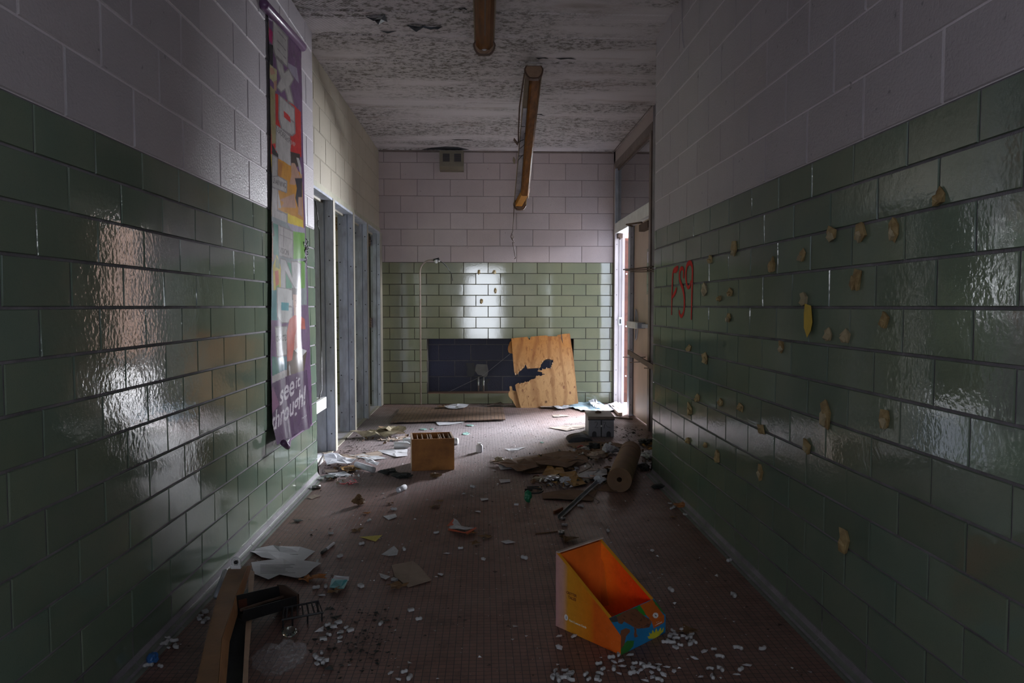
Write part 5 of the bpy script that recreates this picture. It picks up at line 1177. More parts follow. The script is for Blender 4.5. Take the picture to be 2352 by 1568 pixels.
u2, z2 = side_uv(1305, 1370); label_text('TALES', 0.0150, (u2, z2 - 0.006), 'lettering', plain('brown_print', (0.22, 0.07, 0.02), 0.5), 0.0005)
u2, z2 = side_uv(1300.7, 1418); q = [(u2 + 0.0095 * math.cos(a), -0.0004, z2 + 0.0115 * math.sin(a)) for a in [2 * PI * k / 24 for k in range(24)]]
bx_child(MB().prism(q, (0, -0.0004, 0)), 'round_emblem', plain('white_print', (0.72, 0.68, 0.66), 0.5))
bx_child(MB().prism([(u2 - 0.0015, -0.001, z2 - 0.006), (u2 + 0.0025, -0.001, z2 - 0.004), (u2 + 0.0020, -0.001, z2 + 0.006), (u2 - 0.001, -0.001, z2 + 0.005)], (0, -0.0003, 0)), 'emblem_mark', plain('blue_grey_print', (0.16, 0.18, 0.28), 0.5))

# ================================================================== fallen light at the lower left
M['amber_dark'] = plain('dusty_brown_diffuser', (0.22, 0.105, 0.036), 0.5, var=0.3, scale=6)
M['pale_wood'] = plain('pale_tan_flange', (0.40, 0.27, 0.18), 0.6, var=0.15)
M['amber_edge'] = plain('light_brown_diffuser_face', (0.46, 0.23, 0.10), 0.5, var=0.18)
t = empty('strip_light', fl(560, 1340)); tag(t, 'fallen brown strip light lying along the foot of the left wall', 'strip light')
zt_ = 0.150
rows = [((524, 1306), (568, 1299), (576, 1298)), ((498, 1372), (541, 1368), (555, 1372)), ((473, 1466), (509, 1466), (525, 1474)), ((450, 1568), (501, 1568), (517, 1568)), ((432, 1680), (496, 1690), (514, 1690))]
b = MB(); n = len(rows)
for (a, c, d) in rows:
    pa_, pc_, pd_ = fl(*a, zt_), fl(*c, zt_), fl(*d, 0.085)
    b.v += [tuple(pa_), tuple(pc_), tuple(pd_), (pd_.x - 0.02, pd_.y, 0.075), (pa_.x + 0.01, pa_.y, 0.09)]
for i in range(n - 1):
    for k in range(5):
        b.f.append((i * 5 + k, i * 5 + (k + 1) % 5, (i + 1) * 5 + (k + 1) % 5, (i + 1) * 5 + k))
b.f.append((4, 3, 2, 1, 0)); b.f.append(tuple((n - 1) * 5 + k for k in range(5)))
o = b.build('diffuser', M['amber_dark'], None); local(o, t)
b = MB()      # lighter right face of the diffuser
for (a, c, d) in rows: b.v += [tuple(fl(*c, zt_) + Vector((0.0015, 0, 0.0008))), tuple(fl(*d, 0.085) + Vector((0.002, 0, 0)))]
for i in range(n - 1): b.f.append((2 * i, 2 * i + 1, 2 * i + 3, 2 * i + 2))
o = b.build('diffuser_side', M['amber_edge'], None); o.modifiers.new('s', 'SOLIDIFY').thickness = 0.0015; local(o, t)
b = MB()
fl_ = [((571, 1306), (584.5, 1312)), ((570, 1378), (580.5, 1380)), ((564, 1440), (577, 1440)), ((560, 1515), (571, 1515)), ((557, 1568), (569.5, 1568)), ((553, 1690), (567, 1690))]
for (a, c) in fl_:
    pa_, pc_ = fl(*a, 0.075), fl(*c, 0.072); b.v += [tuple(pa_), tuple(pc_), (pc_.x, pc_.y, 0.066), (pa_.x, pa_.y, 0.069)]
for i in range(len(fl_) - 1):
    for k in range(4): b.f.append((i * 4 + k, i * 4 + (k + 1) % 4, (i + 1) * 4 + (k + 1) % 4, (i + 1) * 4 + k))
b.f += [(0, 1, 2, 3), tuple(reversed([(len(fl_) - 1) * 4 + k for k in range(4)]))]
o = b.build('flange', M['pale_wood'], None); local(o, t)
b = MB()      # trough under the diffuser
for (r0, r1) in zip(rows, [fl_[0], fl_[1], ((562, 1474), (573, 1474)), fl_[4], fl_[5]]):
    a_ = fl(*r0[0], zt_); c_ = fl(*r1[1], 0.072)
    b.v += [(a_.x + 0.01, a_.y, 0.088), (a_.x + 0.012, a_.y, 0.003), (c_.x - 0.004, c_.y, 0.003), (c_.x, c_.y, 0.069), (c_.x - 0.004, c_.y, 0.068), (c_.x - 0.010, c_.y, 0.012), (a_.x + 0.018, a_.y, 0.012), (a_.x + 0.016, a_.y, 0.086)]
for i in range(4):
    for k in range(8): b.f.append((i * 8 + k, i * 8 + (k + 1) % 8, (i + 1) * 8 + (k + 1) % 8, (i + 1) * 8 + k))
o = b.build('housing', plain('dark_blue_grey_tray', (0.035, 0.040, 0.045), 0.5, var=0.4), None); local(o, t)
e0 = fl(524, 1306, zt_); e1_ = fl(576, 1298, 0.085)
o = MB().prism([(e0.x - 0.004, e0.y + 0.004, 0.002), (e0.x - 0.004, e0.y + 0.004, zt_ - 0.01), (e0.x + 0.035, e0.y + 0.004, zt_ + 0.006), (e1_.x - 0.008, e0.y + 0.012, zt_ + 0.004), (e1_.x + 0.026, e0.y + 0.01, 0.09), (e1_.x + 0.032, e0.y + 0.01, 0.002)], (0, 0.012, 0)).build('end_cap', M['amber_dark'], None); local(o, t)
sc = Vector((0.5 * (fl(547, 1300, zt_).x + fl(547, 1300, zt_).x), e0.y + 0.004, zt_ + 0.018))
b = MB(); b.tube([sc + Vector((0.015 * math.cos(q), 0, 0.017 * math.sin(q) + 0.008)) for q in [-PI / 3 + (2 * PI * 5 / 6) * k / 20 for k in range(21)]], 0.0055, 8)
o = b.build('lamp_socket', M['white_paint'], None, smooth=True); local(o, t)
o = MB().box((sc.x - 0.020, sc.y - 0.006, zt_ - 0.008), (sc.x + 0.020, sc.y + 0.010, zt_ + 0.014)).build('socket_base', M['white_paint'], None, bevel=0.002); local(o, t)
o = MB().tube([sc + Vector((0, -0.004, 0.008)), sc + Vector((0, 0.004, 0.008))], 0.008, 12).build('socket_core', M['black'], None); local(o, t)
pp = [fl(517, 1312, 0.10), fl(505, 1345, 0.09), fl(496, 1372, 0.06)]
o = MB().tube(pp, 0.011, 10).build('glass_tube', plain('grey_blue_tube', (0.28, 0.30, 0.33), 0.3), None, smooth=True); local(o, t)
# black trough across it
A_ = fl(562, 1435, 0.078); B_ = fl(682, 1399); dv = (B_ - A_).normalized(); nv = Vector((-dv.y, dv.x, 0)); hh = 0.088
def tp(s, a, z): return A_ + (B_ - A_) * s + nv * a + Vector((0, 0, z))
t = empty('metal_trough', A_); tag(t, 'black metal trough lying across the fallen brown strip light', 'trough')
b = MB()
for s in (0, 1):
    b.v += [tuple(tp(s if (s or a < 0.05) else 0.20, a, z)) for a, z in ((0, 0.012), (0, hh * 0.62), (0.004, hh * 0.62), (0.012, 0.018), (0.075, 0.018), (0.085, hh), (0.089, hh), (0.089, 0.012))]
for k in range(8): b.f.append((k, (k + 1) % 8, 8 + (k + 1) % 8, 8 + k))
b.f += [tuple(range(8)), tuple(reversed(range(8, 16)))]
o = b.build('channel', M['black'], None); local(o, t)
o = MB().prism([tp(1.0, -0.004, 0.002), tp(1.0, 0.094, 0.002), tp(1.0, 0.094, hh + 0.004), tp(1.0, 0.06, hh + 0.006), tp(1.0, -0.004, hh * 0.7)], dv * 0.012).build('end_plate', plain('dark_brown_end_plate', (0.055, 0.030, 0.020), 0.6), None); local(o, t)
o = MB().prism([tp(0.21, 0.078, hh * 0.45), tp(0.36, 0.078, hh * 0.45), tp(0.36, 0.080, hh * 0.8), tp(0.21, 0.080, hh * 0.8)], nv * 0.002).build('red_brown_strip', plain('dark_red_brown', (0.10, 0.032, 0.018), 0.5), None); local(o, t)
o = MB().tube([tp(0.10, 0.04, 0.045), tp(0.5, 0.045, 0.048), tp(0.93, 0.05, 0.05)], 0.006, 6).build('inner_rod', M['rust_dark'], None); local(o, t)
# black wire rack
t = empty('wire_rack', fl(690, 1410)); tag(t, 'small black slotted rack lying right of the black trough', 'rack')
K = [fl(652, 1396, 0.05), fl(731, 1380, 0.05), fl(741, 1406, 0.035), fl(648, 1423, 0.035)]
def kp(u, v, z=0): return K[0].lerp(K[1], u).lerp(K[3].lerp(K[2], u), v) + Vector((0, 0, z))
b = MB(); r_ = 0.0045
loop = [kp(0, 0), kp(1, 0), kp(1, 1), kp(0, 1), kp(0, 0)]
o = MB().tube(loop, r_, 6).build('frame', M['black'], None); local(o, t)
for u in (0.10, 0.24, 0.38, 0.52, 0.66, 0.80, 0.92):
    o = MB().tube([kp(u, 0), kp(u, 1)], r_ * 0.8, 6).build('bar', M['black'], None); local(o, t)
for u, v in ((0.02, 0.98), (0.25, 1.0), (0.62, 1.0), (0.98, 0.98), (0.02, 0.02), (0.98, 0.02)):
    p = kp(u, v); o = MB().tube([p, Vector((p.x, p.y, 0.001))], r_ * 0.8, 6).build('leg', M['black'], None); local(o, t)
# crumpled clear bag
c = fl(646, 1532)
bm = bmesh.new(); bmesh.ops.create_icosphere(bm, subdivisions=5, radius=1.0)
for v in bm.verts:
    p = v.co.copy(); f = 1 + 0.35 * mnoise.noise(p * 1.6) + 0.20 * abs(mnoise.noise(p * 4.0)) - 0.10 * abs(mnoise.noise(p * 9.0))
    v.co = Vector((p.x * 0.072 * f, p.y * 0.080 * f, max(-0.0, 0.032 + p.z * 0.036 * f + 0.02 * mnoise.noise(p * 5))))
R2 = Matrix.Rotation(-0.6, 3, 'Z')
for v in bm.verts: v.co = R2 @ v.co
me = bpy.data.meshes.new('plastic_bag'); bm.to_mesh(me); bm.free()
m, nt, bs = new_mat('clear_crumpled_plastic'); bs.inputs['Base Color'].default_value = (0.5, 0.5, 0.52, 1); bs.inputs['Roughness'].default_value = 0.12; bs.inputs['Alpha'].default_value = 0.09; bs.inputs['Specular IOR Level'].default_value = 1.0
me.materials.append(m); me.polygons.foreach_set('use_smooth', [False] * len(me.polygons))
o = bpy.data.objects.new('plastic_bag', me); o.location = (c.x, c.y, 0.001); COL.objects.link(o); tag(o, 'crumpled clear plastic bag on the floor beside the fallen strip light', 'plastic bag')
# ================================================================== litter
def rnd(a, b): return R.uniform(a, b)
def flat(pts, name, mat, label, cat, group=None, z=0.002, lift=0.006, th=0.0012, seed=0, fold=None):
    """irregular sheet lying on the floor; outline given as points seen in the photograph, projected on the floor plane"""
    rr = random.Random(seed or (sum(ord(q) * (i + 3) for i, q in enumerate(label or 'x')) % 9999))
    P = [fl(x, y, z) for x, y in pts]
    Q = []
    for i in range(len(P)):
        a, c = P[i], P[(i + 1) % len(P)]; n = max(1, int((c - a).length / 0.06))
        for q in range(n):
            p = a.lerp(c, q / n)
            if q: p = p + Vector((rr.uniform(-1, 1), rr.uniform(-1, 1), 0)) * 0.004
            Q.append(Vector((p.x, p.y, z + rr.random() * lift)))
    cen = sum(Q, Vector()) / len(Q); cen.z = z + lift * 0.5
    b = MB(); b.v = [tuple(p) for p in Q]; n = len(Q)
    b.v += [tuple(cen.lerp(p, 0.5) * 1 + Vector((0, 0, rr.uniform(-0.3, 0.5) * lift))) for p in Q]; b.v.append(tuple(cen))
    for k in range(n):
        k2 = (k + 1) % n; b.f += [(k, k2, n + k2, n + k), (n + k, n + k2, 2 * n)]
    b.v = [(x, y, max(zz, 0.0016)) for x, y, zz in b.v]
    o = b.build(name, mat); o.modifiers.new('s', 'SOLIDIFY').thickness = th
    if label: tag(o, label, cat, group)
    return o
def ell(px, py, w, h, n=7, jag=0.2, seed=1):
    rr = random.Random(seed); return [(px + w / 2 * math.cos(2 * PI * k / n) * rr.uniform(1 - jag, 1 + jag), py + h / 2 * math.sin(2 * PI * k / n) * rr.uniform(1 - jag, 1 + jag)) for k in range(n)]
M['leaf'] = plain('dry_orange_leaf', (0.34, 0.13, 0.035), 0.6, var=0.35, scale=30)
M['leaf_b'] = plain('dry_brown_leaf', (0.14, 0.075, 0.030), 0.7, var=0.35, scale=30)
M['teal'] = plain('teal_packet', (0.02, 0.27, 0.29), 0.35, var=0.1)
M['card_y'] = plain('yellow_paper', (0.52, 0.44, 0.09), 0.7, var=0.12)
M['card_o'] = plain('ochre_paper', (0.30, 0.165, 0.04), 0.7, var=0.2)
M['foilish'] = plain('crumpled_pale_wrapper', (0.34, 0.29, 0.20), 0.35, var=0.4, scale=22, bump=0.5)
M['grey_print'] = plain('grey_printed_paper', (0.42, 0.43, 0.45), 0.6, var=0.25, scale=30)
M['blue_paper'] = plain('pale_blue_paper', (0.46, 0.60, 0.68), 0.6, var=0.1)
M['green_pl'] = plain('dark_green_plastic', (0.006, 0.13, 0.06), 0.35)
M['char'] = plain('black_crumb', (0.012, 0.014, 0.013), 0.6, var=0.3)
M['red_pl'] = plain('red_plastic', (0.42, 0.02, 0.03), 0.4)
M['blue_pl'] = plain('blue_plastic', (0.03, 0.12, 0.33), 0.35)
M['timber'] = wood_mat('grey_timber', (0.42, 0.33, 0.28), (0.25, 0.19, 0.16), axis=1, knots=False)
def lines(o, rows, mat, a, c, n, r=0.0007, zz=0.0042):
    """faint printed lines: a, c are the two corner pixels of the printed block"""
    for k in range(n):
        y = a[1] + (c[1] - a[1]) * k / max(1, n - 1)
        p, q = fl(a[0], y, zz), fl(a[0] + (c[0] - a[0]) * R.uniform(0.6, 1), y - 1, zz)
        l = MB().tube([p, q], r, 3).build('printed_line', mat); l.parent = o
# --- near left: printed papers, pen, packets
o = flat([(568, 1265), (627, 1252), (640, 1257), (690, 1258), (724, 1267), (698, 1288), (640, 1290), (600, 1282)], 'paper_sheet', M['paper'], 'upper sheet of the two printed white papers by the left wall', 'paper', 'printed papers by the left wall', lift=0.01)
lines(o, 1, M['char'], (620, 1266), (690, 1282), 5)
o = flat([(577, 1294), (650, 1283), (738, 1293), (703, 1322), (684, 1328), (642, 1321), (617, 1331), (584, 1318)], 'paper_sheet', M['paper'], 'lower sheet of the two printed white papers by the left wall', 'paper', 'printed papers by the left wall', z=0.012, lift=0.008)
lines(o, 1, M['char'], (598, 1297), (690, 1316), 7, zz=0.0235)
a, c = fl(738, 1270, 0.008), fl(767, 1247, 0.008); m_ = a.lerp(c, 0.36)
t = empty('marker_pen', a); tag(t, 'white marker pen with a black cap beyond the printed papers', 'pen')
o = MB().tube([m_, c], 0.0075, 10).build('barrel', M['paper'], None, smooth=True); local(o, t)
o = MB().tube([a, a.lerp(m_, 0.15), m_], 0.0085, 10, rs=[0.005, 0.0085, 0.0085]).build('cap', M['char'], None, smooth=True); local(o, t)
t = empty('snack_packet', fl(778, 1340)); tag(t, 'teal and white packet on the floor in the near left', 'packet')
o = flat([(762, 1332), (801, 1334), (790, 1356), (757, 1354)], 'packet_body', M['teal'], None, None, z=0.006, lift=0.012, seed=5); local(o, t)
o = flat([(768, 1326), (802, 1329), (801, 1336), (763, 1334)], 'torn_top', M['paper'], None, None, z=0.008, lift=0.012, seed=6); local(o, t)
t = empty('snack_packet', fl(1060, 1210)); tag(t, 'orange and white printed packet lying in the middle of the floor', 'packet')
o = flat([(1042, 1193), (1060, 1208), (1091, 1216), (1070, 1223), (1030, 1214)], 'packet_body', M['grey_print'], None, None, z=0.010, lift=0.02, seed=9); local(o, t)
for pts in ([(1042, 1191), (1053, 1203), (1035, 1207), (1026, 1207)], [(1030, 1213), (1069, 1222), (1069, 1225), (1029, 1217)], [(1069, 1222), (1093, 1210), (1095, 1214), (1072, 1226)]):
    o = flat(pts, 'orange_border', plain('orange_print', (0.50, 0.07, 0.015), 0.5), None, None, z=0.020, lift=0.004, seed=7); local(o, t)
for pts, mt, lb in (([(826, 1233), (878, 1231), (863, 1243), (845, 1239)], 'card_y', 'torn yellow paper triangle in the near middle floor'),
    ([(899, 1301), (948, 1291), (958, 1298), (991, 1334), (938, 1349), (906, 1327)], 'card_pale', 'large square of torn brown cardboard on the near middle floor'),
    ([(876, 1273), (905, 1256), (915, 1265), (912, 1274), (893, 1277)], 'grey_print', 'crumpled grey paper right of the marker pen'), ([(871, 1320), (897, 1327), (886, 1333), (875, 1329)], 'grey_print', 'small pale paper scrap touching the cardboard square'),
    ([(880, 1186), (908, 1181), (912, 1189), (893, 1194)], 'grey_print', 'grey translucent scrap above the yellow paper'), ([(1150, 1243), (1168, 1240), (1184, 1247), (1162, 1249)], 'paper', 'white torn scrap left of the orange box top'),
    ([(1284, 1232), (1330, 1240), (1325, 1247), (1297, 1249)], 'leaf_b', 'brown curled scrap just behind the orange box'), ([(1146, 1103), (1172, 1101), (1172, 1107), (1150, 1110)], 'paper', 'white oblong scrap left of the litter pile'),
    ([(1145, 1070), (1180, 1068), (1176, 1076), (1150, 1080)], 'paper', 'white ragged scrap at the left tip of the litter pile'), ([(1103, 1146), (1120, 1144), (1122, 1149), (1106, 1151)], 'paper', 'oval pale scrap alone in the middle of the floor'),
    ([(672, 1196), (690, 1193), (697, 1198), (682, 1200)], 'char', 'black rag scrap near the foot of the left wall'), ([(706, 1143), (722, 1137), (736, 1139), (716, 1146)], 'card_pale', 'tan strip of board at the foot of the left wall'),
    ([(867, 1036), (936, 1030), (936, 1047), (911, 1051)], 'paper', 'white sheet half under the wooden divider box'), ([(866, 1011), (934, 1001), (936, 1007), (905, 1013)], 'card_pale', 'pale cardboard sheet behind the wooden divider box'),
    ([(1159, 1032), (1210, 1026), (1190, 1034), (1170, 1035)], 'paper', 'white torn paper at the edge of the lit floor'), ([(1260, 982), (1342, 975), (1344, 982), (1302, 990)], 'card_pale', 'pale cardboard sheet lying left of the white crate'),
    ([(1268, 953), (1300, 953), (1308, 956), (1272, 958)], 'card_pale', 'small cardboard scrap on the bright floor beyond the crate'), ([(996, 968), (1068, 970), (1030, 976), (1008, 977)], 'paper', 'white board piece sticking out under the flooring sheet'),
    ([(740, 1040), (815, 1050), (870, 1035), (880, 1046), (790, 1056), (758, 1052)], 'card_pale', 'long grey-brown board by the first left door post'), ([(800, 1047), (850, 1042), (888, 1052), (860, 1057)], 'grey_print', 'dusty grey sheet on the board by the left door posts'),
    ([(744, 1080), (770, 1076), (777, 1084), (748, 1087)], 'card_pale', 'small torn board scrap under the white paper pile'), ([(752, 1088), (790, 1083), (808, 1093), (775, 1095)], 'grey_print', 'grey plastic sheet in front of the white paper pile'),
    ([(1010, 1046), (1033, 1040), (1034, 1049), (1012, 1051)], 'leaf_b', 'dark brown crumple at the foot of the divider box right side'), ([(1468, 1066), (1498, 1060), (1498, 1078), (1480, 1074)], 'paper', 'pale torn paper by the end of the right wall'),
    ([(1470, 1040), (1498, 1034), (1498, 1048), (1476, 1050)], 'grey_print', 'grey shredded paper beside the kraft roll and right wall'), ([(728, 1285), (732, 1287), (731, 1297), (724, 1296)], 'foam', 'small pale chip right of the printed papers')):
    flat(pts, 'paper_scrap' if mt in ('paper', 'grey_print', 'card_y') else 'cardboard_piece' if mt.startswith('card') else 'scrap', M[mt], lb, 'scrap' if mt not in ('paper',) else 'paper', lift=0.008 if mt != 'leaf_b' else 0.03)
# --- papers at the first left door
o = flat([(741, 1046), (762, 1044), (790, 1050), (812, 1054), (818, 1063), (798, 1071), (752, 1072), (745, 1056)], 'paper_sheet', M['paper'], 'big crumpled white paper at the foot of the first door post', 'paper', z=0.03, lift=0.035, seed=3)
o = flat([(780, 1073), (826, 1071), (830, 1079), (800, 1086), (786, 1082)], 'cardboard_piece', M['card_o'], 'ribbed brown cardboard under the rolled tube by the left wall', 'scrap', z=0.004, lift=0.02, seed=3)
a, c = fl(818, 1066, 0.035), fl(858, 1079, 0.022)
o = MB().tube([a, c], 0.022, 14).build('paper_tube', M['grey_print'], None, smooth=True); tag(o, 'grey rolled paper tube with a white end lying by the left papers', 'tube')
MB().tube([c, c + (c - a).normalized() * 0.003], 0.016, 12).build('tube_end', M['paper'], None).parent = o
o = flat([(828, 1052), (848, 1054), (872, 1067), (866, 1071), (846, 1066)], 'paper_sheet', M['paper'], 'narrow white sheet behind the rolled paper tube', 'paper', z=0.02, lift=0.02)
# wrapper heap beside the threshold
for k, (pts, mt) in enumerate((([(802, 1003), (830, 999), (870, 998), (905, 994), (932, 1000), (900, 1005), (850, 1006)], 'foilish'), ([(858, 996), (880, 987), (905, 985), (928, 988), (934, 996), (900, 998)], 'foilish'), ([(868, 992), (884, 988), (900, 990), (880, 995)], 'leaf_b'))):
    flat(pts, 'wrapper', M[mt], ('flattened crumpled wrapper nearest the left threshold', 'puffed crumpled wrapper in the heap left of the divider box', 'brown rag on top of the wrapper heap')[k], 'wrapper', 'wrappers near the left doors', z=0.012 + 0.01 * k, lift=0.06, seed=20 + k)
# --- bottles and cup
def bottle(px, py, h, r, mat, capm, label, lie=None, name='bottle'):
    c = fl(px, py); t = empty(name, c); tag(t, label, name.replace('_', ' '))
    if lie is None: ax_ = Vector((0, 0, 1)); base = c
    else: ax_ = Vector((math.cos(lie), math.sin(lie), 0)); base = c + Vector((0, 0, r))
    o = MB().tube([base, base + ax_ * h * 0.05, base + ax_ * h * 0.72, base + ax_ * h * 0.84, base + ax_ * h * 0.9], r, 16, rs=[r * 0.9, r, r, r * 0.55, r * 0.5]).build('body', mat, None, smooth=True); local(o, t)
    o = MB().tube([base + ax_ * h * 0.88, base + ax_ * h], r * 0.58, 12).build('cap', capm, None); local(o, t)
M['bottle_pl'] = plain('pale_bottle_plastic', (0.55, 0.58, 0.60), 0.3, var=0.1)
bottle(1101, 1038, 0.078, 0.028, M['paper'], M['white_paint'], 'small white bottle standing alone on the lit floor', name='pill_bottle')
bottle(1052, 1021, 0.11, 0.030, M['bottle_pl'], M['white_paint'], 'clear bottle lying behind the divider box at its right', lie=PI - 0.25)
bottle(905, 1030, 0.16, 0.030, M['bottle_pl'], M['green_pl'], 'white bottle with a green cap lying left of the divider box', lie=0.05)
bottle(926, 1019, 0.12, 0.026, M['bottle_pl'], M['white_paint'], 'pale bottle lying behind the divider box at its left', lie=0.3)
a, c = fl(915, 1125, 0.018), fl(930, 1118, 0.018)
o = MB().tube([a, c], 0.018, 14, cap=False).build('paper_cup', M['paper'], None, smooth=True); o.modifiers.new('s', 'SOLIDIFY').thickness = 0.001; tag(o, 'small white tube rolled open in the strip of light', 'cup')
c = fl(717, 1119, 0.012)
o = MB().tube([c, c + Vector((0.05, 0.02, 0.0))], 0.013, 12).build('metal_tin', M['metal'], None, smooth=True); tag(o, 'small shiny metal capsule at the foot of the left wall', 'tin')
# bottle cap with stick, green lump
c = fl(1290, 1225)
t = empty('metal_ring', c); tag(t, 'small silver ring behind the orange box', 'ring')
o = MB().tube([c + Vector((0, 0, 0.001)), c + Vector((0, 0, 0.016))], 0.016, 16, cap=False).build('ring', M['metal'], None, smooth=True); o.modifiers.new('s', 'SOLIDIFY').thickness = 0.002; local(o, t)
o = MB().tube([c + Vector((0, 0, 0.001)), c + Vector((0, 0, 0.004))], 0.014, 16).build('disc', M['char'], None); local(o, t)
o = MB().tube([fl(1230, 1225, 0.003), fl(1262, 1222, 0.004), fl(1280, 1220, 0.003)], 0.003, 5).build('twig', M['leaf_b']); tag(o, 'thin brown twig beside the silver ring', 'twig')
def lump(px, py, r, sc, mat, name, label, cat, group=None, seed=1, rough=0.35):
    c = fl(px, py); bm = bmesh.new(); bmesh.ops.create_icosphere(bm, subdivisions=3, radius=1.0)
    off = Vector((seed * 3.1, seed * 1.7, 0))
    for v in bm.verts:
        p = v.co.copy(); f = 1 + rough * mnoise.noise(p * 1.5 + off) + rough * 0.6 * mnoise.noise(p * 3.7 + off)
        v.co = Vector((p.x * f * r * sc[0], p.y * f * r * sc[1], (p.z * f * 0.9 + 0.85) * r * sc[2]))
    mn = min(v.co.z for v in bm.verts)
    for v in bm.verts: v.co.z -= mn - 0.0005
    me = bpy.data.meshes.new(name); bm.to_mesh(me); bm.free(); me.materials.append(mat)
    o = bpy.data.objects.new(name, me); o.location = c; COL.objects.link(o)
    if label: tag(o, label, cat, group)
    return o
lump(1213, 1154, 0.030, (0.75, 0.7, 1.3), M['green_pl'], 'green_lump', 'dark green plastic lump in front of the litter pile', 'plastic piece', seed=2)
# --- litter pile before the crate: cardboard sheets
for pts, mt, z, lb in (([(1125, 1058), (1200, 1050), (1285, 1036), (1345, 1040), (1352, 1060), (1300, 1082), (1215, 1088)], 'card', 0.004, 'widest brown cardboard sheet under the litter pile'),
    ([(1130, 1062), (1205, 1056), (1240, 1075), (1200, 1086)], 'card', 0.022, 'upturned cardboard flap at the left of the litter pile'),
    ([(1220, 1056), (1300, 1046), (1340, 1058), (1302, 1074), (1240, 1070)], 'card', 0.030, 'folded cardboard in the middle of the litter pile'),
    ([(1245, 1092), (1262, 1068), (1292, 1076), (1300, 1090), (1270, 1096)], 'card_o', 0.016, 'ochre paper peak in the litter pile'),
    ([(1280, 1088), (1322, 1086), (1346, 1112), (1318, 1118), (1295, 1108)], 'card_o', 0.012, 'ochre paper curling down the front of the litter pile'),
    ([(1245, 1135), (1290, 1126), (1372, 1128), (1360, 1151), (1300, 1149), (1247, 1146)], 'card', 0.004, 'flat brown cardboard at the near edge of the litter pile'),
    ([(1382, 1122), (1392, 1104), (1410, 1112), (1418, 1130), (1400, 1130)], 'card', 0.004, 'cardboard corner at the left of the kraft paper roll'),
    ([(1325, 1092), (1392, 1082), (1396, 1096), (1330, 1100)], 'grey_print', 0.022, 'grey printed magazine left of the kraft paper roll'),
    ([(1325, 1040), (1360, 1030), (1400, 1040), (1395, 1050), (1350, 1050)], 'card', 0.006, 'dark cardboard behind the litter pile near the crate'),
    ([(1300, 1022), (1350, 1014), (1410, 1016), (1440, 1024), (1400, 1034), (1330, 1032)], 'card', 0.004, 'brown cardboard under the front of the white crate')):
    flat(pts, 'cardboard_sheet' if mt.startswith('card') else 'magazine', M[mt], lb, 'cardboard' if mt.startswith('card') else 'magazine', 'cardboard in the litter pile' if mt.startswith('card') else None, z=z, lift=0.025 if z > 0.005 else 0.008)
a, c = fl(1328, 1093, 0.025), fl(1374, 1096, 0.022)
o = MB().tube([a, a.lerp(c, 0.12), a.lerp(c, 0.2), a.lerp(c, 0.9), c], 0.012, 10, rs=[0.017, 0.012, 0.013, 0.014, 0.012]).build('paint_roller_handle', plain('pink_tan_wood', (0.38, 0.25, 0.19), 0.5), None, smooth=True); tag(o, 'pinkish tan wooden stick left of the kraft paper roll', 'stick')
a, c = fl(1281, 1190, 0.006), fl(1372, 1106, 0.020); d_ = (c - a).normalized(); s_ = Vector((d_.y, -d_.x, 0)).normalized()
t = empty('metal_strip', a); tag(t, 'long metal angle strip reaching from the litter pile toward the camera', 'metal strip')
o = MB().sweep([(0, 0), (0.020, 0), (0.020, 0.0025), (0.0025, 0.0025), (0.0025, 0.020), (0, 0.020)], [(a, s_, Vector((0, 0, 1))), (c, s_, Vector((0, 0, 1)))]).build('angle_bar', plain('dull_grey_metal', (0.24, 0.25, 0.26), 0.4, metal=0.4, var=0.3), None); local(o, t)
o = MB().box((-0.006, 0, 0.0), (0.004, 0.10, 0.018), Matrix.Translation(fl(1273, 1180, 0.001)) @ Matrix.Rotation(-0.62, 4, 'Z')).build('rusty_tab', plain('rusty_orange_strip', (0.24, 0.08, 0.03), 0.6, var=0.4), None); local(o, t)
o = MB().tube([a.lerp(c, 0.1) - s_ * 0.008 + Vector((0, 0, 0.004)), a.lerp(c, 0.95) - s_ * 0.006 + Vector((0, 0, 0.004))], 0.004, 6).build('orange_edge', plain('rusty_orange_strip', (0.24, 0.10, 0.04), 0.6, var=0.4), None); local(o, t)
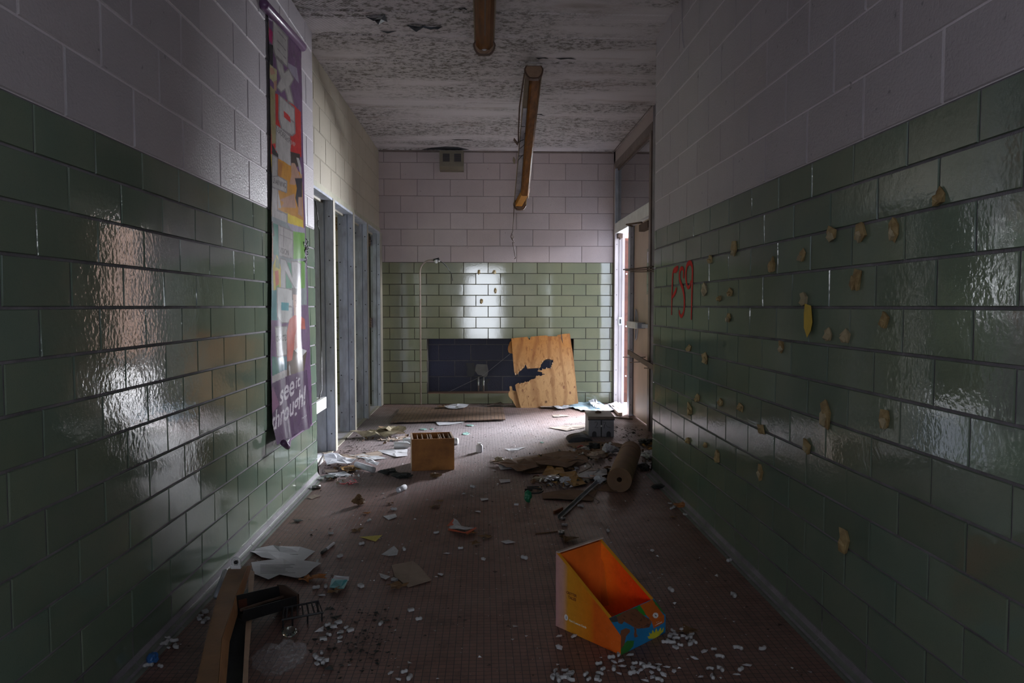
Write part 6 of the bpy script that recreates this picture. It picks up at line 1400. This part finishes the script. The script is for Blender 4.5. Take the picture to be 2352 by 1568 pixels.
# wires and bits in the pile
for k, (pts, r, mt, lb) in enumerate((([(1306, 1060), (1330, 1055), (1352, 1064), (1358, 1072), (1340, 1082), (1330, 1086)], 0.004, 'rust_dark', 'dark wire loop on top of the litter pile'),
    ([(1205, 1124), (1225, 1121), (1246, 1124), (1240, 1131), (1215, 1132), (1206, 1128), (1222, 1125)], 0.006, 'char', 'coil of grey-black cable at the near left of the litter pile'),
    ([(1210, 1118), (1228, 1117), (1244, 1118)], 0.005, 'char', 'short black rod on the near left of the litter pile'),
    ([(1325, 1090), (1350, 1081), (1395, 1078)], 0.004, 'metal', 'thin metal rod lying across the litter pile'),
    ([(1326, 1028), (1335, 1023), (1345, 1028), (1350, 1024)], 0.005, 'red_pl', 'twisted red wire in front of the rubber lump'),
    ([(778, 1109), (790, 1111), (800, 1107), (806, 1111), (818, 1105), (812, 1100)], 0.0035, 'red_pl', 'tangle of thin red wire near the left wall end'),
    ([(800, 1113), (806, 1108), (803, 1103), (812, 1108), (822, 1107)], 0.0028, 'red_pl', 'second thin red wire crossing the tangle near the left wall end'),
    ([(1340, 1128), (1375, 1150), (1371, 1155)], 0.0025, 'rust_dark', 'thin brown wire near the metal angle strip'))):
    P = [fl(x, y, (0.05 if 'top' in lb else 0.008) + 0.008 * (i % 2)) for i, (x, y) in enumerate(pts)]
    Q = []
    for i in range(len(P) - 1):
        p0 = P[max(i - 1, 0)]; p1 = P[i]; p2 = P[i + 1]; p3 = P[min(i + 2, len(P) - 1)]
        for q in range(5):
            s = q / 5; Q.append(0.5 * ((2 * p1) + (-p0 + p2) * s + (2 * p0 - 5 * p1 + 4 * p2 - p3) * s * s + (-p0 + 3 * p1 - 3 * p2 + p3) * s ** 3))
    Q.append(P[-1]); Q = [Vector((p.x, p.y, max(p.z, r))) for p in Q]
    o = MB().tube(Q, r, 5).build('wire', M[mt], None, smooth=True); tag(o, lb, 'wire')
for k, (px, py, r, sc, mt, lb) in enumerate(((1395, 1044, 0.045, (0.9, 0.8, 0.9), 'paper', 'white crumpled tissue in the litter behind the kraft roll'), (1372, 1056, 0.055, (1.2, 0.8, 0.6), 'card_pale', 'tan crumpled paper beside the white tissue in the litter'),
    (1410, 1040, 0.035, (1.2, 0.8, 0.7), 'grey_print', 'grey crumpled paper touching the kraft roll'), (1362, 1032, 0.05, (1.2, 0.8, 0.6), 'char', 'black crumpled plastic in the litter behind the tan paper'), (1345, 1036, 0.03, (1.2, 0.8, 0.6), 'metal', 'crumpled silver foil beside the black plastic'),
    (1376, 1112, 0.035, (1.1, 0.8, 0.8), 'grey_print', 'small crumpled grey tissue at the top of the metal strip'), (1270, 1104, 0.035, (1.6, 0.8, 0.5), 'metal', 'dull crumpled foil at the front of the litter pile'), (1298, 1112, 0.026, (1.2, 0.7, 1.0), 'paper', 'small white box-like crumple at the front of the litter pile'),
    (1240, 1103, 0.03, (1.8, 0.8, 0.4), 'foilish', 'pale yellow wrapper at the front of the litter pile'), (1146, 1060, 0.03, (1.1, 0.8, 0.7), 'foilish', 'pale crumple on the leftmost tip of the litter pile'), (1482, 1020, 0.06, (1.0, 1.1, 0.4), 'char', 'black debris lump at the base of the right door wall'),
    (1488, 1052, 0.05, (0.9, 1.3, 0.5), 'grey_print', 'heap of grey scraps between the kraft roll and the wall end'), (1478, 1076, 0.04, (0.9, 1.3, 0.5), 'char', 'dark scraps in the corner beside the kraft roll'), (802, 1083, 0.03, (1.3, 0.8, 0.6), 'leaf_b', 'brown rag by the ribbed cardboard near the left wall'),
    (760, 1100, 0.03, (1.8, 0.9, 0.5), 'grey_print', 'grey crumbs of paper at the end of the left wall'), (893, 1090, 0.05, (1.3, 0.7, 0.35), 'char', 'dark rag in the shadow of the divider box, left piece'), (925, 1097, 0.045, (1.4, 0.7, 0.4), 'char', 'dark rag in the shadow of the divider box, right piece'),
    (1000, 1096, 0.028, (1.3, 0.8, 0.7), 'leaf_b', 'brown crumple at the near edge of the light strip'), (825, 1160, 0.030, (1.1, 0.8, 0.9), 'leaf_b', 'olive-brown leaf lump in the faint light strip'), (385, 1474, 0.0, (1, 1, 1), 'char', ''), (1567, 1165, 0.035, (1.2, 0.9, 0.4), 'leaf', 'small rusty-orange clump by the right wall foot'),
    (1515, 1120, 0.04, (1.3, 0.8, 0.3), 'char', 'black smear of debris by the foot of the right wall'), (640, 1516, 0.0, (1, 1, 1), 'char', ''))):
    if r: lump(px, py, r, sc, M[mt], 'crumpled_paper' if mt in ('paper', 'card_pale', 'grey_print', 'foilish') else 'debris_lump', lb, 'debris', None, seed=k + 3, rough=0.7)
# --- leaves
def leaf(px, py, s, rot, mat, label):
    c = fl(px, py); rr = random.Random(int(px)); b = MB(); n = 15
    b.v.append((c.x, c.y, 0.010))
    for k in range(n):
        w_ = 2 * PI * k / n; r = s * (1.0 if k % 3 == 0 else 0.5 if k % 3 == 1 else 0.62) * rr.uniform(0.8, 1.15)
        b.v.append((c.x + r * math.cos(w_ + rot), c.y + r * math.sin(w_ + rot) * 0.8, 0.003 + rr.random() * s * 0.35))
    for k in range(n): b.f.append((0, 1 + k, 1 + (k + 1) % n))
    o = b.build('dry_leaf', mat); o.modifiers.new('s', 'SOLIDIFY').thickness = 0.0008; tag(o, label, 'leaf', 'dry leaves on the floor')
for px, py, s, rt, mt, lb in ((702, 1335, 0.045, 0.2, 'leaf', 'orange leaf by the end of the black trough, left one'), (728, 1332, 0.055, 1.0, 'leaf', 'large red-orange leaf left of the teal packet'), (843, 1180, 0.030, 0.5, 'leaf', 'orange leaf scrap on the near floor left of centre'),
    (897, 1158, 0.032, 0.9, 'leaf_b', 'brown leaf near the edge of the light strip'), (1083, 1227, 0.040, 0.1, 'leaf', 'golden leaf touching the orange packet'), (1115, 1235, 0.045, 0.7, 'leaf_b', 'dark brown leaf right of the orange packet'), (1092, 1250, 0.035, 0.3, 'leaf_b', 'dark brown leaf below the golden leaf'),
    (1010, 1152, 0.030, 0.8, 'leaf_b', 'small brown leaf beyond the orange packet'), (820, 1220, 0.045, 0.3, 'leaf_b', 'reddish brown leaf left of the yellow paper triangle'), (912, 1350, 0.055, 0.3, 'leaf_b', 'brown leaf tucked under the cardboard square'), (1582, 1455, 0.05, 0.5, 'leaf_b', 'brown leaf among the white peanuts right of the orange box'),
    (1548, 1190, 0.030, 0.5, 'leaf_b', 'dark red leaf scrap near the right wall peanuts'), (1000, 1165, 0.045, 0.6, 'leaf_b', 'dark leaf in front of the light strip'), (770, 1362, 0.045, 1.3, 'leaf_b', 'dull brown leaf in front of the teal packet'), (922, 953, 0.045, 0.2, 'card_pale', 'tan leaf on the left of the flooring sheet')):
    leaf(px, py, s, rt, M[mt], lb)
# --- foam packing pieces: three kinds copied about
protos = []
def peanut(shape):
    b = MB()
    if shape == 0: b.tube([(-0.016, 0, 0.008), (-0.009, 0.001, 0.009), (0, 0, 0.008), (0.009, 0.001, 0.009), (0.016, 0, 0.008)], 0.008, 8, rs=[0.006, 0.0095, 0.0065, 0.0095, 0.006])
    elif shape == 1: b.tube([(0.015 * math.cos(q), 0.013 * math.sin(q), 0.008) for q in [0.2 + 2.6 * k / 7 for k in range(8)]], 0.0075, 8)
    elif shape == 2: b.box((-0.014, -0.009, 0.001), (0.014, 0.009, 0.013))
    else: b.v = [(-0.02, -0.006, 0.003), (0.0, -0.012, 0.005), (0.021, -0.002, 0.004), (0.009, 0.010, 0.006), (-0.010, 0.008, 0.003), (0.002, 0.0, 0.009)]; b.f = [(0, 1, 5), (1, 2, 5), (2, 3, 5), (3, 4, 5), (4, 0, 5), (4, 3, 2, 1, 0)]
    return b.build('packing_peanut', M['foam'] if shape < 3 else M['paper'], None, smooth=shape < 2, bevel=0.002 if shape == 2 else 0)
for k in range(4): protos.append(peanut(k))
used = [False] * 4
def drop(px, py, kind, label, cat, group, sc=1.0, z=0.0, name=None):
    c = fl(px, py)
    o = protos[kind] if not used[kind] else protos[kind].copy()
    if used[kind]: COL.objects.link(o)
    used[kind] = True
    if name: o.name = name
    o.location = (c.x, c.y, z); o.rotation_euler = (0, 0, rnd(0, 6.28)); o.scale = (sc, sc, sc)
    o['label'] = label; o['category'] = cat; o['group'] = group
    return o
ORD = 'leftmost second third fourth fifth sixth seventh eighth ninth tenth eleventh twelfth thirteenth fourteenth fifteenth'.split()
def cluster(cx, cy, rx, ry, n, label, group, kinds=(0, 1, 2), stack=False, sc=(0.62, 0.98)):
    done = []; where = []
    for k in range(n):
        for tr in range(60):
            a = rnd(0, 6.28); q = math.sqrt(R.random()); px, py = cx + rx * q * math.cos(a), cy + ry * q * math.sin(a)
            c = fl(px, py)
            if all((c - d).length > 0.026 for d in done) or tr == 59: break
        done.append(c); where.append((px, py))
    for k, (px, py) in enumerate(sorted(where)):
        kd = R.choice(kinds)
        drop(px, py, kd, ORD[k] + (' ' if k == 0 else ' from left, ') + label, 'packing peanut' if kd < 3 else 'foam shred', group, rnd(*sc), name='packing_peanut' if kd < 3 else 'foam_shred')
cluster(1562, 1470, 38, 22, 15, 'white peanut in the heap at the right foot of the orange box', 'peanuts right of the box')
cluster(1430, 1528, 55, 24, 15, 'pale foam bit below the front corner of the orange box', 'peanuts below the box corner', kinds=(0, 1, 3))
cluster(1500, 1545, 50, 22, 12, 'torn foam bit in the patch below the blue box front', 'shreds below the box', kinds=(3, 1, 3))
cluster(1296, 1552, 26, 13, 9, 'white peanut in the clump at the bottom edge left of the box', 'peanuts at the bottom edge')
cluster(1362, 1558, 22, 10, 5, 'white peanut at the bottom edge below the box side', 'peanuts under the box side')
cluster(1650, 1520, 70, 45, 12, 'foam bit strewn between the box and the right wall', 'foam right of the box', kinds=(0, 1, 3))
cluster(1563, 1160, 26, 26, 11, 'white peanut at the foot of the right wall half way down', 'peanuts by the right wall')
cluster(465, 1420, 18, 16, 6, 'small white block left of the fallen strip light', 'white blocks by the left wall', kinds=(2, 2, 0))
cluster(392, 1480, 22, 12, 6, 'white foam piece at the left wall foot near the bottom corner', 'foam by the left wall', kinds=(0, 1, 3))
cluster(356, 1528, 18, 12, 3, 'foam bit beside the blue scrap in the lower left corner', 'foam by the blue scrap', kinds=(0, 1))
cluster(770, 1450, 55, 24, 9, 'white foam piece among the black crumbs', 'foam among the crumbs')
cluster(735, 1515, 22, 14, 5, 'white foam piece right of the clear plastic bag', 'foam by the plastic bag')
cluster(920, 1552, 40, 10, 4, 'white shred at the bottom edge left of centre', 'shreds at the bottom', kinds=(3, 0))
for px, py, kd, lb in ((1332, 1165, 1, 'white peanut beside the near end of the metal strip, right side'), (1294, 1193, 0, 'white peanut at the tip of the metal strip'), (1297, 1208, 0, 'white peanut between the metal strip and the silver ring'), (1397, 1221, 0, 'white peanut right of the silver ring'), (1541, 1358, 0, 'white peanut alone right of the orange box'),
    (1675, 1290, 0, 'white peanut alone by the foot of the right wall'), (1680, 1370, 1, 'white peanut between the box and the cove of the right wall'), (1748, 1490, 1, 'white peanut near the lower right cove'), (1204, 1284, 0, 'white peanut left of the orange box top'), (1186, 1160, 2, 'small white block left of the green lump'), (1498, 1265, 3, 'white sliver right of the orange box top'),
    (848, 1197, 0, 'white peanut left of the orange packet on the near floor'), (829, 1348, 2, 'white block right of the teal packet'), (906, 1334, 2, 'white chip touching the lower left of the cardboard square'), (781, 1279, 2, 'white chip right of the marker pen'), (760, 1227, 0, 'white peanut above the marker pen'), (831, 1251, 0, 'white peanut under the yellow paper triangle'),
    (928, 1264, 0, 'white strip chip right of the crumpled grey paper'), (1001, 1224, 1, 'white peanut left of the orange packet corner'), (1026, 1272, 3, 'white shred below the orange packet'), (1058, 1261, 0, 'white peanut below the dark brown leaf'), (1098, 1176, 3, 'white shard on the floor beyond the orange packet'), (726, 1352, 0, 'white peanut in front of the leaves'),
    (748, 1349, 0, 'white peanut touching the teal packet'), (739, 1368, 3, 'white sliver below the teal packet'), (1012, 1320, 3, 'pale sliver right of the cardboard square'), (1110, 1285, 3, 'small pale shard in the middle of the near floor'), (875, 1435, 0, 'white peanut right of the black crumbs'), (944, 1403, 2, 'white chip in the near middle floor, upper'), (962, 1424, 0, 'white chip in the near middle floor, lower'),
    (905, 1172, 0, 'white peanut beside the brown leaf at the light strip'), (1085, 1120, 0, 'white chip near the small glass pieces beyond the packet'), (1285, 1462, 3, 'white flake at the foot of the box side, upper left'), (1318, 1462, 3, 'white flake at the foot of the box side, middle'), (1284, 1488, 3, 'white flake left of the box corner')):
    drop(px, py, kd, lb, 'foam piece', 'single foam pieces on the floor', rnd(0.8, 1.15), name='foam_piece')
# dome-like pale cup by the bag and blue scrap
lump(665, 1462, 0.026, (1.1, 1.0, 0.8), M['glass'], 'glass_dome', 'small rounded clear piece above the plastic bag', 'glass piece', seed=8, rough=0.05)
lump(350, 1524, 0.020, (0.9, 1.1, 0.9), M['blue_pl'], 'blue_scrap', 'small blue plastic scrap in the lower left corner', 'plastic piece', seed=9)
# --- litter along the bright doorway
for pts, mt, z, lb in (([(1298, 932), (1345, 922), (1368, 920), (1395, 932), (1400, 944), (1340, 944)], 'blue_paper', 0.010, 'pale blue paper sheet right of the plywood board'), ([(1350, 922), (1366, 917), (1385, 932), (1370, 940)], 'paper', 0.05, 'cream sheet standing above the blue paper'),
    ([(1268, 934), (1300, 931), (1312, 936), (1280, 940)], 'grey_print', 0.014, 'crumpled grey and blue wrapper at the foot of the plywood'), ([(1238, 933), (1268, 932), (1272, 937), (1245, 938)], 'card_pale', 0.008, 'brown board scrap under the plywood edge'), ([(1370, 934), (1412, 930), (1420, 944), (1385, 946)], 'paper', 0.006, 'white sheet on the sunlit floor by the right door'),
    ([(1395, 928), (1415, 924), (1432, 930), (1412, 936)], 'paper', 0.03, 'crumpled white paper at the far jamb of the right door'), ([(1020, 935), (1040, 929), (1078, 931), (1066, 938), (1030, 938)], 'paper', 0.03, 'crumpled white paper on the flooring sheet'), ([(1003, 935), (1022, 932), (1030, 936), (1010, 938)], 'leaf_b', 0.03, 'brown rag left of the crumpled white paper on the flooring sheet')):
    flat(pts, 'paper_sheet', M[mt], lb, 'paper', z=z, lift=0.02)
a, c = fl(1405, 932, 0.02), fl(1425, 951, 0.02)
d_ = (c - a).normalized(); s_ = Vector((d_.y, -d_.x, 0))
o = MB().sweep([(-0.022, -0.018), (0.022, -0.018), (0.022, 0.018), (-0.022, 0.018)], [(a, s_, Vector((0, 0, 1))), (c, s_, Vector((0, 0, 1)))]).build('timber_offcut', M['timber']); tag(o, 'short timber offcut lying in the bright doorway', 'timber')
a, c = fl(1412, 958, 0.008), fl(1453, 962, 0.008)
o = MB().sweep([(-0.012, -0.007), (0.012, -0.007), (0.012, 0.007), (-0.012, 0.007)], [(a, Vector((0, 1, 0)), Vector((0, 0, 1))), (c, Vector((0, 1, 0)), Vector((0, 0, 1)))]).build('dark_batten', M['rust_dark']); tag(o, 'thin dark batten on the floor right of the white crate', 'batten')
# --- small torn bits in the pile: uncountable
def bits(name, n, spots, mats, label, smin, smax, seed):
    rr = random.Random(seed); b = MB(); idx = []
    for k in range(n):
        cx, cy, rx, ry = spots[rr.randrange(len(spots))]
        p = fl(cx + rr.gauss(0, rx * 0.5), cy + rr.gauss(0, ry * 0.5)); s = rr.uniform(smin, smax); a = rr.uniform(0, 6.28); m = len(b.v); asp = rr.uniform(0.25, 0.9)
        if p.x > (1.14 if p.y < 5.25 else 1.55) or p.x < -1.12: continue
        for q in range(5):
            w_ = 2 * PI * q / 5; u, v = s * math.cos(w_), s * asp * math.sin(w_)
            b.v.append((p.x + u * math.cos(a) - v * math.sin(a), p.y + u * math.sin(a) + v * math.cos(a), 0.004 + rr.random() * 0.03 * rr.random()))
        b.v.append((p.x, p.y, 0.006 + rr.random() * 0.025))
        c = rr.randrange(len(mats))
        for q in range(5): b.f.append((m + q, m + (q + 1) % 5, m + 5)); idx.append(c)
    o = b.build(name, mats[0]); o.data.materials.clear()
    for m_ in mats: o.data.materials.append(m_)
    for f, c in zip(o.data.polygons, idx): f.material_index = c
    tag(o, label, name.replace('_', ' '), kind='stuff')
bits('litter_bits', 260, [(1290, 1070, 110, 36), (1270, 1110, 70, 16), (1350, 1040, 60, 20), (1480, 1050, 18, 50), (1385, 1095, 30, 16)], [M['char'], M['grey_print'], M['card'], M['rust_dark'], M['metal'], M['card_o'], M['paper'], M['leaf_b'], M['char'], M['card']], 'small torn bits mixed through the litter pile before the crate', 0.008, 0.032, 12)
bits('litter_bits', 110, [(790, 1085, 70, 22), (760, 1100, 40, 14), (900, 1010, 60, 10), (820, 1005, 40, 8)], [M['char'], M['grey_print'], M['card'], M['leaf_b'], M['paper'], M['card_pale']], 'small torn bits round the white papers at the end of the left wall', 0.006, 0.024, 13)
# --- glass and grit: uncountable
def grit(name, n, region, mat, label, smin, smax, seed, dens=None):
    rr = random.Random(seed); b = MB()
    k = 0
    while k < n:
        x, y = region(rr)
        if y > 8.97 or not (-1.12 < x < 1.16 or (y > 5.25 and -1.22 < x < 1.60)): continue
        k += 1
        s = rr.uniform(smin, smax) * (1 + (rr.random() ** 8) * 2.0); a = rr.uniform(0, 6.28); m = len(b.v); tz = rr.uniform(0.2, 0.9) * s
        for q in range(3): b.v.append((x + s * math.cos(a + q * 2.1 + rr.uniform(-0.3, 0.3)), y + s * math.sin(a + q * 2.1) * 0.9, 0.0008 + (tz * rr.random())))
        b.v.append((x, y, tz + 0.001)); b.f += [(m, m + 1, m + 3), (m + 1, m + 2, m + 3), (m + 2, m, m + 3)]
    o = b.build(name, mat); tag(o, label, name.replace('_', ' '), kind='stuff'); return o
M['grit'] = plain('white_glass_grit', (0.62, 0.63, 0.66), 0.16, var=0.2, bump=0)
M['grit_d'] = plain('dark_grit', (0.05, 0.035, 0.028), 0.7, var=0.4, bump=0)
grit('glass_crumbs', 5200, lambda r: (r.gauss(0.05, 0.75), r.gauss(6.9, 1.35)) if r.random() < 0.8 else (r.uniform(-1.1, 1.1), r.uniform(2.0, 8.9)), M['grit'], 'white crushed glass crumbs scattered over the floor', 0.0015, 0.0038, 1)
grit('pale_flakes', 420, lambda r: (r.uniform(-1.1, 1.15), r.uniform(2.0, 8.8)), M['foam'], 'small pale paint flakes strewn over the floor', 0.003, 0.008, 2)
grit('dark_grit', 2400, lambda r: (r.uniform(-1.15, 1.55), r.uniform(2.0, 8.95)), M['grit_d'], 'dark grit and dirt crumbs on the floor', 0.0015, 0.005, 3)
def crumb_spot(r):
    p = fl(min(940, max(690, r.gauss(815, 50))), min(1560, max(1385, r.gauss(1462, 38)))); return p.x, p.y
grit('black_crumbs', 210, crumb_spot, M['char'], 'black crumbs spilled on the near floor right of the plastic bag', 0.003, 0.008, 6)
grit('wall_edge_debris', 520, lambda r: (r.choice((-1.15, 1.45)) + abs(r.gauss(0, 0.10)) * 1.0 * (1 if r.random() < 0.5 else -1), r.uniform(5.3, 7.2)), M['grit_d'], 'dark crumbs gathered along the wall ends', 0.004, 0.012, 4)
for k, (px, py, w, h) in enumerate(((972, 986, 16, 4), (1080, 977, 20, 4), (1070, 996, 16, 6), (992, 985, 8, 3), (1245, 1016, 10, 3))):
    flat(ell(px, py, w, h, 5, 0.2, k), 'glass_shard', plain('greenish_glass_shard', (0.30, 0.48, 0.44), 0.08, bump=0), ('green-tinted glass shard left of the white board piece', 'green-tinted glass shard in front of the flooring sheet', 'green-tinted glass shard behind the white bottle', 'tiny glass shard behind the divider box', 'glass sliver at the right of the lit floor')[k], 'glass shard', 'glass shards on the lit floor', lift=0.006, th=0.003)
